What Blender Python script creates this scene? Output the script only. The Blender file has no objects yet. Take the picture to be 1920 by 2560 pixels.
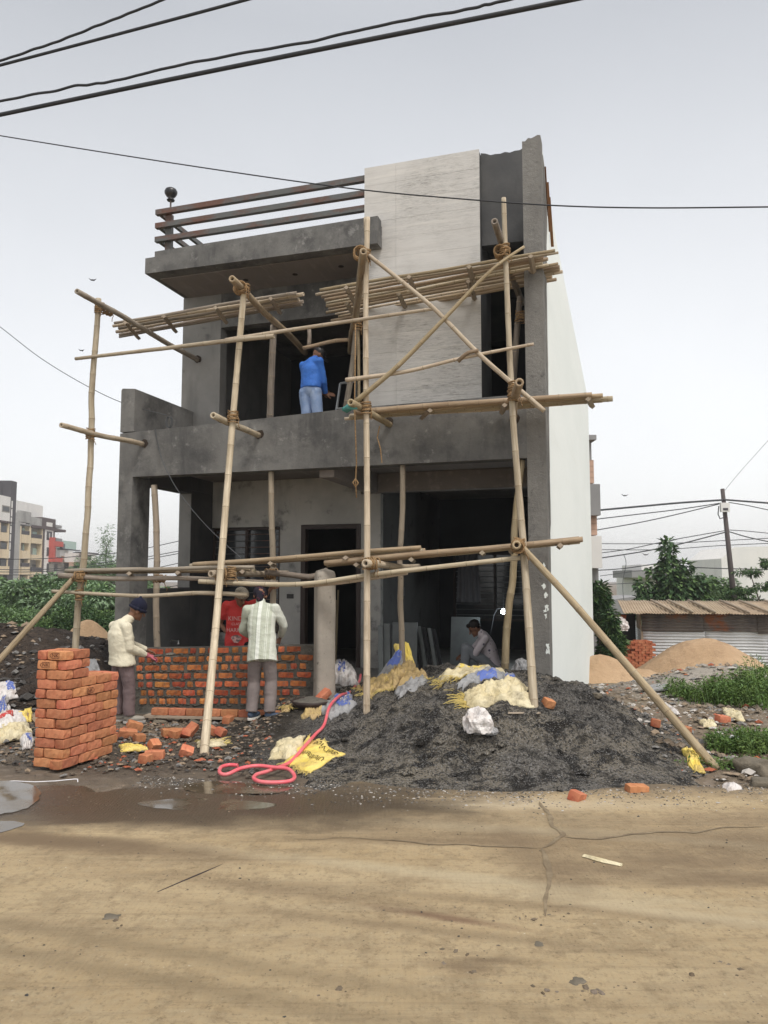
import bpy, math, random
import numpy as np
from mathutils import Vector, Matrix, noise as mn

SC = bpy.context.scene
COL = SC.collection
random.seed(7); np.random.seed(7)
R = math.radians

# ---------------------------------------------------------------- camera
F = 1940.0; EYE = 1.8; PITCH = R(5.0)
cam_d = bpy.data.cameras.new('camera'); cam = bpy.data.objects.new('camera', cam_d); COL.objects.link(cam)
cam.location = (0, 0, EYE); cam.rotation_euler = (R(90) + PITCH, 0, 0)
cam_d.sensor_fit = 'HORIZONTAL'; cam_d.sensor_width = 36; cam_d.lens = 36 * F / 1920
cam_d.clip_start = 0.05; cam_d.clip_end = 3000
SC.camera = cam

# ---------------------------------------------------------------- world and sun
W = bpy.data.worlds.new('World'); SC.world = W; W.use_nodes = True
wt = W.node_tree; wt.nodes.clear()
sky = wt.nodes.new('ShaderNodeTexSky'); sky.sky_type = 'NISHITA'; sky.sun_disc = False
SUN_EL, SUN_AZ = R(58), R(150)      # azimuth clockwise from +Y: behind the camera, a little to the right
sky.sun_elevation = SUN_EL; sky.sun_rotation = SUN_AZ; sky.dust_density = 8.0; sky.air_density = 0.6; sky.ozone_density = 0.4
bg1 = wt.nodes.new('ShaderNodeBackground'); bg1.inputs[1].default_value = 0.05
wt.links.new(sky.outputs[0], bg1.inputs[0])
tc = wt.nodes.new('ShaderNodeTexCoord')
sep = wt.nodes.new('ShaderNodeSeparateXYZ'); wt.links.new(tc.outputs['Generated'], sep.inputs[0])
rp = wt.nodes.new('ShaderNodeValToRGB'); cr = rp.color_ramp
cr.elements[0].position = 0.0; cr.elements[0].color = (0.88, 0.885, 0.87, 1)
cr.elements[1].position = 1.0; cr.elements[1].color = (0.64, 0.645, 0.65, 1)
e = cr.elements.new(0.28); e.color = (0.69, 0.695, 0.69, 1)
e = cr.elements.new(0.60); e.color = (0.41, 0.42, 0.428, 1)
wt.links.new(sep.outputs[2], rp.inputs[0])
nz = wt.nodes.new('ShaderNodeTexNoise'); nz.inputs['Scale'].default_value = 1.3; nz.inputs['Detail'].default_value = 6
wt.links.new(tc.outputs['Generated'], nz.inputs['Vector'])
mr = wt.nodes.new('ShaderNodeMapRange'); mr.inputs[1].default_value = .3; mr.inputs[2].default_value = .7
mr.inputs[3].default_value = .91; mr.inputs[4].default_value = 1.08
wt.links.new(nz.outputs[0], mr.inputs[0])
bg2 = wt.nodes.new('ShaderNodeBackground'); wt.links.new(rp.outputs[0], bg2.inputs[0]); wt.links.new(mr.outputs[0], bg2.inputs[1])
ad = wt.nodes.new('ShaderNodeAddShader'); wt.links.new(bg1.outputs[0], ad.inputs[0]); wt.links.new(bg2.outputs[0], ad.inputs[1])
wo = wt.nodes.new('ShaderNodeOutputWorld'); wt.links.new(ad.outputs[0], wo.inputs[0])
sd = bpy.data.lights.new('sun', 'SUN'); sd.energy = 1.5; sd.angle = R(15); sd.color = (1.0, 0.98, 0.945)
so = bpy.data.objects.new('sun', sd); COL.objects.link(so)
sdir = Vector((math.sin(SUN_AZ) * math.cos(SUN_EL), math.cos(SUN_AZ) * math.cos(SUN_EL), math.sin(SUN_EL)))
so.rotation_euler = sdir.to_track_quat('Z', 'Y').to_euler()
so.location = (0, -10, 20)
vs = SC.view_settings; vs.view_transform = 'Standard'; vs.look = 'None'; vs.exposure = 0.30; vs.gamma = 1; vs.use_curve_mapping = False

# ---------------------------------------------------------------- placing helpers
D = 1920 / 1659
def ray(u, v):
    a = (u - 960) / F; c = -(v - 1280) / F
    return Vector((a, math.cos(PITCH) - c * math.sin(PITCH), math.sin(PITCH) + c * math.cos(PITCH)))
CAM = Vector((0, 0, EYE))
def atY(u, v, Y):
    r = ray(u, v); return CAM + r * (Y / r.y)
def atZ(u, v, z):
    r = ray(u, v); return CAM + r * ((z - EYE) / r.z)
HA = R(17.5)
HE = Vector((math.cos(HA), -math.sin(HA), 0)); HN = Vector((math.sin(HA), math.cos(HA), 0))
K = atY(1375, 1650, 10.1); K.z = 0
def pw(u, v, w):        # point of the plane parallel to the house front, w metres behind it
    r = ray(u, v); return CAM + r * (((K - CAM).dot(HN) + w) / r.dot(HN))
def pd(u, v, w): return pw(u * D, v * D, w)
def loc(p):             # world -> house frame (s, w, z)
    q = p - K; return Vector((q.dot(HE), q.dot(HN), p.z))
def wld(s, w, z): return K + HE * s + HN * w + Vector((0, 0, z))

def sm(a, b, x):
    t = np.clip((x - a) / (b - a), 0, 1); return t * t * (3 - 2 * t)
def fbm(x, y, z=0.0, o=4, sc=1.0):
    return mn.fractal(Vector((x * sc, y * sc, z * sc)), 0.8, 2.1, o)
# base ground
def gbase(x, y):
    x = np.asarray(x, float); y = np.asarray(y, float)
    return -1.35 * sm(10.5, 27.5, y) * .6 - 1.35 * np.clip((y - 10.5) / 17, 0, 1) * .4
HEAP = [(-2.3, 9.6), (-1.75, 8.7), (-1.3, 8.1), (-.75, 7.35), (0, 6.85), (.9, 6.7), (1.7, 6.72), (2.5, 7.05), (3.15, 7.6), (3.55, 8.5), (3.65, 9.6), (3.5, 11.0), (2.9, 13.0)]
def segdist(x, y, P):
    d = np.full(np.shape(x), 1e9)
    for (ax, ay), (bx, by) in zip(P[:-1], P[1:]):
        vx, vy = bx - ax, by - ay
        t = np.clip(((x - ax) * vx + (y - ay) * vy) / (vx * vx + vy * vy), 0, 1)
        d = np.minimum(d, np.hypot(x - ax - t * vx, y - ay - t * vy))
    return d
def inpoly(x, y, P):
    ins = np.zeros(np.shape(x), bool)
    n = len(P)
    for i in range(n):
        ax, ay = P[i]; bx, by = P[(i + 1) % n]
        if ay == by: continue
        c = ((ay > y) != (by > y)) & (x < (bx - ax) * (y - ay) / (by - ay) + ax)
        ins ^= c
    return ins
HEAPC = HEAP + [(0, 14.5), (-2.3, 14.5)]
def heap(x, y):
    x = np.asarray(x, float); y = np.asarray(y, float)
    d = segdist(x, y, HEAP); ins = inpoly(x, y, HEAPC)
    hm = .30 + .30 * sm(-.6, 1.3, x) - .10 * sm(-1.2, -2.3, x) - .18 * (1 - sm(-2.2, -1.0, x))
    h = hm * (1 - np.exp(-d * d * .55 - d * .28)) * 1.12
    return np.where(ins, h, -d * .25 - .02)
def mound(x, y):
    x = np.asarray(x, float); y = np.asarray(y, float)
    side = sm(-3.75, -4.7, x - .30 * np.clip(y - 12.3, -1.5, 9) * 0)
    m = .95 * sm(9.6, 15.0, y) * (1 - .75 * sm(17, 24, y)) * side
    m = m + .30 * np.exp(-((x + 4.85) / .55) ** 2 - ((y - 12.6) / 1.0) ** 2) + .22 * np.exp(-((x + 4.3) / 1.2) ** 2 - ((y - 9.4) / .8) ** 2) * side
    m = m + .35 * np.exp(-((x + 7.5) / 1.5) ** 2 - ((y - 15.0) / 1.6) ** 2)
    return m - .04
def bank(x, y):
    return .5 * np.exp(-((np.asarray(x, float) - 5.9) / 1.5) ** 2 - ((np.asarray(y, float) - 13.9) / 1.2) ** 2)
def hnoise(x, y):      # lumps and hollows of the gravel heap
    f = lambda sc, o, z: mn.fractal(Vector((x * sc, y * sc, z)), .8, 2.1, o)
    return f(1.5, 8, 0) * .11 + f(6, 5, 3.1) * .04 - min(max(.16 - abs(f(2.3, 3, 8.2)), 0), 1) * .18
def T(x, y):
    g = float(gbase(x, y)) + float(bank(x, y)); h = float(heap(x, y))
    if h > 0: g = max(g, h + hnoise(x, y) * min(1, h / .25))
    if x < -3.7 and y > 8: g = max(g, float(gbase(x, y)) + float(mound(x, y)))
    return g
def drop(u, v):
    r = ray(u, v); r = r / r.y; y = 3.0
    while y < 60:
        p = CAM + r * y
        if p.z <= T(p.x, p.y): break
        y += .02
    return p
def dd(u, v): return drop(u * D, v * D)

# ---------------------------------------------------------------- mesh helpers
class MB:
    def __init__(s): s.v = []; s.f = []; s.uv = []; s.mi = []
    def add(s, vs, fs, uvs=None, mi=0):
        o = len(s.v); s.v += [tuple(p) for p in vs]
        for k, f in enumerate(fs):
            s.f.append([i + o for i in f]); s.mi.append(mi)
            s.uv.append(uvs[k] if uvs else [(0, 0)] * len(f))
    def box(s, x0, x1, y0, y1, z0, z1, mi=0, M=None):
        P = [(x, y, z) for z in (z0, z1) for y in (y0, y1) for x in (x0, x1)]
        if M is not None: P = [M @ Vector(p) for p in P]
        s.add(P, [(0, 2, 3, 1), (4, 5, 7, 6), (0, 1, 5, 4), (2, 6, 7, 3), (0, 4, 6, 2), (1, 3, 7, 5)], mi=mi)
    def prism(s, poly, y0, y1, mi=0, ax='xz'):     # polygon in xz, extruded along y
        n = len(poly)
        if ax == 'xz': A = [(a, y0, b) for a, b in poly]; B = [(a, y1, b) for a, b in poly]
        elif ax == 'yz': A = [(y0, a, b) for a, b in poly]; B = [(y1, a, b) for a, b in poly]
        else: A = [(a, b, y0) for a, b in poly]; B = [(a, b, y1) for a, b in poly]
        s.add(A + B, [list(range(n))[::-1], list(range(n, 2 * n))] + [(i, (i + 1) % n, n + (i + 1) % n, n + i) for i in range(n)], mi=mi)
    def tube(s, pts, rad, seg=8, cap=True, mis=None, hollow=False, flat=1.0):
        pts = [Vector(p) for p in pts]; n = len(pts)
        if not hasattr(rad, '__len__'): rad = [rad] * n
        t0 = (pts[1] - pts[0]).normalized()
        up = Vector((0, 0, 1)) if abs(t0.z) < .9 else Vector((1, 0, 0))
        a = t0.cross(up).normalized(); o = len(s.v); L = 0
        for i, p in enumerate(pts):
            t = (pts[min(i + 1, n - 1)] - pts[max(i - 1, 0)]).normalized()
            a = (a - t * a.dot(t)).normalized(); b = t.cross(a)
            for k in range(seg):
                g = 2 * math.pi * k / seg
                s.v.append(tuple(p + (a * math.cos(g) + b * math.sin(g) * flat) * rad[i]))
        for i in range(n - 1):
            L2 = L + (pts[i + 1] - pts[i]).length
            for k in range(seg):
                k2 = (k + 1) % seg
                s.f.append([o + i * seg + k, o + i * seg + k2, o + (i + 1) * seg + k2, o + (i + 1) * seg + k])
                s.uv.append([(k / seg, L), ((k + 1) / seg, L), ((k + 1) / seg, L2), (k / seg, L2)])
                s.mi.append(mis[i] if mis else 0)
            L = L2
        if cap:
            for e_, i in ((0, 0), (1, n - 1)):
                ring = [o + i * seg + k for k in range(seg)]
                if hollow:
                    c = pts[i]; t = (pts[1] - pts[0]).normalized() if e_ == 0 else (pts[-2] - pts[-1]).normalized()
                    q = len(s.v)
                    for k in range(seg): s.v.append(tuple(c + (Vector(s.v[ring[k]]) - c) * .55))
                    for k in range(seg): s.v.append(tuple(c + (Vector(s.v[ring[k]]) - c) * .5 + t * .05))
                    for k in range(seg):
                        k2 = (k + 1) % seg
                        for A, B in (((ring[k], ring[k2]), (q + k2, q + k)), ((q + k, q + k2), (q + seg + k2, q + seg + k))):
                            f = [A[0], A[1], B[0], B[1]]
                            s.f.append(f if e_ else f[::-1]); s.uv.append([(0, 0)] * 4); s.mi.append(0)
                    f = [q + seg + k for k in range(seg)]
                    s.f.append(f if e_ else f[::-1]); s.uv.append([(0, 0)] * seg); s.mi.append(2)
                else:
                    s.f.append(ring if e_ else ring[::-1]); s.uv.append([(0, 0)] * seg); s.mi.append(0)
    def ico(s, c, rx, ry, rz, jit=.25, M=None, mi=0, rnd=random):
        for_v, for_f = ICO
        q = [Vector((x * rx, y * ry, z * rz)) * (1 + rnd.uniform(-jit, jit)) for x, y, z in for_v]
        if M is not None: q = [M @ p for p in q]
        s.add([p + Vector(c) for p in q], for_f, mi=mi)
    def grid(s, P, nu, nv, closed=False, mi=0):     # P: list of nu*nv points, row major
        o = len(s.v); s.v += [tuple(p) for p in P]
        for j in range(nv - 1):
            for i in range(nu - 1 + (1 if closed else 0)):
                i2 = (i + 1) % nu
                s.f.append([o + j * nu + i, o + j * nu + i2, o + (j + 1) * nu + i2, o + (j + 1) * nu + i])
                s.uv.append([(i / (nu - 1), j / (nv - 1)), ((i + 1) / (nu - 1), j / (nv - 1)), ((i + 1) / (nu - 1), (j + 1) / (nv - 1)), (i / (nu - 1), (j + 1) / (nv - 1))])
                s.mi.append(mi)
    def build(s, name, mats, parent=None, smooth=False, local=False, bevel=0, origin=None):
        me = bpy.data.meshes.new(name)
        V = s.v
        base = Vector((0, 0, 0))
        if parent is not None and not local:
            inv = INV[parent.name]
            V = [tuple(inv @ Vector(p)) for p in V]
        elif parent is None:
            if origin is None:
                a = np.array(V); base = Vector(((a[:, 0].min() + a[:, 0].max()) / 2, (a[:, 1].min() + a[:, 1].max()) / 2, a[:, 2].min()))
            else: base = Vector(origin)
            V = [tuple(Vector(p) - base) for p in V]
        me.from_pydata(V, [], s.f); 
        if not isinstance(mats, (list, tuple)): mats = [mats]
        for m in mats: me.materials.append(m)
        me.polygons.foreach_set('material_index', [min(i, len(mats) - 1) for i in s.mi])
        uvl = me.uv_layers.new(name='UVMap'); uvl.data.foreach_set('uv', [c for f in s.uv for p in f for c in p])
        if smooth: me.polygons.foreach_set('use_smooth', [True] * len(me.polygons))
        me.update()
        o = bpy.data.objects.new(name, me); COL.objects.link(o)
        if parent is not None: o.parent = parent
        else: o.location = base
        if bevel:
            b = o.modifiers.new('b', 'BEVEL'); b.width = bevel; b.segments = 2; b.limit_method = 'ANGLE'
        return o
t_ = (1 + 5 ** .5) / 2
_iv = [Vector(p).normalized() for p in [(-1, t_, 0), (1, t_, 0), (-1, -t_, 0), (1, -t_, 0), (0, -1, t_), (0, 1, t_), (0, -1, -t_), (0, 1, -t_), (t_, 0, -1), (t_, 0, 1), (-t_, 0, -1), (-t_, 0, 1)]]
_if = [(0, 11, 5), (0, 5, 1), (0, 1, 7), (0, 7, 10), (0, 10, 11), (1, 5, 9), (5, 11, 4), (11, 10, 2), (10, 7, 6), (7, 1, 8), (3, 9, 4), (3, 4, 2), (3, 2, 6), (3, 6, 8), (3, 8, 9), (4, 9, 5), (2, 4, 11), (6, 2, 10), (8, 6, 7), (9, 8, 1)]
ICO = ([tuple(p) for p in _iv], _if)
INV = {}
def tag(o, label=None, cat=None, group=None, kind=None):
    if label: o['label'] = label
    if cat: o['category'] = cat
    if group: o['group'] = group
    if kind: o['kind'] = kind
    return o
def thing(name, label, cat, p=(0, 0, 0), rz=0, group=None):
    o = bpy.data.objects.new(name, None); COL.objects.link(o); o.empty_display_size = .2
    o.location = p; o.rotation_euler = (0, 0, rz); tag(o, label, cat, group)
    INV[o.name] = (Matrix.Translation(Vector(p)) @ Matrix.Rotation(rz, 4, 'Z')).inverted()
    return o
def sub(o):     # let an object act as parent for world-space builds (its own transform equals its parent's)
    INV[o.name] = INV[o.parent.name] if o.parent else Matrix.Translation(o.location).inverted()
    return o

# ---------------------------------------------------------------- materials
def mat(name, base, rough=.85, layers=(), bumps=(), spec=.3, metal=0, emit=None, rand=0, rlayer=None, trans=0, coord='Object'):
    m = bpy.data.materials.new(name); m.use_nodes = True; nt = m.node_tree; N = nt.nodes; Lk = nt.links
    b = N['Principled BSDF']; b.inputs['Roughness'].default_value = rough; b.inputs['Metallic'].default_value = metal
    b.inputs['Specular IOR Level'].default_value = spec
    tcn = N.new('ShaderNodeTexCoord')
    def tex(l):
        mp = N.new('ShaderNodeMapping'); Lk.new(tcn.outputs[l.get('coord', coord)], mp.inputs[0])
        mp.inputs['Scale'].default_value = l.get('st', (1, 1, 1)); mp.inputs['Location'].default_value = l.get('off', (0, 0, 0))
        mp.inputs['Rotation'].default_value = l.get('rot', (0, 0, 0))
        k = l.get('kind', 'noise')
        if k == 'noise':
            t = N.new('ShaderNodeTexNoise'); t.inputs['Scale'].default_value = l['s']; t.inputs['Detail'].default_value = l.get('det', 5)
            t.inputs['Roughness'].default_value = l.get('r', .6); t.inputs['Distortion'].default_value = l.get('dis', 0); out = t.outputs[0]
        elif k == 'vor':
            t = N.new('ShaderNodeTexVoronoi'); t.inputs['Scale'].default_value = l['s']; out = t.outputs[0]
        elif k == 'vorc':
            t = N.new('ShaderNodeTexVoronoi'); t.inputs['Scale'].default_value = l['s']; s2 = N.new('ShaderNodeSeparateColor'); Lk.new(t.outputs['Color'], s2.inputs[0]); Lk.new(mp.outputs[0], t.inputs['Vector']); return s2.outputs[0]
        elif k == 'wave':
            t = N.new('ShaderNodeTexWave'); t.inputs['Scale'].default_value = l['s']; t.inputs['Distortion'].default_value = l.get('dis', 0); t.inputs['Detail'].default_value = 2; t.inputs['Detail Scale'].default_value = l.get('ds', 1)
            t.bands_direction = l.get('dir', 'X'); out = t.outputs['Fac']
        elif k == 'blob':       # soft elliptical stain: centre c, radii rr, rotation a, edges broken by noise
            v1 = N.new('ShaderNodeVectorMath'); v1.operation = 'SUBTRACT'; Lk.new(tcn.outputs['Object'], v1.inputs[0]); v1.inputs[1].default_value = (l['c'][0], l['c'][1], 0)
            v0 = N.new('ShaderNodeVectorRotate'); v0.rotation_type = 'Z_AXIS'; v0.inputs['Angle'].default_value = -l.get('a', 0); Lk.new(v1.outputs[0], v0.inputs[0])
            v2 = N.new('ShaderNodeVectorMath'); v2.operation = 'MULTIPLY'; Lk.new(v0.outputs[0], v2.inputs[0]); v2.inputs[1].default_value = (1 / l['rr'][0], 1 / l['rr'][1], 0)
            v3 = N.new('ShaderNodeVectorMath'); v3.operation = 'LENGTH'; Lk.new(v2.outputs[0], v3.inputs[0])
            t = N.new('ShaderNodeTexNoise'); t.inputs['Scale'].default_value = l.get('ns', 3); t.inputs['Detail'].default_value = 6; t.inputs['Roughness'].default_value = .65
            mp2 = N.new('ShaderNodeMapping'); mp2.inputs['Scale'].default_value = l.get('st', (1, 1, 1)); Lk.new(tcn.outputs['Object'], mp2.inputs[0]); Lk.new(mp2.outputs[0], t.inputs['Vector'])
            a1 = N.new('ShaderNodeMath'); a1.operation = 'MULTIPLY_ADD'; Lk.new(t.outputs[0], a1.inputs[0]); a1.inputs[1].default_value = -l.get('na', 1.2); a1.inputs[2].default_value = l.get('na', 1.2) * .5
            a2 = N.new('ShaderNodeMath'); a2.operation = 'SUBTRACT'; a2.inputs[0].default_value = 1.0; Lk.new(v3.outputs['Value'], a2.inputs[1])
            a3 = N.new('ShaderNodeMath'); a3.operation = 'ADD'; Lk.new(a1.outputs[0], a3.inputs[0]); Lk.new(a2.outputs[0], a3.inputs[1])
            return a3.outputs[0]
        elif k == 'band':       # stripe across local axis
            s2 = N.new('ShaderNodeSeparateXYZ'); Lk.new(mp.outputs[0], s2.inputs[0]); return s2.outputs[l.get('ax', 0)]
        Lk.new(mp.outputs[0], t.inputs['Vector']); return out
    def ramp(o, lo, hi):
        r = N.new('ShaderNodeMapRange'); r.inputs[1].default_value = lo; r.inputs[2].default_value = hi; Lk.new(o, r.inputs[0]); return r.outputs[0]
    c = N.new('ShaderNodeRGB'); c.outputs[0].default_value = (*base, 1); cur = c.outputs[0]; rcur = None
    for l in layers:
        f = ramp(tex(l), l['lo'], l['hi'])
        if 'hi2' in l:
            f2 = ramp(tex(l), l['lo2'], l['hi2']); mm = N.new('ShaderNodeMath'); mm.operation = 'MULTIPLY'; Lk.new(f, mm.inputs[0]); Lk.new(f2, mm.inputs[1]); f = mm.outputs[0]
        if 'amt' in l:
            mm = N.new('ShaderNodeMath'); mm.operation = 'MULTIPLY'; Lk.new(f, mm.inputs[0]); mm.inputs[1].default_value = l['amt']; f = mm.outputs[0]
        if 'col' in l:
            mx = N.new('ShaderNodeMix'); mx.data_type = 'RGBA'; Lk.new(f, mx.inputs[0]); Lk.new(cur, mx.inputs[6]); mx.inputs[7].default_value = (*l['col'], 1); cur = mx.outputs[2]
        if 'rough' in l:
            mx = N.new('ShaderNodeMix'); Lk.new(f, mx.inputs[0])
            if rcur: Lk.new(rcur, mx.inputs[2])
            else: mx.inputs[2].default_value = rough
            mx.inputs[3].default_value = l['rough']; rcur = mx.outputs[0]
    if rcur: Lk.new(rcur, b.inputs['Roughness'])
    if rand:
        oi = N.new('ShaderNodeObjectInfo'); hs = N.new('ShaderNodeHueSaturation')
        r1 = N.new('ShaderNodeMapRange'); Lk.new(oi.outputs['Random'], r1.inputs[0]); r1.inputs[3].default_value = 1 - rand; r1.inputs[4].default_value = 1 + rand; Lk.new(r1.outputs[0], hs.inputs['Value'])
        w1 = N.new('ShaderNodeMath'); w1.operation = 'MULTIPLY'; Lk.new(oi.outputs['Random'], w1.inputs[0]); w1.inputs[1].default_value = 7.31
        w2 = N.new('ShaderNodeMath'); w2.operation = 'FRACT'; Lk.new(w1.outputs[0], w2.inputs[0])
        r2 = N.new('ShaderNodeMapRange'); Lk.new(w2.outputs[0], r2.inputs[0]); r2.inputs[3].default_value = .5 - rand * .045; r2.inputs[4].default_value = .5 + rand * .05; Lk.new(r2.outputs[0], hs.inputs['Hue'])
        Lk.new(cur, hs.inputs['Color']); cur = hs.outputs[0]
    Lk.new(cur, b.inputs['Base Color'])
    prev = None
    for l in bumps:
        bp = N.new('ShaderNodeBump'); bp.inputs['Strength'].default_value = l.get('k', .5); bp.inputs['Distance'].default_value = l.get('d', .01)
        Lk.new(tex(l), bp.inputs['Height'])
        if prev: Lk.new(prev, bp.inputs['Normal'])
        prev = bp.outputs[0]
    if prev: Lk.new(prev, b.inputs['Normal'])
    if emit: b.inputs['Emission Color'].default_value = (*emit[0], 1); b.inputs['Emission Strength'].default_value = emit[1]
    if trans: b.inputs['Transmission Weight'].default_value = trans
    return m

def bambm(name, a, b_, d):
    return mat(name, a, .7, [dict(s=2.2, coord='UV', st=(2, .9, 1), lo=.38, hi=.62, col=b_), dict(s=4, coord='UV', st=(10, .35, 1), lo=.46, hi=.66, col=d, amt=.7), dict(s=1.6, coord='UV', st=(1, 1.3, 1), off=(3, 3, 0), lo=.55, hi=.68, col=tuple(x * .7 for x in d), amt=.45), dict(s=9, coord='UV', st=(2, 1.4, 1), lo=.66, hi=.76, col=(.09, .065, .045), amt=.8)],
               [dict(s=5, coord='UV', st=(16, .6, 1), k=.5, d=.008), dict(s=3, coord='UV', st=(2, 2, 1), k=.3, d=.02)], spec=.3, rand=.22)
M = {}
M['bam'] = bambm('bamboo_pale', (.42, .35, .25), (.54, .47, .355), (.24, .18, .115))
M['bamt'] = bambm('bamboo_tan', (.31, .235, .145), (.41, .33, .22), (.16, .11, .065))
M['bamg'] = bambm('bamboo_grey', (.22, .185, .15), (.32, .28, .23), (.12, .095, .07))
M['node'] = mat('bamboo_node', (.21, .16, .105), .8, [dict(s=30, lo=.4, hi=.6, col=(.33, .27, .19))])
M['hole'] = mat('bamboo_hollow', (.035, .025, .018), .9)
M['wood'] = mat('rough_wood', (.27, .22, .165), .85, [dict(s=3, coord='UV', st=(12, .5, 1), lo=.35, hi=.7, col=(.40, .34, .26)), dict(s=8, lo=.62, hi=.7, col=(.08, .06, .045), amt=.7)], [dict(s=4, coord='UV', st=(14, .6, 1), k=.6, d=.008)], rand=.12)
M['rope'] = mat('coir_rope', (.20, .12, .055), .95, [dict(s=60, lo=.4, hi=.65, col=(.34, .23, .12))], [dict(s=200, k=.6, d=.004)])
CEM = dict(spec=.25)
M['cem'] = mat('grey_cement_plaster', (.108, .107, .103), .9, [
    dict(s=2.5, st=(1.6, 1, .22), off=(2, 9, 2), lo=.52, hi=.62, col=(.075, .075, .074), det=8, r=.7),
    dict(s=.8, lo=.42, hi=.58, col=(.168, .166, .157), det=7, r=.65), dict(s=2.0, lo=.50, hi=.68, col=(.066, .066, .066), det=8, r=.68), dict(s=1.5, off=(8, 8, 8), lo=.535, hi=.62, col=(.205, .20, .19), det=10, r=.8, amt=.5),
    dict(s=1.3, st=(1, 1, .25), off=(3, 1, 2), lo=.55, hi=.8, col=(.21, .205, .195), amt=.6, det=8, r=.7),
    dict(s=4.5, lo=.585, hi=.66, off=(7, 2, 4), col=(.36, .355, .34), det=9, r=.72, amt=.38), dict(s=26, lo=.60, hi=.7, col=(.07, .07, .068), amt=.5)],
    [dict(s=30, k=.35, d=.01, det=6), dict(s=4, k=.3, d=.03)], **CEM)
M['cemd'] = mat('dark_cement_plaster', (.062, .063, .065), .85, [  # darker cement tone with random blotches and pale marks
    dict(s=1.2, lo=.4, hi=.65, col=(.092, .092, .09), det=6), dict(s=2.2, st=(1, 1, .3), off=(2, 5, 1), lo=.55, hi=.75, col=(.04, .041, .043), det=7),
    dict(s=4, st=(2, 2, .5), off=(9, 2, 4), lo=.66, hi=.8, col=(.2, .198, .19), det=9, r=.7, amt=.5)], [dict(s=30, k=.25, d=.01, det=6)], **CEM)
M['cemb'] = mat('brightened_porch_plaster', (.36, .355, .335), .9, [dict(s=1.1, lo=.42, hi=.6, col=(.46, .45, .42), det=7), dict(s=2.2, off=(5, 5, 1), lo=.55, hi=.66, col=(.16, .16, .155), det=8, r=.65), dict(s=1.8, st=(1, 1, .2), off=(3, 1, 7), lo=.56, hi=.75, col=(.25, .247, .235), det=6)], [dict(s=34, k=.3, d=.008, det=6)], **CEM)  # lighter copy of the cement plaster, porch light put into its colour
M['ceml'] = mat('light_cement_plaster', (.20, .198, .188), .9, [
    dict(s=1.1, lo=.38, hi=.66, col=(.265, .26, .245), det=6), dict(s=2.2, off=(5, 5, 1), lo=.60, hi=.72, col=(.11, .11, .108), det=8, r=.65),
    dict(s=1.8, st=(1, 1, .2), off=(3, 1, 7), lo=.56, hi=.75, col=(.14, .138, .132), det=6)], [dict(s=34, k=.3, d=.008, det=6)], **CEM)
M['soff'] = mat('cast_concrete_soffit', (.24, .215, .20), .9, [dict(s=.8, lo=.4, hi=.62, col=(.20, .18, .165), det=6), dict(s=7, st=(1, .15, 1), lo=.55, hi=.7, col=(.36, .32, .28), amt=.5)], [dict(s=20, k=.2, d=.01)], **CEM)
M['rough'] = mat('unfinished_concrete', (.15, .145, .135), .95, [
    dict(s=1.5, st=(1, 1, .5), lo=.4, hi=.62, col=(.21, .205, .19), det=7, r=.7), dict(s=3.5, off=(1, 2, 4), lo=.56, hi=.68, col=(.085, .083, .08), det=8, r=.75),
    dict(s=6, off=(4, 2, 9), lo=.66, hi=.74, col=(.30, .23, .2), det=6, amt=.6)], [dict(s=14, k=.8, d=.03, det=8, r=.75), dict(s=60, k=.4, d=.006)])
M['white'] = mat('white_primer_wall', (.76, .80, .775), .75, [
    dict(s=.6, st=(1, .25, 1), lo=.4, hi=.65, col=(.70, .745, .72), det=7), dict(s=2.2, st=(1, .07, 1), lo=.55, hi=.8, col=(.66, .69, .65), amt=.5, det=9, r=.7), dict(s=22, st=(1, .12, 1), lo=.66, hi=.74, col=(.42, .43, .41), det=4, amt=.5)],
    [dict(s=30, st=(1, .08, 1), k=.08, d=.005)])
M['stone'] = mat('travertine_tile', (.48, .468, .44), .6, [
    dict(s=5, st=(1.6, 1, 13), off=(6, 2, 3), lo=.48, hi=.56, col=(.35, .342, .325), det=10, r=.78), dict(s=6, st=(1.3, 1, 12), off=(16, 2, 3), lo=.53, hi=.575, col=(.20, .19, .17), det=10, r=.8, amt=.8),
    dict(s=1.0, st=(1, 1, 1), lo=.35, hi=.65, col=(.53, .518, .49), det=3),
    dict(s=2.4, st=(.35, 1, 6), lo=.50, hi=.70, col=(.46, .445, .42), det=9, r=.7), dict(s=2.2, st=(.3, 1, 7), off=(4, 2, 1), lo=.52, hi=.7, col=(.58, .56, .52), det=8, r=.68, amt=.8),
    dict(s=5, st=(.8, 1, 10), off=(1, 2, 3), lo=.60, hi=.67, col=(.30, .285, .26), det=10, r=.75, amt=.75)],
    [dict(s=5, st=(.6, 1, 8), k=.3, d=.008, det=8)], spec=.4, rand=.035)
M['brick'] = mat('red_clay_brick', (.43, .155, .082), .9, [
    dict(s=9, lo=.38, hi=.66, col=(.36, .105, .052), det=6), dict(s=4, off=(3, 1, 2), lo=.48, hi=.68, col=(.52, .23, .12), det=6), dict(s=22, lo=.58, hi=.68, col=(.17, .07, .045), det=5, amt=.45), dict(s=18, off=(2, 2, 5), lo=.68, hi=.78, col=(.56, .30, .19), amt=.6)],
    [dict(s=30, k=.5, d=.005, det=7, r=.7)], spec=.15, rand=.22)
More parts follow.
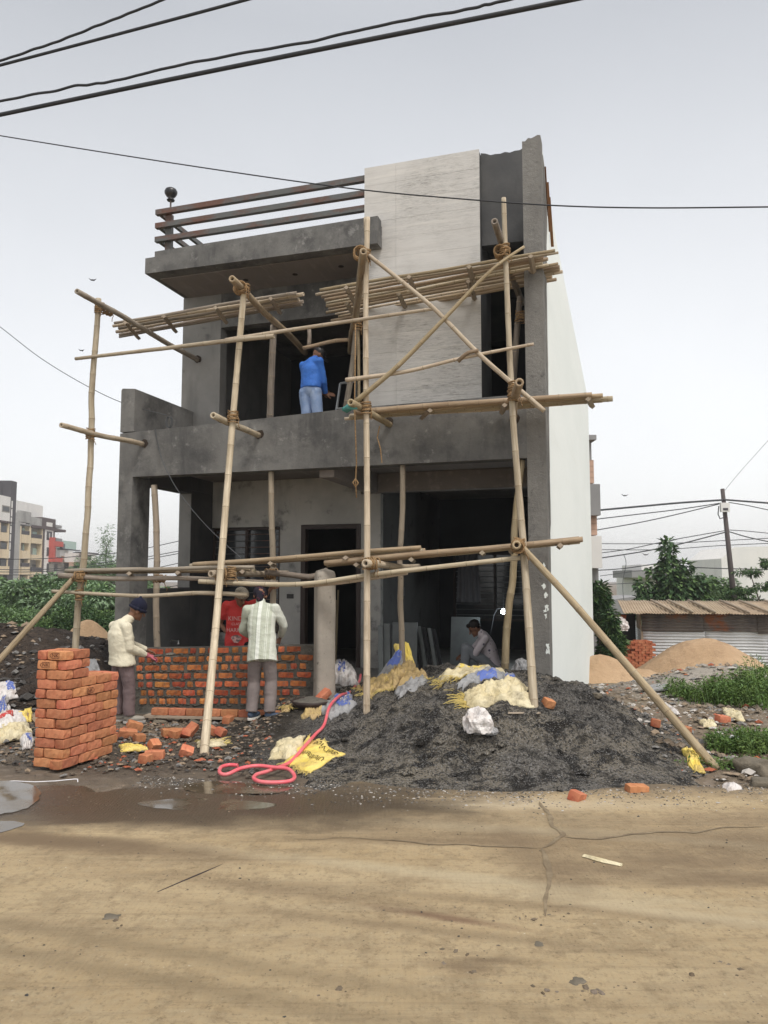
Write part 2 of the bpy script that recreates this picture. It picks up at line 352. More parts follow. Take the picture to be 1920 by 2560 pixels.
M['brickw'] = mat('laid_brick', (.52, .18, .07), .9, [
    dict(s=11, lo=.4, hi=.66, col=(.40, .105, .045), det=6), dict(s=16, off=(3, 1, 2), lo=.6, hi=.72, col=(.16, .125, .09), det=7, amt=.8), dict(s=5, off=(1, 8, 2), lo=.6, hi=.75, col=(.52, .24, .09), amt=.8)],
    [dict(s=25, k=.6, d=.012, det=7, r=.7)], spec=.15, rand=.38)
M['mortar'] = mat('wet_cement_mortar', (.105, .098, .083), .85, [dict(s=6, lo=.4, hi=.65, col=(.15, .14, .118), det=7), dict(s=20, lo=.55, hi=.7, col=(.065, .06, .052))], [dict(s=22, k=.9, d=.02, det=8, r=.7)])
M['stamp'] = mat('brick_stamp', (.10, .035, .022), .95)
M['steel'] = mat('rusty_steel_tube', (.095, .10, .098), .6, [dict(s=4, st=(.4, 1, 1), lo=.46, hi=.62, col=(.115, .055, .038), det=7), dict(s=22, lo=.55, hi=.7, col=(.16, .16, .15), amt=.5)], [dict(s=40, k=.3, d=.003)], spec=.4)
M['black'] = mat('black_plastic', (.012, .012, .014), .35, spec=.5)
M['cable'] = mat('cable_black', (.02, .022, .026), .6, spec=.4)
M['cablet'] = mat('cable_thin', (.07, .075, .08), .7)
M['dark'] = mat('shade_darkened_plaster', (.028, .029, .032), .9, [dict(s=1.2, lo=.4, hi=.7, col=(.018, .019, .022))])  # room shade put into the colour: near-black interior walls
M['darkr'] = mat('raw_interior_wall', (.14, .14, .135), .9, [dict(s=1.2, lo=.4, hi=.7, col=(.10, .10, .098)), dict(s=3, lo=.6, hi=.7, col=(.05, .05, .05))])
M['frame'] = mat('brown_metal_frame', (.045, .032, .028), .5)
M['slab'] = mat('grey_stone_slab', (.13, .145, .145), .4, [dict(s=4, lo=.4, hi=.7, col=(.10, .11, .112))])
M['glass'] = mat('dark_glass', (.03, .035, .04), .1, spec=.6)
# ---------------------------------------------------------------- ground, road, heaps
M['soil'] = mat('bare_soil', (.155, .12, .085), .95, [
    dict(s=.35, lo=.4, hi=.62, col=(.20, .16, .115), det=6), dict(s=1.6, lo=.5, hi=.68, col=(.075, .058, .042), det=8, r=.7),
    dict(s=14, kind='vorc', lo=.8, hi=.84, col=(.22, .18, .14)), dict(s=5, lo=.66, hi=.76, col=(.3, .1, .05), amt=.35, det=6),
    dict(kind='blob', c=(3, 62), rr=(70, 46), lo=0, hi=.5, ns=.2, col=(.10, .12, .045)),
    dict(kind='blob', c=(-1.9, 8.2), rr=(2.9, 1.35), lo=0, hi=.5, col=(.095, .078, .06), rough=.6),
    dict(kind='blob', c=(5.6, 13.6), rr=(1.9, 3.0), lo=0, hi=.6, col=(.44, .43, .40), amt=.42, ns=3)],
    [dict(s=9, k=.8, d=.05, det=8, r=.7), dict(s=60, k=.6, d=.012, det=4)])
RB = [dict(s=.5, st=(.35, 1.6, 1), lo=.40, hi=.62, col=(.47, .37, .225), det=9, r=.68), dict(s=1.0, st=(.45, 1.9, 1), rot=(0, 0, .22), off=(3, 8, 0), lo=.50, hi=.68, col=(.26, .195, .12), det=9, r=.72, amt=.7),
    dict(s=2.0, st=(.45, 2.4, 1), rot=(0, 0, .3), off=(13, 2, 0), lo=.54, hi=.70, col=(.42, .345, .225), det=9, r=.7, amt=.7), dict(s=2.6, off=(1, 3, 0), lo=.50, hi=.58, col=(.235, .175, .102), amt=.5, det=10, r=.78), dict(s=14, off=(5, 3, 0), lo=.51, hi=.60, col=(.40, .33, .21), amt=.35, det=8, r=.8),
    dict(s=8, lo=.535, hi=.60, col=(.19, .142, .085), amt=.4, det=9, r=.8), dict(s=34, lo=.55, hi=.62, col=(.16, .12, .072), det=6, r=.75, amt=.5), dict(s=22, off=(4, 1, 0), lo=.50, hi=.58, col=(.40, .325, .205), det=8, r=.8, amt=.4), dict(s=30, off=(9, 9, 0), lo=.70, hi=.75, col=(.55, .49, .38), det=4)]
def blob(cx, cy, rx, ry, a, col, amt, lo=-.15, hi=.75, **k): return dict(kind='blob', c=(cx, cy), rr=(rx, ry), a=a, lo=lo, hi=hi, col=col, amt=amt, **k)
def bl(u, v, rx, ry, a, col, amt, **k): p = atZ(u * D, v * D, 0); return blob(p.x, p.y, rx, ry, a, col, amt, **k)
DK = (.18, .13, .08); WET = (.082, .062, .041)
RB += [bl(300, 2050, 2.2, .09, -.32, (.24, .185, .11), .6, ns=14, na=.9), bl(330, 2120, 2.4, .09, -.32, (.24, .185, .11), .6, ns=14, na=.9), bl(900, 2010, 1.6, .07, -.25, (.22, .165, .10), .55, ns=14, na=.9), bl(1150, 1960, 1.8, .07, -.22, (.22, .165, .10), .55, ns=14, na=.9)]
RB += [dict(s=2.5, st=(.18, 5, 1), rot=(0, 0, .25), off=(2, 2, 0), lo=.52, hi=.72, col=(.20, .15, .09), det=8, r=.7, amt=.55), bl(230, 1830, 1.15, .17, -.22, DK, .75, st=(1, 3, 1)), bl(60, 1815, 1.2, .12, -.1, DK, .7, st=(1, 3, 1)), bl(1560, 1905, .95, .15, 0, DK, .7, st=(1, 3, 1)), bl(1330, 1885, .5, .12, -.1, DK, .7),
    bl(960, 1985, .5, .05, -.35, (.17, .10, .065), .75, st=(1, 4, 1)), bl(900, 1820, 1.5, .1, -.05, DK, .55, st=(1, 3, 1)), bl(1640, 1830, .6, .35, 0, (.16, .12, .075), .6), bl(640, 1930, 1.1, .12, -.3, DK, .45, st=(1, 3, 1)),
    bl(1000, 2095, .22, .07, -.2, DK, .7), bl(1050, 2080, .2, .05, 0, DK, .7), bl(1110, 1740, 1.5, .22, 0, (.52, .44, .31), .6, st=(1, 3, 1)), bl(1180, 1800, 1.6, .13, -.2, (.50, .43, .29), .55, st=(1, 3, 1)), bl(1000, 1900, 2.2, .11, -.3, (.48, .405, .27), .6, st=(1, 3, 1)), bl(1450, 1975, 1.4, .1, -.3, (.50, .42, .28), .6, st=(1, 3, 1)),
    blob(1.5, 5.6, 2.6, .22, -.06, DK, .55, ns=2, na=1.6), blob(.95, 5.2, .30, .75, .1, DK, .6, ns=3, na=1.5), blob(1.9, 5.15, 1.0, .30, -.1, DK, .7, ns=3, na=1.4), blob(-2.6, 5.55, 1.6, .20, -.2, DK, .75, ns=3, na=1.4), blob(3.2, 6.0, 1.6, .35, .05, DK, .5, ns=2, na=1.6), blob(-1.2, 6.1, 3.2, .35, -.05, (.16, .12, .075), .7, ns=2.5, na=1.6),
    blob(-2.4, 6.65, 2.9, .62, -.05, (.07, .053, .035), .9, hi=.3, rough=.10, ns=2.4, na=1.3, st=(.5, 1.8, 1)),
    blob(-2.2, 6.6, 2.9, .80, -.05, WET, .9, hi=.25, rough=.30, ns=2.2, na=1.0, st=(.6, 1.4, 1)), blob(.9, 6.95, 3.4, .30, .02, (.10, .08, .058), .8, ns=3, na=1.0, rough=.6),
    blob(-4.2, 6.3, 1.6, .95, .25, (.075, .062, .05), .9, hi=.3, rough=.12, ns=3), blob(4.4, 7.2, 2.6, .55, .1, (.13, .10, .07), .85, ns=3, na=1.2)]
M['road'] = mat('dusty_concrete_road', (.40, .302, .172), .9, RB,
    [dict(s=1.2, k=.35, d=.04, det=9, r=.7), dict(kind='wave', s=11, dis=1.0, ds=2, dir='X', k=.22, d=.005), dict(s=34, k=1, d=.014, det=8, r=.8), dict(s=9, st=(.3, 2, 1), k=.3, d=.01, det=6)], spec=.25)
M['water'] = mat('muddy_water', (.085, .066, .044), .06, [dict(s=3, lo=.45, hi=.65, rough=.3, col=(.12, .094, .062), det=7)], [dict(s=5, k=.05, d=.01)], spec=.6)
M['gravel'] = mat('grey_gravel_heap', (.135, .126, .112), .95, [
    dict(s=.9, lo=.42, hi=.58, col=(.205, .182, .142), det=7), dict(s=2.6, off=(4, 2, 0), st=(1, 1.6, 1), lo=.50, hi=.56, col=(.017, .015, .013), det=10, r=.78), dict(s=110, kind='vorc', lo=.70, hi=.9, col=(.30, .30, .295), amt=.55), dict(s=5.5, off=(1, 6, 0), lo=.52, hi=.60, col=(.022, .02, .017), det=9, r=.8, amt=.85), dict(s=70, kind='vorc', off=(3, 1, 2), lo=.7, hi=.8, col=(.03, .03, .03), amt=.8),
    dict(s=3, off=(7, 7, 3), lo=.6, hi=.72, col=(.16, .145, .12), amt=.7, det=7),
    dict(kind='blob', c=(-1.75, 9.2), rr=(1.0, 1.3), lo=0, hi=.4, col=(.04, .034, .027), amt=.85)],
    [dict(s=60, kind='vor', k=.9, d=.02), dict(s=14, k=.8, d=.05, det=8, r=.75), dict(s=130, kind='vor', k=.6, d=.008)], spec=.2)
M['dirt'] = mat('dug_earth', (.05, .04, .034), .95, [dict(s=1, lo=.42, hi=.62, col=(.085, .063, .047), det=8, r=.7), dict(s=5, lo=.55, hi=.7, col=(.14, .105, .078), det=7), dict(s=12, lo=.52, hi=.66, col=(.022, .018, .015), det=8)],
    [dict(s=6, k=1, d=.15, det=9, r=.75), dict(s=30, kind='vor', k=.7, d=.03)])
M['sand'] = mat('river_sand', (.38, .26, .155), .95, [dict(s=.8, lo=.4, hi=.65, col=(.47, .33, .205), det=8), dict(s=2, lo=.52, hi=.62, off=(3, 3, 3), col=(.30, .20, .12), det=8, r=.7, amt=.6), dict(s=5, lo=.6, hi=.72, col=(.38, .225, .12), det=7, amt=.7)], [dict(s=3, k=.8, d=.12, det=9, r=.7), dict(s=60, k=.4, d=.01)])

def axis(lo, hi, c0, c1, st, g):
    a = [c0]
    while a[-1] < c1: a.append(a[-1] + st)
    s_ = st
    while a[-1] < hi: s_ *= g; a.append(a[-1] + s_)
    b = [c0]; s_ = st
    while b[-1] > lo: s_ *= g; b.append(b[-1] - s_)
    return b[1:][::-1] + a
def sheet(name, xs, ys, zf, m, kind='structure', lab=None, cat=None, parent=None):
    P = [(x, y, 0) for y in ys for x in xs]
    X = np.array([p[0] for p in P]); Y = np.array([p[1] for p in P]); Z = zf(X, Y)
    b = MB(); b.grid(list(zip(X, Y, Z)), len(xs), len(ys))
    # uv unused: keep light
    o = b.build(name, m, smooth=True, origin=(0, 0, 0)); tag(o, lab, cat, kind=kind); return o
def nzv(X, Y, amp, sc, o=5, z=0.0, lac=.8):
    return np.array([mn.fractal(Vector((x * sc, y * sc, z)), lac, 2.1, o) for x, y in zip(X, Y)]) * amp

xs = axis(-700, 700, -9, 9, .12, 1.09); ys = axis(-12, 1200, 5.5, 16, .12, 1.06)
def gz(X, Y):
    g = gbase(X, Y); near = (np.abs(X) < 30) & (Y < 60) & (Y > 6)
    n = np.zeros(len(X)); n[near] = nzv(X[near], Y[near], .035, 1.3)
    rough = sm(7.2, 8.6, Y) * (.4 + .6 * sm(3.0, 4.2, X))
    return g + bank(X, Y) + n * (.25 + rough) - .02 - .03 * (Y < 7.3)
ground = sheet('ground', xs, ys, gz, M['soil'])

def rz_(X, Y):
    edge = 7.12 + .14 * np.sin(X * 1.1) + .08 * np.sin(X * 3.7 + 1) + nzv(X, X * 0, .35, 1.1, 5, 4.4)
    f = sm(0, .35, Y - edge + .2)
    n = nzv(X, Y, .006, 1.5, 4)
    return .012 + n - f * .10
road = sheet('road', axis(-60, 60, -6, 6, .05, 1.12), axis(-6, 7.9, 2.2, 7.6, .05, 1.1), rz_, M['road'])

# cracks in the road: damp ribbons following broken lines
M['crack'] = mat('damp_road_crack', (.165, .125, .078), .8, [dict(s=12, lo=.4, hi=.65, col=(.24, .19, .12), det=6)])
def crack(pts, w0, w1, seed):
    rnd = random.Random(seed); b = MB(); P = [atZ(u * D, v * D, 0) for u, v in pts]; pl = []
    for a, c in zip(P[:-1], P[1:]):
        n = max(2, int((c - a).length / .035))
        for i in range(n): pl.append(a.lerp(c, i / n))
    pl.append(P[-1]); L = []; Rr = []
    for i, p in enumerate(pl):
        t = (pl[min(i + 1, len(pl) - 1)] - pl[max(i - 1, 0)]).normalized(); s_ = Vector((-t.y, t.x, 0))
        f = i / len(pl); w = (w0 + (w1 - w0) * f) * (.45 + .9 * abs(mn.noise(Vector((i * .21, seed, 0)))) * 1.6 + rnd.uniform(0, .25)) * min(1, 6 * (1 - f), 6 * f + .3)
        c = p + s_ * mn.noise(Vector((i * .13, seed + 5, 0))) * .05
        zz = .012 + mn.fractal(Vector((c.x * 1.5, c.y * 1.5, 0)), .8, 2.1, 4) * .006 + .004
        L.append((c + s_ * w).to_tuple()[:2] + (zz,)); Rr.append((c - s_ * w).to_tuple()[:2] + (zz,))
    b.grid([q for pr in zip(L, Rr) for q in pr], 2, len(pl)); o = b.build('road_crack', M['crack'], origin=(0, 0, 0)); tag(o, kind='structure')
crack([(1165, 1735), (1188, 1765), (1192, 1790), (1215, 1808), (1200, 1822), (1170, 1838)], .012, .03, 1)
crack([(1170, 1838), (1185, 1880), (1187, 1920), (1178, 1950), (1182, 1985)], .026, .008, 2)
crack([(1215, 1812), (1290, 1818), (1360, 1808), (1480, 1800), (1660, 1788)], .020, .008, 3)
crack([(1172, 1838), (1080, 1832), (960, 1828), (840, 1820), (720, 1815), (590, 1818)], .014, .004, 4)

# puddles left of the hose
def puddle(pts, seed, z=.016):
    P = [atZ(u * D, v * D, 0) for u, v in pts]; c = sum(P, Vector()) / len(P); out = []
    n = len(P)
    for i in range(n):
        for k in range(10):
            t = k / 10; p0, p1, p2, p3 = P[i - 1], P[i], P[(i + 1) % n], P[(i + 2) % n]
            q = .5 * (2 * p1 + (p2 - p0) * t + (2 * p0 - 5 * p1 + 4 * p2 - p3) * t * t + (3 * p1 - p0 - 3 * p2 + p3) * t ** 3)
            q = c + (q - c) * (1 + .10 * mn.noise(Vector((i * 3.1 + k * .31, seed, 0)))); out.append((q.x, q.y, z))
    b = MB(); b.add(out, [list(range(len(out)))]); tag(b.build('puddle', M['water'], origin=(0, 0, 0)), kind='structure')
puddle([(-90, 1700), (0, 1690), (70, 1700), (88, 1722), (60, 1748), (10, 1762), (-90, 1775)], 1)
puddle([(-60, 1788), (0, 1778), (52, 1783), (20, 1798), (-60, 1815)], 2)
puddle([(395, 1700), (470, 1690), (560, 1697), (630, 1704), (600, 1716), (500, 1718), (425, 1716)], 3, .0135)
puddle([(300, 1737), (400, 1728), (520, 1732), (600, 1742), (540, 1752), (420, 1755), (330, 1748)], 4, .0135)

# gravel heap
xs = list(np.arange(-2.6, 4.0, .028)); ys = list(np.arange(6.4, 12.6, .03))
def hz(X, Y):
    h = heap(X, Y); d = np.clip(h / .25, 0, 1)
    # keep the heap out of the house
    n = np.array([hnoise(x, y) if q > 0 else 0 for x, y, q in zip(X, Y, d)])
    ins = (X - K.x) * HN.x + (Y - K.y) * HN.y; s_ = (X - K.x) * HE.x + (Y - K.y) * HE.y
    block = (ins > .35) & (s_ < -.05)
    return np.where(block, -.6, h + n * d)
hp = sheet('gravel_heap', xs, ys, hz, M['gravel'], kind=None, lab='big heap of dark grey gravel and sand spilling from the unfinished house onto the road', cat='gravel heap')

# dug earth left of the house
xs = list(np.arange(-16, -3.4, .07)); ys = list(np.arange(8.2, 26, .09))
def mz(X, Y):
    m = mound(X, Y) + gbase(X, Y); d = np.clip(mound(X, Y) / .3, 0, 1)
    n = nzv(X, Y, .12, .9, 7, 1.0) + np.abs(nzv(X, Y, .08, 3.0, 4, 2.0))
    ins = (X - K.x) * HN.x + (Y - K.y) * HN.y; s_ = (X - K.x) * HE.x + (Y - K.y) * HE.y
    return np.where((s_ > -6.5) & (ins > .1), -2, m + n * d - .03)
sheet('earth_mound', xs, ys, mz, M['dirt'], kind=None, lab='long bank of dark dug earth left of the house in front of the bushes', cat='earth mound')

def dome(name, label, cat, c, rx, ry, h, m, seed, amp=.06, nu=60, rz=0):
    P = []
    b = MB()
    for j in range(24):
        r = j / 23
        for i in range(nu):
            a = 2 * math.pi * i / nu
            x = r * rx * math.cos(a); y = r * ry * math.sin(a); x, y = x * math.cos(rz) - y * math.sin(rz), x * math.sin(rz) + y * math.cos(rz)
            k = 1 + .18 * mn.noise(Vector((math.cos(a) * 1.3, math.sin(a) * 1.3, seed)))
            z = h * (1 - r) ** .75 * (1 + .1 * r) if r < .999 else -.15
            z = h * (math.cos(min(r, 1) * math.pi) * .5 + .5) ** .85 - .1 * r
            P.append((c[0] + x * k, c[1] + y * k, c[2] + z + amp * mn.fractal(Vector((x * 1.4, y * 1.4, seed)), .8, 2.1, 5)))
    b.grid(P, nu, 24, closed=True); o = b.build(name, m, smooth=True); tag(o, label, cat); return o
q = atY(1735, 1690, 23.0)
dome('sand_pile', 'large tan sand pile in front of the corrugated hut', 'sand pile', (q.x + .55, 23.6, q.z - .1), 2.9, 1.9, 1.15, M['sand'], 3)
q = atY(1625, 1700, 20.5); dome('sand_pile', 'low tongue of tan sand running left from the big pile beside the hut', 'sand pile', (q.x, 21.3, q.z - .08), 1.2, 1.0, .28, M['sand'], 5)
q = atY(1500, 1680, 20.0); dome('sand_pile', 'small tan sand pile behind the corner of the white house wall', 'sand pile', (q.x, 19.8, q.z - .15), 1.3, .9, .60, M['sand'], 6)
q = atY(190, 1600, 17.5); dome('sand_pile', 'small pale yellow sand pile on top of the dark earth bank left of the house', 'sand pile', (q.x, 18.2, q.z - .3), .95, .8, .72, M['sand'], 9)
q = atY(1850, 1755, 14.5); 

# ---------------------------------------------------------------- the house
HP = tuple(K); H_ = thing('unfinished_house', 'two storey unfinished house with grey cement front, pale stone panel and white side wall', 'house', K, -HA)
def hb(name, m, boxes, **k):
    b = MB()
    for x in boxes: b.box(*x)
    return b.build(name, m, H_, local=True, **k)
def jag(b, x0, x1, y0, y1, z0, ztop, seed, n=8, amp=.04):   # box with a rough top
    top = []
    for i in range(n + 1):
        t = i / n; z = ztop(t) + amp * mn.noise(Vector((i * 1.7, seed, 0)))
        top.append((x0 + (x1 - x0) * t, z))
    poly = [(x0, z0), (x1, z0)] + top[::-1]
    b.prism(poly, y0, y1)
WL = -6.6
hb('plinth', M['rough'], [(WL + .005, -.005, .02, 12.3, -2.2, .30)])
# front columns
hb('column', M['cem'], [(WL, WL + .25, 0, .47, .30, 3.40), (WL, WL + .25, -.03, .47, -.6, .30)])
b = MB(); b.prism([(WL, 4.12), (WL + .25, 4.12), (WL + .25, 4.80), (WL + .02, 4.82), (WL, 4.79)], 0, .23); b.build('parapet', M['cem'], H_, local=True)
b = MB(); b.prism([(.23, 4.12), (1.72, 4.12), (1.72, 4.79), (.23, 4.80)], WL, WL + .25, ax='yz'); b.build('parapet', M['cem'], H_, local=True)
b = MB(); jag(b, -.25, 0, 0, .24, -.2, lambda t: 7.80 + .06 * t, 3, 6, .05); b.build('column', M['rough'], H_, local=True)
# beam over the ground floor (its top rises a little to the right)
b = MB(); b.prism([(WL, 3.40), (-.25, 3.41), (-.25, 4.27), (-2.6, 4.25), (-4.5, 4.17), (WL, 4.10)], 0, .24); b.build('beam', M['cem'], H_, local=True)
# floor slabs, roof, ceiling beams
hb('ceiling_slab', M['soff'], [(WL + .25, -.02, .245, 12.2, 3.62, 3.74)])
hb('ceiling_beam', M['soff'], [(-3.31, -3.08, .245, 2.47, 3.30, 3.615)]); hb('ceiling_beam', M['soff'], [(-3.075, -.26, 2.30, 2.52, 3.30, 3.615)])
# left side wall with its opening
hb('side_wall', M['cemd'], [(WL, WL + .24, .475, 1.74, .30, 1.66), (WL, WL + .24, 1.745, 2.47, .30, 3.38), (WL, WL + .24, .475, 1.74, 3.33, 4.1), (WL, WL + .24, 1.745, 12.2, 3.385, 4.1), (WL, WL + .24, 2.475, 12.2, .3, 3.38)])
hb('lit_reveal', M['ceml'], [(WL - .002, WL + .235, 1.735, 1.743, 1.67, 3.325)])  # light on the far jamb put into a thin paler sheet
# ground floor back wall with window and door openings
zf = .30
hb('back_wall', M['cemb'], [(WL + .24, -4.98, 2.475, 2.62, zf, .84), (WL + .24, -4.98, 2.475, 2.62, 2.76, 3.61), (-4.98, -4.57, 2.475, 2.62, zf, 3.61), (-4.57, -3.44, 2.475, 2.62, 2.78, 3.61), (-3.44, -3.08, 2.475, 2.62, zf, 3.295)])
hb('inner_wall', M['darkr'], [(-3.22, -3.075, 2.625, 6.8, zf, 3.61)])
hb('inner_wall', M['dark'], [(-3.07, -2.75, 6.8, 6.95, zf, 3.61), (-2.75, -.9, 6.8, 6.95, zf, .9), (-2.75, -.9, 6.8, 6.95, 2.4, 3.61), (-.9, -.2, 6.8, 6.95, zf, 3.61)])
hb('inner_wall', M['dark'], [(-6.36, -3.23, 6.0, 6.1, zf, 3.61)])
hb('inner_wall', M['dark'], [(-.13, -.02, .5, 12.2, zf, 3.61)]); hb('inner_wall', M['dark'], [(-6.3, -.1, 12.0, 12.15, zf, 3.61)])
# side wall, white outside: profile falls towards the back, bottom flares to ground
b = MB(); b.prism([(.245, -1.9), (12.4, -1.9), (12.4, 6.96), (2.2, 7.36), (1.3, 7.46), (1.25, 7.52), (.245, 7.76)], -.115, 0, ax='yz'); sidew = b.build('side_wall', M['white'], H_, local=True)
# unpainted cement strip along the front edge of the side wall
b = MB(); zz = [0.2]; 
lft = [(.246, -.2)]; edge = []
for i in range(60):
    z = -.2 + i * (7.75 / 59); base_ = .10 + .09 * (z / 7.7) + (.30 if z > 5.9 else 0) * min(1, (z - 5.9) / 1.5) + (-.075 if z < 2.45 else .03)
    edge.append((.246 + max(.004, base_ + .05 * mn.noise(Vector((z * 3, 1, 0))) + .03 * mn.noise(Vector((z * 11, 2, 0)))), min(z, 7.70)))
b.prism([(.246, -.2)] + edge + [(.246, 7.70)], 0.001, .006, ax='yz'); b.build('bare_strip', M['rough'], H_, local=True)
# paint splashes on the column face
b = MB(); rnd = random.Random(4)
for (sx, z) in ((-.05, 1.98), (-.03, 1.90), (-.06, 1.72), (-.02, 1.45), (-.05, 1.40), (-.04, 1.33), (-.02, .95), (-.02, .88), (-.03, 1.6)):
    n = 11; P = [(min(-.001, sx + (rnd.uniform(.004, .04)) * math.cos(6.283 * i / n)), -.004, z + rnd.uniform(.008, .06) * math.sin(6.283 * i / n)) for i in range(n)]
    b = MB(); b.add(P, [list(range(n))]); b.build('paint_splash', M['white'], H_, local=True)
# first floor front wall with a wide opening
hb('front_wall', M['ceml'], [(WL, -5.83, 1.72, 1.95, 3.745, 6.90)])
hb('front_wall', M['cem'], [(-5.83, -2.80, 1.72, 1.95, 6.28, 6.90), (-2.98, -2.80, 1.72, 1.95, 3.745, 6.28)])
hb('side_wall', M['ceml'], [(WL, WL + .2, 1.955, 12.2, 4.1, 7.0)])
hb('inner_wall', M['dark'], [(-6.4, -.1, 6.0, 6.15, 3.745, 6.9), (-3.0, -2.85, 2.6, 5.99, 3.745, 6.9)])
hb('balcony_floor', M['soff'], [(WL + .25, -.26, .245, 1.715, 3.742, 3.79)])
# roof slab: fascia, curb, soffit
b = MB(); b.prism([(WL, 6.905), (-2.51, 6.885), (-2.51, 7.24), (WL, 7.17)], .53, .76); b.box(WL + .001, -2.81, .76, 12.2, 6.91, 7.12); b.build('roof_slab', M['cem'], H_, local=True)
b = MB(); b.prism([(WL + .16, 7.165), (-2.515, 7.23), (-2.515, 7.33), (WL + .16, 7.28)], .56, .74); b.build('curb', M['cem'], H_, local=True)
hb('soffit', M['soff'], [(WL + .12, -2.81, .80, 1.715, 6.893, 6.907)])
for s_, w_ in ((-5.1, 1.25), (-4.2, 1.28), (-3.35, 1.2)):
    b = MB(); b.tube([(s_, w_, 6.885), (s_, w_, 6.9)], .045, 12); b.build('conduit_hole', M['hole'], H_, local=True)
hb('roof_slab', M['cemd'], [(-2.795, -.12, 1.0, 12.2, 6.92, 7.12)])
# recessed panel right of the stone, wall core behind the stone
b = MB(); jag(b, -.985, -.25, .92, 1.1, 6.80, lambda t: 8.26 - .06 * math.sin(3.1 * t), 8, 10, .03); b.build('recess_panel', M['cemd'], H_, local=True)
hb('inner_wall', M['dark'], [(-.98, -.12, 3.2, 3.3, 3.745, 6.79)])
hb('panel_core', M['cemd'], [(-2.80, -.99, .80, 1.715, 3.745, 8.235)])
# stone tiles on the panel, two columns; joints are real gaps
TX = [-2.805, -2.29, -.985]; th = .30
nrow = 14; z = 4.05
rnd = random.Random(11)
for r in range(nrow):
    z1 = min(z + .30, 8.25)
    for c in range(2):
        b = MB(); g = .0012; pr = rnd.uniform(0, .0025)
        b.box(TX[c] + g, TX[c + 1] - g, .780 - pr, .80, z + g, z1 - g); b.build('tile', M['stone'], H_, local=True)
    z += .30
# roof rails
for zt in (8.16, 7.92, 7.675):
    b = MB(); b.box(-6.63, -2.805, .82, .90, zt - .09, zt); b.build('rail', M['steel'], H_, local=True)
    b = MB(); b.box(-6.60, -6.54, .905, 3.0, zt - .09, zt - .01); b.build('side_rail', M['steel'], H_, local=True)
for w_ in (.905, 2.9):
    b = MB(); b.box(-6.48, -6.36, w_, w_ + .07, 7.12, 8.08); b.build('rail_post', M['steel'], H_, local=True)
# ground floor window (louvred, dark) and door
b = MB(); 
for x in ((-6.35, -6.31, 2.50, 2.58, .85, 2.75), (-5.02, -4.985, 2.50, 2.58, .85, 2.75), (-6.31, -5.02, 2.50, 2.58, 2.71, 2.75), (-6.31, -5.02, 2.50, 2.58, .85, .89), (-5.69, -5.64, 2.50, 2.58, .89, 2.71)): b.box(*x)
wn = b.build('window', M['frame'], H_, local=True)
for i in range(15):
    b = MB(); zb = .97 + i * .118; b.box(-6.31, -5.02, 2.515, 2.530, zb, zb + .014); b.build('grille_bar', M['steel'], wn, local=True)
b = MB(); b.box(-6.31, -5.02, 2.565, 2.575, .89, 2.71); b.build('pane', M['glass'], wn, local=True)
b = MB(); [b.box(*x) for x in ((-4.565, -4.48, 2.46, 2.60, zf, 2.775), (-3.52, -3.445, 2.46, 2.60, zf, 2.775), (-4.48, -3.52, 2.46, 2.60, 2.70, 2.775))]; b.build('door_frame', M['frame'], H_, local=True)
# far window of the right bay
b = MB(); [b.box(*x) for x in ((-2.75, -2.70, 6.78, 6.84, .9, 2.4), (-.95, -.9, 6.78, 6.84, .9, 2.4), (-1.85, -1.80, 6.78, 6.84, .9, 2.4), (-2.70, -.95, 6.78, 6.84, 2.35, 2.4), (-2.70, -.95, 6.78, 6.84, .9, .95))]; wn = b.build('window', M['frame'], H_, local=True)
for i in range(11):
    b = MB(); zb = 1.02 + i * .12; b.box(-2.70, -.95, 6.80, 6.812, zb, zb + .02); b.build('grille_bar', M['slab'], wn, local=True)
b = MB(); b.box(-2.7, -.95, 6.85, 6.86, .95, 2.35); b.build('pane', M['glass'], wn, local=True)
# switch boxes, tap
b = MB(); b.box(-3.075, -3.062, 3.75, 3.93, 1.50, 1.66); b.build('switch_box', M['slab'], H_, local=True)
b = MB(); b.box(-4.83, -4.70, 2.462, 2.476, 1.47, 1.55); b.build('switch_box', M['black'], H_, local=True)
b = MB(); b.tube([(-6.36, 1.2, .78), (-6.22, 1.2, .78), (-6.22, 1.2, .73)], .018, 8); b.build('tap', mat('steel_tap', (.6, .6, .6), .3, metal=1), H_, local=True)
# hole patches where scaffold poles enter the cement
b = MB()
for (u, v, w) in ((312, 958, 0), (560, 938, 0), (840, 912, 0), (1112, 906, 0), (428, 776, 1.72)):
    p = loc(pd(u, v, w)); rnd = random.Random(u); n = 14
    P = [(p.x + rnd.uniform(.06, .085) * math.cos(6.283 * i / n), w - .004, p.z + rnd.uniform(.055, .08) * math.sin(6.283 * i / n)) for i in range(n)]
    b.add(P, [list(range(n))])
b.build('pole_hole', M['hole'], H_, local=True)
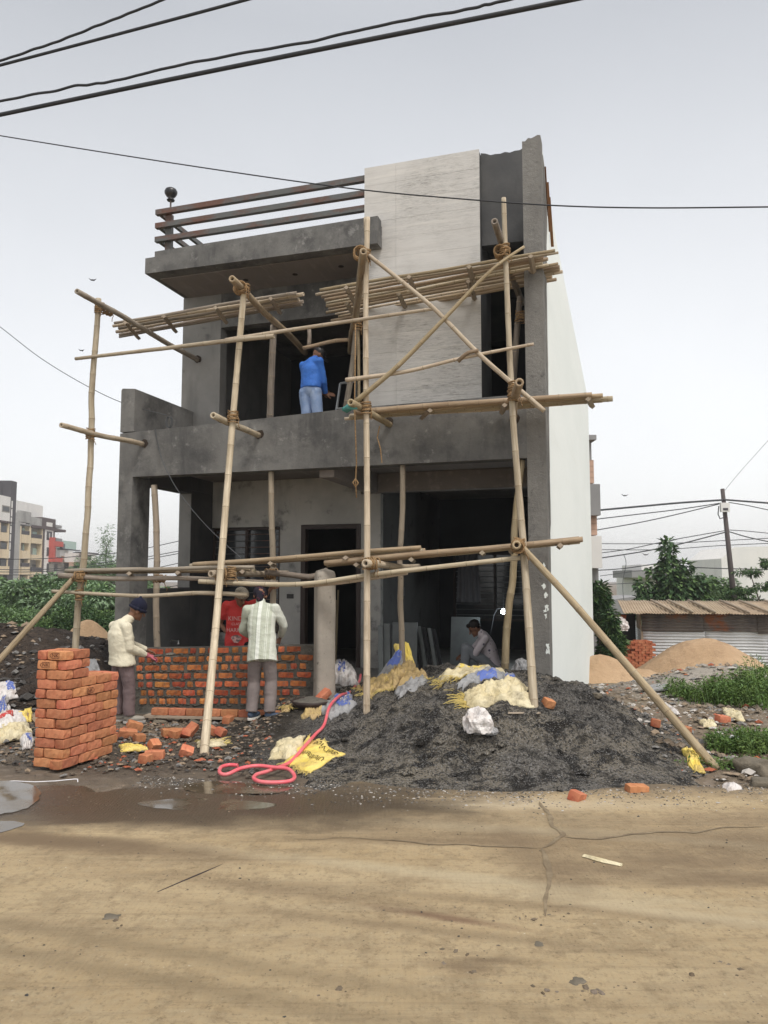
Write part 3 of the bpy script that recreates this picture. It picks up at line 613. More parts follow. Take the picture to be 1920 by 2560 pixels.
# ---------------------------------------------------------------- bamboo scaffold
def bampts(a, b_, r0, r1, seed, bend=.02, sp=.34, step=.11):
    if r0 > .033 or r1 > .033: r0 *= .86; r1 *= .86
    rnd = random.Random(seed); a = Vector(a); b_ = Vector(b_); L = (b_ - a).length; t = (b_ - a).normalized()
    up = Vector((0, 0, 1)) if abs(t.z) < .9 else Vector((0, 1, 0)); u = t.cross(up).normalized(); v = t.cross(u)
    st = []; x = 0
    nd = []; q = rnd.uniform(.05, sp)
    while q < L - .04: nd.append(q); q += sp * rnd.uniform(.8, 1.2)
    cuts = sorted(set([0, L] + [i * step for i in range(1, int(L / step))]))
    for n_ in nd: cuts = [c for c in cuts if abs(c - n_) > .03 or c in (0, L)]; cuts += [n_ - .016, n_ - .004, n_ + .004, n_ + .016]
    cuts = sorted(c for c in cuts if 0 <= c <= L)
    P = []; Rd = []; mi = []
    for c in cuts:
        f = c / L; w = math.sin(math.pi * f)
        o = u * (bend * (mn.noise(Vector((c * .6, seed * 1.3, 0))) * 2.2 * w + .35 * mn.noise(Vector((c * 3, seed, 1))) * w)) + v * (bend * mn.noise(Vector((c * .6, seed * 1.3, 7))) * 2.2 * w)
        r = r0 + (r1 - r0) * f
        k = min([abs(c - n_) for n_ in nd] or [9])
        r *= 1.075 if k < .006 else (1.0 if k > .02 else 1.01); r *= 1 + .03 * mn.noise(Vector((c * 2, seed, 9)))
        P.append(a + t * c + o); Rd.append(r); mi.append(1 if k < .006 else 0)
    for i in range(len(mi) - 1):
        if not (mi[i] and mi[i + 1]): mi[i] = 0
    return P, Rd, mi
SD = [0]
def bamboo(name, a, b_, r0, r1, parent, m='bam', bend=.025, seg=10):
    SD[0] += 1; P, Rd, mi = bampts(a, b_, r0, r1, SD[0], bend); b = MB()
    b.tube(P, Rd, seg, mis=mi, hollow=True, flat=1); return b.build(name, [M[m], M['node'], M['hole']], parent, smooth=True)
SCF = thing('bamboo_scaffold', 'bamboo pole scaffold lashed with rope against the front of the unfinished house', 'scaffold', (0, 9.5, 0))
def lash(p, ax1, r, parent=None, n=10, ax2=None, rr=.0085, seed=0):
    p = Vector(p); b = MB(); rnd = random.Random(int(abs(p.x * 100 + p.z * 77)) + seed)
    for axx in ([ax1] + ([ax2] if ax2 else [])):
        t = Vector(axx).normalized(); up = Vector((0, 0, 1)) if abs(t.z) < .8 else Vector((0, 1, 0)); u = t.cross(up).normalized(); v = t.cross(u)
        P = []
        for i in range(n * 12 + 1):
            g = 2 * math.pi * i / 12; k = r * (1.0 + .30 * mn.noise(Vector((i * .21, p.x, p.z))))
            P.append(p + u * math.cos(g) * k * 1.12 + v * math.sin(g) * k * 1.12 + t * ((i / (n * 12) - .5) * n * rr * 1.5 + .022 * math.sin(g * .37 + n)))
        b.tube(P, rr, 5)
    # loose end
    e_ = [p + Vector((r * 1.1, -r, 0))]
    for i in range(6): e_.append(e_[-1] + Vector((rnd.uniform(-.015, .02), rnd.uniform(-.01, .01), -.028)))
    b.tube(e_, rr * .6, 4)
    return b.build('lashing', M['rope'], parent or SCF, smooth=True)
def pole(name, u0, v0, w0, u1, v1, w1, r0, r1, m='bam', **k): return bamboo(name, pd(u0, v0, w0), pd(u1, v1, w1), r0, r1, SCF, m, **k)
# standards, foot to top
Abase = pd(166, 1475, -1.05); Abase.z = 0
def P3(u, v, w): return pd(u, v, w)
A0 = P3(159, 1490, -1.05); A1 = P3(213, 645, -1.05)
bamboo('standard', A0, A1, .055, .045, SCF, 'bam', .05)
B0 = dd(440, 1628) - Vector((0, 0, .04)); B1 = P3(528, 617, -1.08)
Bm = P3(503, 905, -1.03)
def poly_bamboo(name, pts, r0, r1, m, parent=None, hollow=True):
    if r0 > .033 or r1 > .033: r0 *= .86; r1 *= .86
    SD[0] += 1; P = []; Rd = []; mi = []; tot = sum((Vector(q) - Vector(p)).length for p, q in zip(pts[:-1], pts[1:])); acc = 0
    # smooth curve through points
    n = 40 if len(pts) > 2 else 12; pp = [Vector(p) for p in pts]; C_ = []
    for i in range(len(pp) - 1):
        p0 = pp[max(i - 1, 0)]; p1 = pp[i]; p2 = pp[i + 1]; p3 = pp[min(i + 2, len(pp) - 1)]
        L = (p2 - p1).length; k = max(2, int(L / .1))
        for j in range(k):
            t = j / k; C_.append(.5 * (2 * p1 + (p2 - p0) * t + (2 * p0 - 5 * p1 + 4 * p2 - p3) * t * t + (3 * p1 - p0 - 3 * p2 + p3) * t ** 3))
    C_.append(pp[-1]); L = 0; nd = .15; i = 0
    for i, c in enumerate(C_):
        f = i / (len(C_) - 1); r = r0 + (r1 - r0) * f; s_ = i % 4 == 2
        if s_ and 0 < i < len(C_) - 1:
            t = (C_[i + 1] - C_[i - 1]).normalized()
            for d_, k, q in ((-.014, 1.0, 0), (-.004, 1.07, 1), (.004, 1.07, 0), (.014, 1.0, 0)): P.append(c + t * d_); Rd.append(r * k); mi.append(q)
        else: P.append(c); Rd.append(r * (1 + .07 * mn.noise(Vector((i * .4, SD[0], 0))))); mi.append(0)
    b = MB(); b.tube(P, Rd, 10, mis=mi, hollow=hollow); return b.build(name, [M[m], M['node'], M['hole']], parent or SCF, smooth=True)
poly_bamboo('standard', [B0, P3(470, 1310, -1.6) , Bm, B1], .056, .047, 'bam')
C0 = dd(792, 1537) - Vector((0, 0, .05)); poly_bamboo('standard', [C0, P3(793, 1100, -1.15), P3(790, 700, -1.1), P3(794, 470, -1.1)], .050, .040, 'bam')
bamboo('standard', P3(789, 470, -1.06), P3(788, 640, -1.05), .022, .03, SCF, 'bam')
D0 = dd(1154, 1528) - Vector((0, 0, .05)); poly_bamboo('standard', [D0, P3(1132, 1200, -1.15), P3(1108, 900, -1.1), P3(1094, 600, -1.05), P3(1088, 428, -1.0)], .055, .034, 'bam')
# putlogs
pole('putlog', 310, 960, .02, 132, 918, -1.66, .046, .042)
pole('putlog', 560, 941, .02, 460, 897, -1.42, .050, .052)
poly_bamboo('putlog', [P3(843, 918, .02), P3(800, 893, -.8), P3(757, 869, -1.40)], .05, .055, 'bamt')
pole('putlog', 1108, 906, .02, 1122, 826, -1.75, .055, .06, 'bamt')
pole('putlog', 428, 778, 1.74, 166, 629, -1.72, .052, .045, 'bamg')
pole('putlog', 660, 762, 1.95, 501, 602, -1.48, .058, .054, 'bamt')
pole('putlog', 757, 760, 1.6, 785, 543, -1.62, .058, .055, 'bamt')
poly_bamboo('putlog', [P3(1128, 655, 1.1), P3(1100, 580, 0), P3(1088, 540, -.75), P3(1068, 478, -1.5)], .058, .048, 'bamg')
pole('putlog', 455, 1240, -1.45, 620, 1238, .25, .055, .05, 'bam')
pole('putlog', 789, 1217, -1.5, 905, 1222, .15, .06, .03, 'bam')
pole('putlog', 1116, 1177, -1.55, 1105, 1190, -.1, .058, .05, 'bamt')
poly_bamboo('putlog', [P3(575, 1236, -.6), P3(630, 1242, -.2), P3(668, 1246, 0), P3(690, 1240, .1), P3(706, 1232, .2)], .045, .05, 'bamg')
# ledgers
pole('ledger', 163, 775, -1.12, 592, 726, -1.12, .024, .032, 'bam')
poly_bamboo('ledger', [P3(487, 735, -1.12), P3(620, 714, -1.1), P3(780, 690, -1.17), P3(942, 666, -1.15)], .034, .024, 'bam')
poly_bamboo('ledger', [P3(747, 821, -1.14), P3(880, 802, -1.14), P3(1000, 773, -1.14), P3(1153, 743, -1.16)], .034, .020, 'bam')
poly_bamboo('ledger', [P3(113, 1277, -1.12), P3(300, 1287, -1.12), P3(430, 1281, -1.15), P3(536, 1285, -1.13)], .028, .036, 'bam')
poly_bamboo('ledger', [P3(430, 1256, -1.18), P3(640, 1262, -1.2), P3(830, 1238, -1.18), P3(1125, 1205, -1.16)], .036, .034, 'bam')
poly_bamboo('ledger', [P3(655, 1266, -1.13), P3(740, 1258, -1.13), P3(880, 1238, -1.13)], .026, .022, 'bam')
pole('ledger', 128, 1243, -1.14, 600, 1258, -.9, .048, .030, 'bamg')
pole('ledger', 989, 781, -1.16, 1033, 757, -1.2, .026, .022, 'bamt')
# cross braces
poly_bamboo('brace', [P3(797, 552, -1.18), P3(930, 660, -1.16), P3(1040, 770, -1.16), P3(1176, 888, -1.1)], .026, .030, 'bam')
poly_bamboo('brace', [P3(770, 866, -1.16), P3(860, 790, -1.19), P3(960, 688, -1.2), P3(1060, 585, -1.16), P3(1132, 533, -1.0)], .040, .020, 'bamt')
# raking braces to the ground
fr = dd(1548, 1658); poly_bamboo('raking_brace', [P3(1118, 1172, -1.2), P3(1210, 1275, -1.3) + Vector((0, -.1, 0)), (P3(1118, 1172, -1.2) + fr) * .5 + Vector((.0, 0, .02)), fr - Vector((0, 0, .02))], .042, .052, 'bamt')
fl = atZ(-60 * D, 1490 * D, .45); poly_bamboo('raking_brace', [P3(156, 1252, -1.15), (P3(156, 1252, -1.15) + fl) * .5, fl], .042, .048, 'bamt')
# inner row on the balcony and under the beam
pole('inner_standard', 583, 925, .42, 591, 703, .36, .062, .060, 'bamg')
pole('inner_standard', 742, 915, .42, 772, 695, .30, .055, .048, 'bamg')
pole('inner_standard', 776, 900, .40, 771, 640, .25, .020, .026, 'bamt')
pole('inner_standard', 1106, 850, .45, 1123, 640, .30, .055, .045, 'bamg')
pole('inner_ledger', 655, 752, .7, 752, 734, .7, .030, .03, 'bamt')
pole('inner_standard', 668, 712, .75, 667, 750, .72, .032, .032, 'bamg')
for (u, v, w, d1, r) in ((215, 665, -1.05, (0, 0, 1), .06), (234, 672, -.9, (1, 3, 0), .055), (527, 625, -1.08, (0, 0, 1), .065), (519, 622, -1.15, (.3, -1, 0), .065), (787, 552, -1.12, (0, 0, 1), .07), (778, 548, -1.25, (0, 1, 0), .075), (1090, 540, -1.05, (0, 0, 1), .055), (1080, 545, -1.05, (.2, 1, 0), .06),
        (196, 937, -1.05, (0, 0, 1), .055), (503, 900, -1.05, (0, 0, 1), .06), (790, 880, -1.12, (0, 0, 1), .055), (1108, 852, -1.12, (0, 0, 1), .055), (1110, 835, -1.12, (0, 0, 1), .055), (772, 702, .3, (0, 0, 1), .055), (1125, 684, .3, (0, 0, 1), .06),
        (176, 1243, -1.1, (0, 0, 1), .065), (172, 1245, -1.12, (1, 0, 0), .06), (480, 1240, -1.25, (1, .4, 0), .065), (345, 1250, -.9, (1, 0, 0), .045), (585, 1240, -.3, (1, .5, 0), .06), (795, 1216, -1.2, (0, 0, 1), .06), (802, 1217, -1.35, (1, .5, 0), .062), (1122, 1177, -1.18, (0, 0, 1), .055), (1118, 1180, -1.3, (.2, 1, .3), .06), (500, 1238, -1.2, (0, 0, 1), .05), (172, 1283, -1.08, (0, 0, 1), .05)):
    lash(pd(u, v, w), d1, r)
# hanging rope and its knot
b = MB(); P = [pd(768, 700, -.6), pd(766, 880, -.6), pd(770, 1000, -.6), pd(768, 1040, -.6), pd(770, 1075, -.6)]; b.tube(P, .010, 6)
b.tube([pd(768, 1035, -.6), pd(762, 1042, -.62), pd(768, 1052, -.6), pd(774, 1043, -.58), pd(768, 1035, -.6)], .012, 6)
tag(b.build('hanging_rope', M['rope'], smooth=True), 'long thin rope with a knotted end hanging beside the second bamboo post from the right', 'rope')
b = MB(); b.tube([pd(820, 920, -.5), pd(815, 945, -.45), pd(822, 970, -.5), pd(825, 1000, -.5)], .008, 5); b.build('rope_tail', M['rope'], SCF)
b = MB(); b.ico(pd(749, 884, -1.25), .10, .07, .05, .35); b.ico(pd(758, 878, -1.3), .08, .05, .05, .35)
tag(b.build('rag', mat('teal_cloth', (.08, .27, .25), .9), smooth=True), 'scrap of teal cloth tied to the end of the scaffold platform', 'cloth scrap')

# ---------------------------------------------------------------- bamboo platforms (mats of poles nailed to cleats)
def platform(label, TL, TR, BL, BR, n, r, m, cleats, rag=.12, flat=1, cr=.03):
    c = (TL + TR + BL + BR) / 4; t = thing('bamboo_platform', label, 'platform', c, group='bamboo platforms on the scaffold'); rnd = random.Random(n * 7 + int(abs(c.x) * 31))
    ax = (TR - TL).normalized()
    for i in range(n):
        f = i / (n - 1); a = TL.lerp(BL, f) + ax * rnd.uniform(-rag, rag) + Vector((0, 0, rnd.uniform(-.008, .008))); e_ = TR.lerp(BR, f) + ax * rnd.uniform(-rag, rag) + Vector((0, 0, rnd.uniform(-.008, .008)))
        rr = r * rnd.uniform(.8, 1.15)
        if rnd.random() < .5: a, e_ = e_, a
        bamboo('pole', a, e_, rr, rr * rnd.uniform(.7, .95), t, rnd.choice(m), .012, seg=8)
    for f in cleats:
        a = TL.lerp(TR, f); e_ = BL.lerp(BR, f); d_ = (e_ - a).normalized(); a = a - d_ * .06 - Vector((0, 0, r + cr * .6)); e_ = e_ + d_ * .08 - Vector((0, 0, r + cr * .6))
        b = MB(); b.tube([a, a.lerp(e_, .5), e_], cr * 1.25, 4, flat=.8); b.build('cleat', M['wood'], t)
    return t
def z_at(u, v, z): return atZ(u * D, v * D, z)
platform('short upper bamboo platform on the left putlogs below the roof slab', z_at(236, 699, 5.83), z_at(640, 632, 5.85), z_at(262, 728, 5.83), z_at(655, 656, 5.85), 6, .032, ['bam', 'bamg'], (.10, .32, .60, .88))
platform('front half of the wide upper bamboo platform across the pale stone panel', z_at(692, 627, 5.98), z_at(1186, 543, 5.98), z_at(712, 660, 5.98), z_at(1190, 570, 5.98), 6, .029, ['bam', 'bamt', 'bamt'], (.13, .42, .68, .93))
platform('rear half of the wide upper bamboo platform across the pale stone panel', z_at(708, 660, 5.97), z_at(1192, 572, 5.99), z_at(728, 692, 5.97), z_at(1200, 603, 5.99), 6, .028, ['bam', 'bamt', 'bamt'], (.10, .35, .66, .92))
platform('bamboo platform at balcony level sticking out past the white side wall', z_at(772, 890, 4.06), z_at(1300, 852, 4.10), z_at(752, 903, 4.06), z_at(1308, 864, 4.10), 5, .042, ['bamt', 'bam'], (.31, .62, .95))
platform('lowest left bamboo platform running level with the top of the side opening', pd(142, 1233, -1.12), pd(545, 1226, -1.12), pd(150, 1238, -.62), pd(545, 1232, -.62), 5, .036, ['bamt', 'bam', 'bamg'], (.36, .62, .95), .05)
platform('low bamboo platform above the two bricklayers ending in front of the door', pd(414, 1221, -1.0), pd(905, 1184, -1.05), pd(420, 1224, -.5), pd(917, 1190, -.6), 5, .038, ['bam', 'bamt'], (.13, .37, .70), .05)
platform('low right bamboo platform reaching past the house corner over the raking brace', pd(705, 1217, -1.02), pd(1252, 1164, -1.1), pd(712, 1220, -.6), pd(1250, 1168, -.7), 5, .038, ['bamt', 'bam'], (.13, .36, .64, .93), .04)

# ---------------------------------------------------------------- loose props under the beam
def prop(lab, a, b_, r0, r1, m):
    b = MB(); SD[0] += 1; P, Rd, mi = bampts(a, b_, r0, r1, SD[0], .05, .5); b.tube(P, Rd, 10, mis=mi); tag(b.build('wooden_prop', [M[m], M['node']], smooth=True), lab, 'prop', 'wooden props holding up the ground floor beam')
prop('curved wooden prop in front of the sky opening behind the left bricklayer', wld(-5.78, -.02, .30), pd(333, 1048, .10) , .055, .055, 'wood')
prop('upright wooden prop between the window and the door behind the striped shirt', wld(-4.02, .10, .30), wld(-4.02, .10, 3.40), .055, .05, 'wood')
prop('pale wooden prop standing in the middle of the right bay beside the stone slabs', wld(-2.0, .12, .30), wld(-2.0, .12, 3.405), .050, .045, 'wood')
prop('wooden prop leaning inside the right column next to the seated man', wld(-.62, .12, .30), wld(-.33, .12, 3.40), .06, .05, 'bamt')

# ---------------------------------------------------------------- bricks
def brick_mesh(L, Wd, Hh, seed, jit=.004):
    rnd = random.Random(seed); b = MB(); n = (5, 3, 3); V = {}; vs = []; fs = []
    def vid(i, j, k):
        if (i, j, k) in V: return V[(i, j, k)]
        x = -L / 2 + L * i / (n[0] - 1); y = -Wd / 2 + Wd * j / (n[1] - 1); z = Hh * k / (n[2] - 1)
        ed = (i in (0, n[0] - 1)) + (j in (0, n[1] - 1)) + (k in (0, n[2] - 1)); s_ = .004 if ed == 3 else (.001 if ed == 2 else 0)
        x -= math.copysign(s_, x) * (i in (0, n[0] - 1)); y -= math.copysign(s_, y) * (j in (0, n[1] - 1)); z += (s_ if k == 0 else -s_) * (k in (0, n[2] - 1))
        V[(i, j, k)] = len(vs); vs.append((x + rnd.uniform(-jit, jit), y + rnd.uniform(-jit, jit), z + rnd.uniform(-jit, jit) * .6)); return V[(i, j, k)]
    for a in range(n[0] - 1):
        for c in range(n[1] - 1): fs += [(vid(a, c, 0), vid(a, c + 1, 0), vid(a + 1, c + 1, 0), vid(a + 1, c, 0)), (vid(a, c, n[2] - 1), vid(a + 1, c, n[2] - 1), vid(a + 1, c + 1, n[2] - 1), vid(a, c + 1, n[2] - 1))]
        for c in range(n[2] - 1): fs += [(vid(a, 0, c), vid(a + 1, 0, c), vid(a + 1, 0, c + 1), vid(a, 0, c + 1)), (vid(a, n[1] - 1, c), vid(a, n[1] - 1, c + 1), vid(a + 1, n[1] - 1, c + 1), vid(a + 1, n[1] - 1, c))]
    for a in range(n[1] - 1):
        for c in range(n[2] - 1): fs += [(vid(0, a, c), vid(0, a, c + 1), vid(0, a + 1, c + 1), vid(0, a + 1, c)), (vid(n[0] - 1, a, c), vid(n[0] - 1, a + 1, c), vid(n[0] - 1, a + 1, c + 1), vid(n[0] - 1, a, c + 1))]
    me = bpy.data.meshes.new('brick'); me.from_pydata(vs, [], fs); return me
BR = []
for i in range(9):
    me = brick_mesh(.224, .107, .0865, i, .0035); me.materials.append(M['brick']); BR.append(me)
def put(me, name, parent, M4, bev=True):
    o = bpy.data.objects.new(name, me); COL.objects.link(o); o.parent = parent; o.matrix_local = M4 if parent is None else M4
    if bev: b = o.modifiers.new('b', 'BEVEL'); b.width = .0035; b.segments = 1; b.limit_method = 'ANGLE'; b.angle_limit = R(35)
    return o
rnd = random.Random(21)
cs = atZ(157, 1926, 0.0); ST = thing('brick_stack', 'tall stepped stack of new red bricks standing at the left beside the bricklayer', 'brick stack', (cs.x, cs.y, .01), -HA)
CH = .0925
def sb(x, y, z, rot, j=.006):     # brick centred x,y
    mm = Matrix.Translation((x + rnd.uniform(-j, j), y + rnd.uniform(-j, j), z)) @ Matrix.Rotation(rot + R(rnd.uniform(-2.6, 2.6)), 4, 'Z') @ Matrix.Rotation(R(rnd.uniform(-1, 1)), 4, 'Y')
    return put(rnd.choice(BR), 'brick', ST, mm)
for c in range(12):
    low = c < 9; z = c * CH; x0 = -.352; L = 3 if low else 1      # L whole bricks plus one header deep
    if c == 0:
        for i in range(7): sb(x0 + .115, .057 + i * .117, z, 0)
        for i in range(7): sb(-.057, .057 + i * .117, z, R(90)) if i in (0, 3, 5) else None
        for i in range(7): sb(-.115, .057 + i * .117, z, 0) if i in (2, ) else None
        sb(-.055, .11, z, R(90)); sb(-.055, .35, z, R(90)); sb(-.055, .58, z, R(90))
    elif c % 2 == 0:
        for i in range(2 * L + 1): sb(x0 + .115, .057 + i * .117, z, 0)
        for i in range(L): sb(-.055, .114 + i * .234, z, R(90))
        if c != 11: sb(-.115, .057 + L * .234, z, 0)
    else:
        sb(x0 + .055, .114, z, R(90)); sb(-.115, .055, z, 0)
        for i in range(2 * L - 1): sb(x0 + .115, .29 + i * .117, z, 0)
        for i in range(L): sb(-.055, .117 + .114 + i * .234, z, R(90))
# stamps pressed in three bricks
def text_mesh(s_, size, ext=0):
    cu = bpy.data.curves.new('t', 'FONT'); cu.body = s_; cu.size = size; cu.align_x = 'CENTER'; cu.align_y = 'CENTER'; cu.extrude = ext
    o = bpy.data.objects.new('t', cu); COL.objects.link(o); dg = bpy.context.evaluated_depsgraph_get(); me = bpy.data.meshes.new_from_object(o.evaluated_get(dg)); bpy.data.objects.remove(o); return me
def stamp(x, z, side):
    me = text_mesh('NK', .056); me.materials.clear(); me.materials.append(M['stamp'])
    mm = Matrix.Translation((x, -.006, z)) @ Matrix.Rotation(R(90), 4, 'X') if not side else Matrix.Translation((.009, x, z)) @ Matrix.Rotation(R(90), 4, 'Z') @ Matrix.Rotation(R(90), 4, 'X')
    o = bpy.data.objects.new('stamp', me); COL.objects.link(o); o.parent = ST; o.matrix_local = mm
    b = MB(); # arrow outline round the letters
    L, h = .075, .026; P = [(-L * .6, -h), (L * .5, -h), (L * .85, 0), (L * .5, h), (-L * .6, h), (-L * .6, -h)]
    if not side: P = [(-a, c) for a, c in P]
    for (a, c), (d_, e_) in zip(P[:-1], P[1:]):
        n_ = Vector((-(e_ - c), d_ - a)).normalized() * .0025
        b.add([(a - n_.x, c - n_.y, 0), (d_ - n_.x, e_ - n_.y, 0), (d_ + n_.x, e_ + n_.y, 0), (a + n_.x, c + n_.y, 0)], [(0, 1, 2, 3)])
    o = b.build('stamp', M['stamp'], ST, local=True); o.matrix_local = mm
stamp(-.13, 11 * CH + .043, False); stamp(-.24, 10 * CH + .043, False); stamp(.35, 7 * CH + .043, True)

# brick wall being built between the columns
wa = pw(338, 1620, -.92); wb = pw(786, 1612, -.62); 
BD = (wb - wa); BD.z = 0; BLn = BD.length; ba = math.atan2(BD.y, BD.x); zt0 = wa.z; zt1 = wb.z
BW = thing('brick_wall', 'low new brick wall with thick wet mortar in front of the porch', 'brick wall', (wa.x, wa.y, 0), ba)
zb0 = -.12
b = MB(); b.prism([(0, -.2), (BLn, -.2), (BLn, zt1 - .004), (BLn * .5, (zt0 + zt1) / 2 - .012), (0, zt0 - .006)], .012, .22); b.build('mortar', M['mortar'], BW, local=True)
rows = 7; rh = .113; meshes = {}
def wbrick(L, seed):
    k = (round(L, 2), seed)
    if k not in meshes: meshes[k] = brick_mesh(L, .10, .072, seed + int(L * 100), .006); meshes[k].materials.append(M['brickw'])
    return meshes[k]
rnd = random.Random(5)
for r in range(rows):
    x = rnd.uniform(.0, .12)
    while x < BLn - .05:
        top = zt0 + (zt1 - zt0) * x / BLn; z = top - .085 - r * rh
        L = .20 if rnd.random() < .48 else .095
        L *= rnd.uniform(.85, 1.08)
        if r == rows - 1: L = rnd.choice([.1, .12, .09])
        if x + L > BLn: break
        mm = Matrix.Translation((x + L / 2, .05 + rnd.uniform(-.004, .006), z)) @ Matrix.Rotation(R(rnd.uniform(-2, 2)), 4, 'Y')
        put(wbrick(L, rnd.randint(0, 2)), 'brick', BW, mm, False)
        x += L + rnd.uniform(.026, .055)
# mortar lumps smeared over the joints
b = MB()
for i in range(420):
    x = rnd.uniform(0, BLn); r = rnd.randint(0, rows); z = zt0 + (zt1 - zt0) * x / BLn - .1 - (r) * rh + .0 + rnd.uniform(-.012, .012)
    if z < -.1: continue
    b.ico((x, .008, z), rnd.uniform(.012, .04), .012, rnd.uniform(.008, .016), .3, rnd=rnd)
o = b.build('mortar_squeeze', M['mortar'], BW, local=True, smooth=True)
# footing course below the wall
b = MB(); b.prism([(0, -.5), (BLn, -.5), (BLn, .12), (0, -.03)], -.05, .0); b.build('footing', M['mortar'], BW, local=True)

# plank with a row of bricks in front of the wall, on stone supports
pa = atY(384, 1772, 10.2); pb = atY(704, 1786, 9.95)
PL = thing('plank', 'long plank resting on stones in front of the new brick wall', 'plank', (pa.x - .1, pa.y, pa.z - .10), math.atan2(pb.y - pa.y, pb.x - pa.x))
b = MB(); b.box(0, 1.98, -.07, .13, 0, .028); b.build('board', M['wood'], PL, local=True)
RW = thing('brick_row', 'row of eight clean red bricks laid end to end on the plank', 'brick row', (pa.x - .02, pa.y - .02, pa.z - .071), math.atan2(pb.y - pa.y, pb.x - pa.x) + R(.4))
rnd = random.Random(8)
for i in range(8): put(rnd.choice(BR), 'brick', RW, Matrix.Translation((.12 + i * .232, .02 + rnd.uniform(-.006, .006), 0)) @ Matrix.Rotation(R(rnd.uniform(-1.5, 1.5)), 4, 'Z'))
M['oldst'] = mat('old_stone_block', (.12, .105, .08), .95, [dict(s=5, lo=.4, hi=.65, col=(.19, .165, .125), det=7)], [dict(s=12, k=.9, d=.03, det=7)])
def rock(name, p, rx, ry, rz_, m, label=None, cat='stone', seed=0, rot=0, jit=.18, group=None, flat=False):
    rr_ = random.Random(seed); me = bpy.data.meshes.new(name); V, Fc = ICO
    import bmesh
    bm = bmesh.new(); bmesh.ops.create_icosphere(bm, subdivisions=3, radius=1)
    for v in bm.verts:
        q = v.co.copy(); q = Vector([math.copysign(abs(a) ** .55, a) for a in q]) if not flat else q
        k = 1 + jit * mn.fractal(q * 1.3 + Vector((seed, 0, 0)), .8, 2.1, 4); v.co = Vector((q.x * rx * k, q.y * ry * k, q.z * rz_ * k))
    bm.to_mesh(me); bm.free(); me.materials.append(m); me.polygons.foreach_set('use_smooth', [True] * len(me.polygons))
    o = bpy.data.objects.new(name, me); COL.objects.link(o); o.location = p; o.rotation_euler = (0, 0, rot); tag(o, label, cat, group); return o
def at_px(u, v, Y): return atY(u * D, v * D, Y)
q = pa.z - .10
for (u, dx, rx, ry, rz_, lb, s_) in ((345, 0, .13, .10, .07, 'square mossy stone block under the left end of the plank', 1), (347, 0, .09, .08, .035, 'flat grey stone lying on the block below the left end of the plank', 2), (423, 0, .09, .1, .11, 'grey stone block under the middle of the plank', 3)):
    p = at_px(u, 1500, 10.12); zz = {1: q - .18, 2: q - .055, 3: q - .11}[s_]; rock('stone', (p.x, 10.1, zz), rx, ry, rz_, M['oldst'], lb, 'stone', s_, .2)
for i, (u, z) in enumerate(((397, q - .165), (450, q - .165), (450, q - .08))):
    p = at_px(u, 1500, 10.15); o = put(BR[i], 'brick', None, Matrix.Translation((p.x, 10.12, z)) @ Matrix.Rotation(R(80), 4, 'Z')); tag(o, ['upright red brick under the plank left of the stone block', 'lower red brick under the plank right of the stone block', 'upper red brick touching the plank right of the stone block'][i], 'brick')
# round concrete post at the wall's end
cp = pw(812, 1500, -.88); b = MB(); w_ = .125
prof = [(-w_, -w_), (w_ * .92, -w_), (w_, -w_ * .8), (w_, w_), (-w_, w_)]
n = 12; P = []
zz = [-.3, .2, .5, .8, 1.1, 1.4, 1.7, 1.86, 1.90]
ring = []
for k in range(24):
    g = 2 * math.pi * k / 24; c_, s_ = math.cos(g), math.sin(g); q = 1 / (abs(c_) ** 6 + abs(s_) ** 6) ** (1 / 6); ring.append((c_ * q * w_, s_ * q * w_))
for z in zz:
    for (x, y) in ring:
        k = 1 + .03 * mn.noise(Vector((x * 9, y * 9, z * 3))) + (.06 if z < .3 else 0) - (.12 if z > 1.89 else 0)
        P.append((cp.x + x * k * math.cos(.35) - y * k * math.sin(.35), cp.y + x * k * math.sin(.35) + y * k * math.cos(.35), z + (.05 * mn.noise(Vector((x * 12, y * 12, 0))) if z > 1.8 else 0)))
P += [(cp.x, cp.y, 1.95)] * 24
b.grid(P, 24, len(zz) + 1, closed=True)
M['post'] = mat('cast_post_concrete', (.36, .325, .275), .95, [dict(s=2, lo=.4, hi=.66, col=(.27, .245, .21), det=7), dict(s=9, lo=.62, hi=.7, col=(.15, .135, .115), det=7), dict(s=30, lo=.68, hi=.73, col=(.08, .07, .06))], [dict(s=18, k=.5, d=.015, det=7)])
tag(b.build('concrete_post', M['post'], smooth=True), 'thick square concrete post with rough rounded top at the end of the brick wall', 'concrete post')
# scattered bricks and halves
rnd = random.Random(33)
LB = [(668, 262 * 0 + 1775, 0)]
def lbrick(u, v, ax, ay, az, lab, half=1.0, dz=0, Y=None):
    p = dd(u, v) if Y is None else at_px(u, v, Y)
    o = bpy.data.objects.new('loose_brick', rnd.choice(BR)); COL.objects.link(o); o.location = (p.x, p.y, p.z + dz); o.rotation_euler = (R(ax), R(ay), R(az)); o.scale = (half, 1, 1)
    bb = o.modifiers.new('b', 'BEVEL'); bb.width = .004; bb.segments = 2; bb.limit_method = 'ANGLE'; tag(o, lab, 'brick', 'loose bricks lying on the ground')
lbrick(384, 1592, 5, 0, 60, 'end-on brick in the middle of the loose bricks below the plank', .9)
lbrick(368, 1590, 4, 3, 35, 'leftmost of the bricks lying together below the plank', .9)
lbrick(399, 1596, 20, 25, 110, 'small tilted half brick leaning in the group below the plank', .6, .02)
lbrick(412, 1592, 25, -35, 60, 'brick standing tilted on edge at the right of the group below the plank', .8, .05)
lbrick(493, 1562, 2, 0, 75, 'single brick in the dark gap under the right part of the plank', .7)
lbrick(457, 1590, 8, 30, 20, 'broken brick just right of the leaning bamboo post foot', .7, .02)
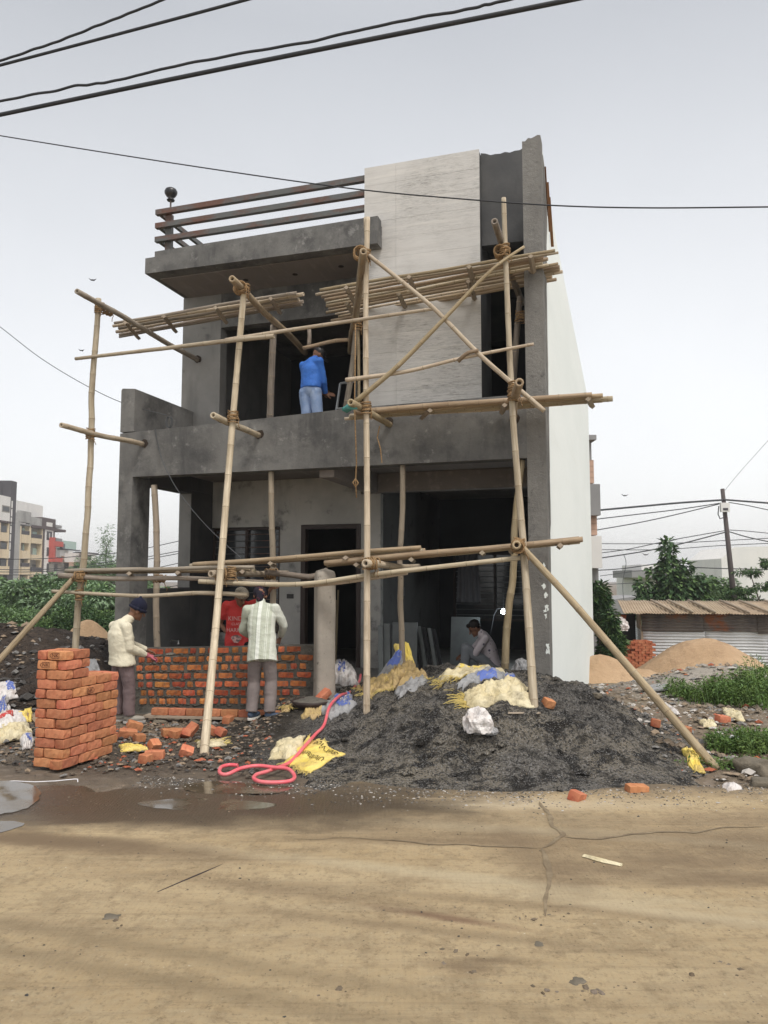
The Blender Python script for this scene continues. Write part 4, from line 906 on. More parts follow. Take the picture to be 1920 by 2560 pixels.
lbrick(473, 1592, 25, 10, 80, 'chunk of brick beside the foot of the leaning bamboo post, furthest right', .6, .02)
lbrick(334, 1640, 0, 0, 5, 'brick lying flat on the mud in front of the yellow scrap', .85)
lbrick(275, 1592, 10, 8, 20, 'reddish broken brick near the shoes of the left bricklayer', .9)
lbrick(288, 1580, 10, 20, 30, 'broken brick nearest the heel of the left bricklayer', .8, .03)
lbrick(300, 1602, 5, 5, 40, 'small brick piece right of the stack behind the yellow scrap', .5)
lbrick(330, 1615, 35, 5, 50, 'brick corner poking up from the mud between stack and plank', .5)
lbrick(400, 1630, 25, 20, 15, 'broken brick splinter on the wet mud left of the bamboo foot', .6)
lbrick(1243, 1732, 15, 12, 50, 'round worn brick lump lying on the road edge before the gravel heap', .55)
lbrick(1375, 1712, 2, 3, 10, 'half brick half buried at the right edge of the gravel heap', .8, -.02)
lbrick(1182, 1527, 15, 15, 20, 'small brick lump on the heap right of the front bamboo post foot', .5)
lbrick(700, 1520, 12, -38, 35, 'whole brick leaning on the ground at the foot of the concrete post', 1, .06)
lbrick(314, 1648, 3, 0, 70, 'broken brick bit near the front edge of the mud by the stack', .5)
lbrick(235, 1600, 2, 0, 70, 'brick lying against the far end of the stack', .9)
lbrick(1560, 1560, 5, 8, 20, 'reddish brick in the rubble right of the raking brace, upper one', .8)
lbrick(1480, 1585, 10, 5, 50, 'orange brick piece in the rubble just right of the raking brace', .6)
lbrick(1415, 1570, 10, 5, 70, 'bright orange brick piece in the rubble just left of the raking brace', .6)
# ---------------------------------------------------------------- sacks, hose, plastic
def sackm(name, base, c2, dirt, blue=None, extra=()):
    ly = [dict(s=4, lo=.4, hi=.65, col=c2, det=6)] + list(extra) + [dict(s=5, off=(2, 4, 1), lo=.50, hi=.66, col=dirt, det=9, r=.75, amt=.85)]
    return mat(name, base, .75, ly, [dict(s=120, st=(1, 1, 1), k=.12, d=.003), dict(s=12, k=.6, d=.03, det=7), dict(s=5, k=.5, d=.06, det=4, dis=1.5)], spec=.3)
M['syel'] = sackm('yellow_sack', (.72, .56, .12), (.78, .62, .20), (.45, .33, .13))
M['scream'] = sackm('cream_sack', (.58, .50, .30), (.66, .60, .42), (.24, .20, .13))
M['stan'] = sackm('old_yellow_sack', (.50, .37, .16), (.42, .31, .16), (.17, .12, .06))
M['sgrey'] = sackm('grey_sack', (.27, .275, .28), (.34, .345, .35), (.14, .13, .12))
M['swhite'] = sackm('white_sack', (.60, .57, .55), (.68, .66, .64), (.33, .27, .23))
M['sblue'] = mat('blue_sack_print', (.10, .15, .42), .6, [dict(s=9, lo=.5, hi=.7, col=(.15, .22, .5)), dict(s=6, lo=.62, hi=.72, col=(.25, .25, .27))], [dict(s=12, k=.4, d=.02)])
M['sred'] = mat('red_sack_print', (.50, .06, .05), .6, [dict(s=9, lo=.55, hi=.7, col=(.6, .3, .25))])
M['ink'] = mat('sack_ink', (.10, .07, .02), .8, [dict(s=60, lo=.55, hi=.7, col=(.35, .27, .07))])
M['inkw'] = mat('white_ink', (.75, .75, .78), .7); M['fray'] = mat('frayed_sack_threads', (.62, .50, .18), .9)
def surf(pts, nu, nv, thick, fold, seed, Z=None, lift=0, fs=3.0):
    """draped double layer between four ground points; returns top(x,y) samples"""
    A, B, C_, D_ = [Vector(p) for p in pts]; top = []; bot = []; fold *= 1.6
    for j in range(nv):
        for i in range(nu):
            s_, t = i / (nu - 1), j / (nv - 1)
            p = (A.lerp(B, s_)).lerp(D_.lerp(C_, s_), t)
            e_ = mn.noise(Vector((s_ * 3, t * 3, seed))); ex = (B - A).normalized(); ey = (D_ - A).normalized()
            p = p + ex * .05 * mn.noise(Vector((t * 3.5, seed, 1))) * (1 if i in (0,) or s_ < .2 or s_ > .8 else .5) + ey * .05 * mn.noise(Vector((s_ * 3.5, seed, 5)))
            prof = (max(0, 1 - abs(2 * s_ - 1) ** 3.0) * max(0, 1 - abs(2 * t - 1) ** 3.0)) ** .6
            rg = 1 - abs(mn.fractal(Vector((s_ * fs + t * 1.2, t * fs * .8 - s_, seed)), .9, 2.2, 4)) * 2.2
            z = T(p.x, p.y) if Z is None else p.z
            zz = z + .012 + thick * prof * (.75 + .25 * mn.noise(Vector((s_ * 2, t * 2, seed + 3)))) + fold * rg * prof ** .5 + lift
            top.append(Vector((p.x, p.y, zz))); bot.append(Vector((p.x, p.y, min(z - .005 + lift, zz - .004))))
    return top, bot
def sack(label, px, thick, m, fold=.02, seed=0, nu=34, nv=26, fray=None, cat='sack', name='sack', pts=None, lift=0, patches=(), texts=(), fs=3.0):
    P = pts or [dd(*q) for q in px]; thick *= .62
    top, bot = surf(P, nu, nv, thick, fold, seed, lift=lift, Z=None if not pts else 1, fs=fs)
    b = MB(); b.grid(top, nu, nv); o = len(b.v); b.grid([q for q in bot], nu, nv)
    for j in range(len(b.f) // 2, len(b.f)): b.f[j] = b.f[j][::-1]; b.uv[j] = b.uv[j][::-1]
    bd = [i for i in range(nu)] + [j * nu + nu - 1 for j in range(1, nv)] + [(nv - 1) * nu + i for i in range(nu - 2, -1, -1)] + [j * nu for j in range(nv - 2, 0, -1)]
    for a, c in zip(bd, bd[1:] + bd[:1]): b.f.append([a, a + o, c + o, c]); b.uv.append([(0, 0)] * 4); b.mi.append(0)
    ob = b.build(name, m, smooth=True); tag(ob, label, cat); sub(ob)
    def at(s_, t, h=.004):
        x = min(max(s_, 0), 1) * (nu - 1); y = min(max(t, 0), 1) * (nv - 1); i, j = min(int(x), nu - 2), min(int(y), nv - 2); fx, fy = x - i, y - j
        q = (top[j * nu + i] * (1 - fx) + top[j * nu + i + 1] * fx) * (1 - fy) + (top[(j + 1) * nu + i] * (1 - fx) + top[(j + 1) * nu + i + 1] * fx) * fy
        return q + Vector((0, -h * .4, h))
    for (s0, s1, t0, t1, mm) in patches:
        b = MB(); n = 14; b.grid([at(s0 + (s1 - s0) * i / (n - 1), t0 + (t1 - t0) * j / (n - 1), .004) for j in range(n) for i in range(n)], n, n); b.build('printed_patch', mm, ob, smooth=True)
    for (tx, s0, t0, ds, dt, mm) in texts:      # lettering mapped over the sack: s along text baseline (ds), t per letter height (dt)
        me = text_mesh(tx, 1.0); V = [v.co.copy() for v in me.vertices]; wx = max(abs(v.x) for v in V) * 2; bb = MB()
        bb.add([at(s0 + ds[0] * v.x / wx + dt[0] * v.y, t0 + ds[1] * v.x / wx + dt[1] * v.y, .008) for v in V], [list(p.vertices) for p in me.polygons]); bb.build('printed_word', mm, ob)
    if fray:
        b = MB(); rr_ = random.Random(seed)
        for (s0, t0, s1, t1, n_, ln) in fray:
            for i in range(n_):
                f = rr_.random(); p = at(s0 + (s1 - s0) * f, t0 + (t1 - t0) * f, 0); c = at(.5, .5); d_ = (p - c).normalized(); d_.z = 0
                q = [p]; dv = (d_ + Vector((rr_.uniform(-.7, .7), rr_.uniform(-.7, .7), rr_.uniform(-.1, .6)))) * ln * rr_.uniform(.3, 1) / 3
                for k in range(3):
                    q.append(q[-1] + dv); dv = dv + Vector((rr_.uniform(-.01, .01), rr_.uniform(-.01, .01), -.012))
                    zt = T(q[-1].x, q[-1].y) + .01; q[-1].z = max(q[-1].z, zt) if not pts else q[-1].z
                b.tube(q, .0032, 3, cap=False)
        b.build('frayed_threads', M['fray'], ob)
    return ob
YL = [(665, 1588), (745, 1630), (672, 1672), (612, 1652)]
sack('bright yellow printed sack lying open on the mud under the pink hose', [(667, 1590), (745, 1632), (668, 1673), (612, 1650)], .03, M['syel'], .010, 3, fray=[(0, 0, .5, 0, 40, .06), (.0, 1, 1, 1, 60, .08)],
     texts=[('Service', .62, .20, (-.66, .0), (.0, .24), M['ink']), ('Ultratech', .62, .60, (-.62, .08), (.0, .20), M['ink'])], fs=2)
sack('dirty beige sack half under the bright yellow one by the hose', [(600, 1608), (660, 1592), (640, 1640), (582, 1642)], .08, M['scream'], .025, 5)
PS = sack('folded grey and blue printed sack wrapped over the pink hose', [(690, 1540), (758, 1500), (770, 1525), (712, 1562)], .10, M['sgrey'], .02, 7, patches=[(.42, .98, .05, .9, M['sblue'])], texts=[('PERFECT', .70, .38, (.42, .0), (-.0, -.26), M['inkw'])])
sack('crumpled old yellow sacks heaped behind the middle bamboo post', [(770, 1485), (905, 1452), (925, 1470), (800, 1512)], .12, M['stan'], .05, 9, nu=44, fray=[(0, 0, 0, 1, 40, .1), (0, 1, 1, 1, 70, .08)], fs=5)
sack('rolled tan sack on top of the crumpled sacks behind the middle bamboo post', [(835, 1478), (890, 1447), (900, 1462), (850, 1495)], .12, M['stan'], .03, 19, lift=.07, fs=4, fray=[(0, 0, 0, 1, 30, .05)])
sack('flattened grey sack at the right of the crumpled yellow sacks', [(855, 1490), (918, 1462), (925, 1472), (862, 1515)], .05, M['sgrey'], .015, 11)
sack('grey sack with a blue panel standing folded against the slabs left of the pale prop', None, .08, M['sgrey'], .02, 12, pts=[pd(800, 1485, -.25), pd(858, 1408, -.05), pd(872, 1412, -.10), pd(862, 1475, -.3)], patches=[(.45, .95, .2, .8, M['sblue'])])
sack('dull yellow sack leaning on the pale prop at the right of the slabs', None, .05, M['syel'], .02, 13, pts=[pd(850, 1395, .35), pd(882, 1388, .35), pd(905, 1468, .05), pd(870, 1470, .05)])
sack('yellow and white sack sheet under the seated man with hanging threads', [(945, 1468), (1085, 1452), (1100, 1468), (955, 1482)], .08, M['scream'], .03, 14, nu=44, fray=[(0, 0, 0, 1, 40, .16), (0, 1, .4, 1, 50, .14)], patches=[(.02, .7, .0, .5, M['syel'])])
sack('grey sack with two blue panels below the seated man', [(985, 1482), (1110, 1462), (1115, 1475), (1000, 1497)], .09, M['sgrey'], .03, 15, nu=44, patches=[(.32, .62, .35, 1.0, M['sblue']), (.78, 1, .0, .9, M['sblue'])], fs=4)
sack('wide cream sack with mud stains spread on the heap left of the right bamboo post', [(1000, 1502), (1135, 1488), (1150, 1530), (1010, 1530)], .06, M['scream'], .045, 16, nu=50, nv=34, fray=[(0, 0, 0, 1, 70, .14)], fs=3.5)
# crumpled white bag: folded shell
def crumple(label, c, rx, ry, rz_, m, seed, cat='bag', name='crumpled_bag', rot=0, amp=.45):
    import bmesh
    me = bpy.data.meshes.new(name); bm = bmesh.new(); bmesh.ops.create_icosphere(bm, subdivisions=4, radius=1); cr_ = math.cos(rot); sr = math.sin(rot)
    for v in bm.verts:
        q = v.co.copy(); k = .95 + amp * ((1 - abs(mn.noise(q * 1.1 + Vector((seed, 0, 0)))) * 2.2) * .6 + (1 - abs(mn.noise(q * 2.6 + Vector((seed, 3, 0)))) * 2.2) * .28 - .5); q = Vector((q.x * rx, q.y * ry, max(q.z, -.35) * rz_)) * k
        v.co = Vector((q.x * cr_ - q.z * sr, q.y, q.x * sr + q.z * cr_))
    bm.to_mesh(me); bm.free(); me.materials.append(m); o = bpy.data.objects.new(name, me); COL.objects.link(o); o.location = c; tag(o, label, cat); return o
p = dd(1032, 1590); crumple('crumpled white paper cement bag sitting on the face of the gravel heap', (p.x, p.y, p.z + .10), .14, .12, .17, M['swhite'], 4)
p = dd(1052, 1585); o = crumple('lower grey lobe of the crumpled white bag on the gravel heap', (p.x - .02, p.y - .03, p.z + .03), .12, .10, .08, M['sgrey'], 6)
p = pd(1128, 1450, .05); crumple('white plastic bundle at the foot of the right column behind the bamboo post', (p.x, p.y, p.z + .0), .13, .12, .17, M['sgrey'], 8)
p = dd(745, 1465); sack('crumpled white plastic sack with blue marks beside the concrete post', [(722, 1440), (765, 1452), (775, 1480), (722, 1478)], .20, M['swhite'], .05, 21, patches=[(.2, .5, .1, .8, M['sblue'])], fs=4)
sack('flat yellow scrap lying at the foot of the raking brace', [(1472, 1622), (1500, 1620), (1522, 1672), (1495, 1665)], .05, M['syel'], .02, 22, name='sack_scrap', fray=[(0, 1, 1, 1, 14, .05)])
sack('small yellow scrap on the mud right of the brick stack', [(258, 1612), (300, 1612), (322, 1622), (262, 1625)], .03, M['syel'], .015, 23, name='sack_scrap')
sack('frayed cream scrap round the foot of the leaning bamboo post', [(432, 1605), (478, 1600), (488, 1612), (425, 1617)], .02, M['scream'], .012, 24, name='sack_scrap', fray=[(0, 0, 1, 0, 40, .08), (1, 0, 1, 1, 20, .1)])
sack('yellow scrap under the leaning brick by the concrete post', [(660, 1535), (700, 1528), (690, 1548), (650, 1548)], .03, M['stan'], .015, 25, name='sack_scrap')
sack('frayed straw coloured scrap left of the mortar pan', [(606, 1530), (628, 1523), (632, 1535), (612, 1540)], .03, M['stan'], .012, 26, name='sack_scrap', fray=[(0, 0, 1, 1, 40, .07)])
# left sacks on the slope behind the brick stack
sack('white and blue plastic sack at the left edge, upper one', [(-12, 1488), (30, 1478), (38, 1508), (-12, 1520)], .14, M['swhite'], .04, 31, patches=[(.55, .9, .1, .8, M['sblue'])])
sack('white and blue plastic sack at the left edge, second from the top', [(-12, 1512), (18, 1508), (22, 1535), (-12, 1550)], .12, M['swhite'], .04, 32, patches=[(.3, .8, .2, .9, M['sblue'])])
sack('white sack with a red stripe at the left edge', [(-12, 1560), (45, 1545), (60, 1570), (-12, 1592)], .10, M['swhite'], .03, 33, patches=[(.1, .62, .25, .6, M['sred'])])
sack('long cream sack below the red striped one left of the brick stack', [(-12, 1580), (64, 1568), (66, 1592), (-12, 1612)], .10, M['scream'], .03, 34)
sack('small white bag with a blue mark touching the brick stack on the left', [(42, 1600), (70, 1592), (72, 1615), (50, 1620)], .10, M['swhite'], .03, 35, patches=[(.4, .8, .3, .8, M['sblue'])])
sack('yellow sack poking out behind the left side of the brick stack', [(30, 1548), (70, 1530), (72, 1560), (50, 1560)], .08, M['syel'], .03, 36)
sack('grey plastic sheet hanging behind the brick stack near the leaning bricklayer', None, .04, M['sgrey'], .03, 37, pts=[pw(206, 1655, -.9), pw(242, 1650, -.8), pw(262, 1720, -1.1), pw(232, 1712, -1.2)], cat='plastic sheet', name='plastic_sheet')
# rubble bits right
for i, (c, lb, m) in enumerate((([(1395, 1485), (1440, 1478), (1445, 1492), (1400, 1495)], 'grey plastic scrap with a black sleeve at the right of the heap', 'sgrey'), ([(1425, 1515), (1450, 1530), (1470, 1545), (1440, 1540)], 'pale strip of plastic running down the right flank of the heap', 'swhite'),
        ([(1530, 1492), (1560, 1500), (1560, 1512), (1530, 1505)], 'pale yellow crumpled scrap in the rubble behind the raking brace', 'scream'), ([(1560, 1530), (1600, 1540), (1610, 1560), (1570, 1555)], 'cream crumpled scrap left of the lower grass clump', 'scream'), ([(1510, 1558), (1540, 1560), (1550, 1570), (1520, 1572)], 'small cream scrap in the rubble below the raking brace', 'scream'), ([(1562, 1700), (1595, 1700), (1602, 1708), (1570, 1712)], 'pale pink paper scrap lying near the right end of the heap', 'swhite'))):
    sack(lb, c, .03, M[m], .02, 50 + i, nu=20, nv=14, name='plastic_scrap', cat='scrap')
# mortar pan
p = dd(672, 1528); b = MB(); P = []
for r, z in ((.0, .02), (.16, .025), (.21, .05), (.235, .085), (.245, .09), (.22, .04), (.17, .0), (0, .0)):
    for k in range(28): P.append((p.x + r * math.cos(6.283 * k / 28), p.y + r * math.sin(6.283 * k / 28), p.z + z))
b.grid(P, 28, 8, closed=True); pan = b.build('mortar_pan', M['frame'], smooth=True); tag(pan, 'shallow round black mortar pan full of mortar beside the blue shoes', 'pan'); sub(pan)
b = MB(); P = []
for j in range(8):
    r = .225 * (1 - j / 7)
    for k in range(28): P.append((p.x + r * math.cos(6.283 * k / 28), p.y + r * math.sin(6.283 * k / 28), p.z + .075 + .06 * (1 - r / .225) + .02 * mn.noise(Vector((r * 20, k, 0))) * (j > 0)))
b.grid(P, 28, 8, closed=True); b.build('mortar_fill', M['mortar'], pan, smooth=True)
# pink hose
M['hose'] = mat('pink_hose', (.72, .11, .14), .4, [dict(s=5, lo=.4, hi=.7, col=(.74, .22, .23)), dict(s=14, lo=.56, hi=.66, col=(.35, .20, .16), amt=.6)], spec=.5)
hp_ = [(779, 1462), (775, 1478), (755, 1500), (735, 1520), (712, 1545), (700, 1572), (682, 1598), (658, 1625), (628, 1652), (600, 1668), (575, 1678), (555, 1684), (548, 1692), (565, 1700), (600, 1702), (628, 1697), (636, 1688), (622, 1678), (590, 1674), (555, 1671), (520, 1676), (490, 1684), (475, 1680), (477, 1668), (494, 1663), (514, 1664)]
H3 = []
for i, (u, v) in enumerate(hp_):
    p = dd(u, v); h = .03
    if i in (3, 4): h = .10
    if i in (6, 7): h = .06
    if 17 <= i <= 20 : h = .055
    H3.append(Vector((p.x, p.y, max(p.z, .012) + h)))
C_ = []
for i in range(len(H3) - 1):
    p0 = H3[max(i - 1, 0)]; p1 = H3[i]; p2 = H3[i + 1]; p3 = H3[min(i + 2, len(H3) - 1)]
    for j in range(8):
        t = j / 8; C_.append(.5 * (2 * p1 + (p2 - p0) * t + (2 * p0 - 5 * p1 + 4 * p2 - p3) * t * t + (3 * p1 - p0 - 3 * p2 + p3) * t ** 3))
C_.append(H3[-1]); b = MB(); b.tube(C_, .0175, 12, hollow=True); tag(b.build('water_hose', [M['hose'], M['hose'], M['hole']], smooth=True), 'pink water hose looping on the wet road and running up the heap', 'hose')
# white string across the mud at left
b = MB(); P = [dd(u, v) + Vector((0, 0, .012)) for u, v in ((-20, 1693), (30, 1690), (75, 1692), (120, 1690), (160, 1686), (168, 1686), (168, 1692))]; b.tube(P, .0045, 5); tag(b.build('string', M['inkw'], smooth=True), 'thin white string lying along the wet mud in front of the brick stack', 'string')
# board fragment and stick on the road, small things
p = dd(1303, 1866); b = MB(); b.tube([p + Vector((-.10, .09, .02)), p + Vector((.0, .0, .018)), p + Vector((.10, -.07, .016))], [.022, .028, .02], 6, flat=.4); tag(b.build('cardboard_strip', M['scream']), 'small curled cardboard strip on the road right of the crack', 'scrap')
a, c = dd(340, 1932), dd(480, 1872); b = MB(); b.tube([a + Vector((0, 0, .01)), (a + c) / 2 + Vector((.01, .01, .014)), c + Vector((0, 0, .01))], .007, 5); tag(b.build('twig', M['frame']), 'long thin brown twig lying on the road at the left', 'twig')
for i, (u, v, r, lb) in enumerate(((240, 1990, .035, 'dark stone lying alone on the road at the lower left'), (1247, 2130, .032, 'dark stone on the road at the lower right below the mud lumps'), (1164, 2046, .022, 'dark clod at the lower end of the road crack'), (1630, 1665, .13, 'large pale stone at the right edge beyond the heap'), (1652, 1700, .09, 'cluster stone at the right edge beside the road'), (1582, 1418, .0, ''), (1540, 1480, .12, 'grey stone on top of the rubble bank before the sand pile'), (1290, 1505, .05, 'pale stone on the heap near the house corner'))):
    if r: p = dd(u, v); rock('stone', (p.x, p.y, p.z + r * .25), r * 1.3, r, r * .6, M['oldst'], lb, 'stone', i + 5, i * .7, .3)
p = dd(1652, 1690)
p = dd(1467, 1619); 
b = MB(); p = dd(1588, 1607); b.tube([p + Vector((-.05, 0, .05)), p + Vector((.05, .02, .05))], .045, 10); tag(b.build('white_cup', M['inkw'], smooth=True), 'small white plastic cup lying by the lower grass clump', 'cup')
b = MB(); a = dd(1098, 1545); c = dd(1168, 1545); b.tube([a + Vector((0, 0, .02)), c + Vector((0, 0, .02))], .03, 4, flat=.4); tag(b.build('wood_board', M['wood']), 'short board lying on the heap at the foot of the right bamboo post', 'board')

# stones and grit (uncountable)
def scatter(name, n, area, smin, smax, m, seed, kind='stuff', fl=.55):
    rnd = random.Random(seed); b = MB()
    V = [(1, 0, 0), (0, 1, 0), (-1, 0, 0), (0, -1, 0), (0, 0, 1), (.7, .7, .4), (-.7, .6, .5), (-.5, -.8, .4), (.6, -.7, .5)]
    F_ = [(0, 5, 4), (5, 1, 4), (1, 6, 4), (6, 2, 4), (2, 7, 4), (7, 3, 4), (3, 8, 4), (8, 0, 4), (0, 1, 5), (1, 2, 6), (2, 3, 7), (3, 0, 8)]
    k = 0
    while k < n:
        x, y = area(rnd)
        if x is None: continue
        s_ = smin + (smax - smin) * rnd.random() ** 3; z = T(x, y); 
        if y < 7.1 and z < .02: z = .012
        a = rnd.uniform(0, 6.28); ca, sa = math.cos(a), math.sin(a); sx, sy, sz_ = s_ * rnd.uniform(.7, 1.4), s_ * rnd.uniform(.5, 1), s_ * rnd.uniform(.3, 1) * fl * 1.6
        P = [((p[0] * ca * sx - p[1] * sa * sy) * (1 + rnd.uniform(-.2, .2)) + x, (p[0] * sa * sx + p[1] * ca * sy) + y, p[2] * sz_ + z - .002) for p in V]
        b.add(P, F_, mi=rnd.randrange(len(m))); k += 1
    return tag(b.build(name, m, origin=(0, 0, 0)), kind=kind)
M['st1'] = mat('stone_grey', (.18, .175, .165), .9); M['st2'] = mat('stone_dark', (.06, .056, .052), .9); M['st3'] = mat('stone_tan', (.26, .2, .14), .9); M['st4'] = mat('brick_chip', (.30, .09, .045), .9); M['st5'] = mat('stone_pale', (.42, .40, .37), .9)
def onheap(r):
    x, y = r.uniform(-2, 3.6), r.uniform(6.6, 11.2); return (x, y) if float(heap(x, y)) > .0 and (Vector((x, y, 0)) - K).dot(HN) < .3 else (None, None)
scatter('heap_clods', 150, onheap, .02, .09, [M['gravel']], 41)
scatter('heap_gravel', 3500, onheap, .004, .012, [M['st1'], M['gravel'], M['gravel'], M['gravel'], M['st2']], 1)
def left_mud(r): x, y = r.uniform(-4.4, -1.2), r.uniform(7.3, 10.4); return (x, y) if y > 7.55 - .25 * (x + 2.5) * (x < -2.5) or r.random() < .15 else (None, None)
scatter('mud_stones', 3600, left_mud, .008, .045, [M['soil'], M['soil'], M['st2'], M['st1'], M['st3'], M['soil']], 2)
scatter('brick_chips', 230, left_mud, .01, .045, [M['st4'], M['brick']], 12)
def right_rub(r): x, y = r.uniform(2.6, 8), r.uniform(7.2, 17) ; return (x, y) if x > .0 + 3.0 * (y < 12) * .9 and (Vector((x, y, 0)) - K).dot(HE) > .05 else (None, None)
scatter('rubble_stones', 5200, right_rub, .012, .075, [M['soil'], M['st1'], M['st3'], M['st5'], M['soil'], M['soil']], 3)
scatter('brick_rubble', 260, right_rub, .015, .07, [M['st4'], M['brick']], 4)
scatter('road_grit', 5200, lambda r: (r.uniform(-4, 4), 2.5 + 4.7 * r.random() ** .7), .002, .009, [M['soil'], M['st2'], M['soil'], M['st3']], 5, 'stuff')
M['mudc'] = mat('mud_clod', (.12, .09, .06), .95)
def clods(r):
    c = r.choice([(.45, 3.75), (.72, 3.55), (1.0, 3.6), (.3, 3.9), (1.5, 3.7), (-1.3, 4.2), (1.75, 3.3), (.9, 4.3), (-.2, 3.6)]); return c[0] + r.gauss(0, .12), c[1] + r.gauss(0, .05)
scatter('mud_clods', 130, clods, .005, .022, [M['soil'], M['soil'], M['mudc']], 15)
scatter('heap_edge_grit', 5200, lambda r: (lambda x: (x, 6.75 + .35 * abs(x - 1.2) ** 1.3 * .35 - abs(r.gauss(0, .26))))(r.uniform(-2.2, 4.2)), .003, .013, [M['st2'], M['st1'], M['st2'], M['st5']], 6)
def mound_a(r): x, y = r.uniform(-9, -3.9), r.uniform(8.7, 15); return (x, y)
scatter('mound_stones', 1600, mound_a, .02, .12, [M['dirt'], M['st2'], M['st3'], M['st1']], 7)
# ---------------------------------------------------------------- people
import bmesh
def cap_mesh(bm, a, b_, ra, rb, seg=12, ca=True, cb=True):
    a = Vector(a); b_ = Vector(b_); t = (b_ - a); L = t.length; t = t / L if L > 1e-6 else Vector((0, 0, 1))
    up = Vector((0, 0, 1)) if abs(t.z) < .9 else Vector((1, 0, 0)); u = t.cross(up).normalized(); v = t.cross(u)
    R_ = []
    if ca: R_ += [(a - t * ra * math.cos(g), ra * math.sin(g)) for g in (.35, .8, 1.2)]
    R_ += [(a, ra), (b_, rb)]
    if cb: R_ += [(b_ + t * rb * math.cos(g), rb * math.sin(g)) for g in (1.2, .8, .35)]
    vs = [[bm.verts.new(p + (u * math.cos(6.2832 * k / seg) + v * math.sin(6.2832 * k / seg)) * r) for k in range(seg)] for p, r in R_]
    for A, B in zip(vs[:-1], vs[1:]):
        for k in range(seg): bm.faces.new((A[k], A[(k + 1) % seg], B[(k + 1) % seg], B[k]))
    bm.faces.new(vs[0][::-1]); bm.faces.new(vs[-1])
def ell_mesh(bm, c, ax, ay, az, seg=16):
    c = Vector(c); ax, ay, az = Vector(ax), Vector(ay), Vector(az); rings = []
    for j in range(1, 10):
        g = math.pi * j / 10; rings.append([bm.verts.new(c + ax * math.sin(g) * math.cos(6.2832 * k / seg) + ay * math.sin(g) * math.sin(6.2832 * k / seg) + az * math.cos(g)) for k in range(seg)])
    flip = ax.cross(ay).dot(az) < 0
    for A, B in zip(rings[:-1], rings[1:]):
        for k in range(seg):
            f = (A[k], B[k], B[(k + 1) % seg], A[(k + 1) % seg]); bm.faces.new(f[::-1] if flip else f)
    for rg, cc, d_ in ((rings[0], c + az, 0), (rings[-1], c - az, 1)):
        v = bm.verts.new(cc)
        for k in range(seg):
            f = (v, rg[k], rg[(k + 1) % seg]) if not d_ else (v, rg[(k + 1) % seg], rg[k]); bm.faces.new(f[::-1] if flip else f)
def remesh(name, fill, vox, mats, parent, wr=0, wsc=8, wseed=0, smoothn=3, aniso=(1, 1, 1), matfn=None, cut=None):
    me = bpy.data.meshes.new(name + '_src'); bm = bmesh.new(); fill(bm); bm.to_mesh(me); bm.free()
    o = bpy.data.objects.new(name + '_src', me); COL.objects.link(o)
    md = o.modifiers.new('r', 'REMESH'); md.mode = 'VOXEL'; md.voxel_size = vox; md.adaptivity = 0
    ms = o.modifiers.new('s', 'SMOOTH'); ms.iterations = smoothn; ms.factor = .5
    dg = bpy.context.evaluated_depsgraph_get(); m2 = bpy.data.meshes.new_from_object(o.evaluated_get(dg)); bpy.data.objects.remove(o)
    m2.name = name
    if wr:
        nn = [v.normal.copy() for v in m2.vertices]
        for v, n_ in zip(m2.vertices, nn):
            q = Vector((v.co.x * aniso[0], v.co.y * aniso[1], v.co.z * aniso[2])) * wsc
            f = mn.noise(q + Vector((wseed, 0, 0))); f2 = mn.noise(q * 2.1 + Vector((wseed, 4, 0))); v.co += n_ * ((f * 1.3 + (.5 - abs(f2)) * .9 - .2) * wr)
    m2.materials.clear()
    for m in (mats if isinstance(mats, (list, tuple)) else [mats]): m2.materials.append(m)
    m2.polygons.foreach_set('use_smooth', [True] * len(m2.polygons))
    if matfn:
        for p in m2.polygons: p.material_index = matfn(p.center)
    m2.update(); ob = bpy.data.objects.new(name, m2); COL.objects.link(ob); ob.parent = parent; return ob
def hand(bm, wr_, dr, up_, s_=1.0, curl=.5, mirror=1):
    """palm from the wrist along dr, back of hand facing up_; five fingers of their own"""
    wr_ = Vector(wr_); dr = Vector(dr).normalized(); up_ = Vector(up_); up_ = (up_ - dr * up_.dot(dr)).normalized(); sd = dr.cross(up_) * mirror
    pc = wr_ + dr * .045 * s_; ell_mesh(bm, pc, dr * .055 * s_, sd * .040 * s_, up_ * .017 * s_, 12)
    for i, (off, ln) in enumerate(((-.030, .062), (-.010, .074), (.010, .070), (.029, .055))):
        p = pc + dr * .038 * s_ + sd * off * s_; d_ = (dr + sd * off * 2).normalized()
        for k in range(3):
            a = curl * (k + .6) * .8; dd_ = (d_ * math.cos(a) - up_ * math.sin(a)).normalized(); q = p + dd_ * ln * s_ * (.42, .33, .25)[k]
            cap_mesh(bm, p, q, (.0095 - .001 * k) * s_, (.009 - .001 * k) * s_, 8); p = q
    p = pc - dr * .012 * s_ - sd * .034 * s_; d_ = (dr * .7 - sd * .8 - up_ * .25).normalized()
    for k in range(2):
        q = p + d_ * (.034, .028)[k] * s_; cap_mesh(bm, p, q, .0115 * s_, .010 * s_, 8); p = q; d_ = (d_ + dr * .6).normalized()
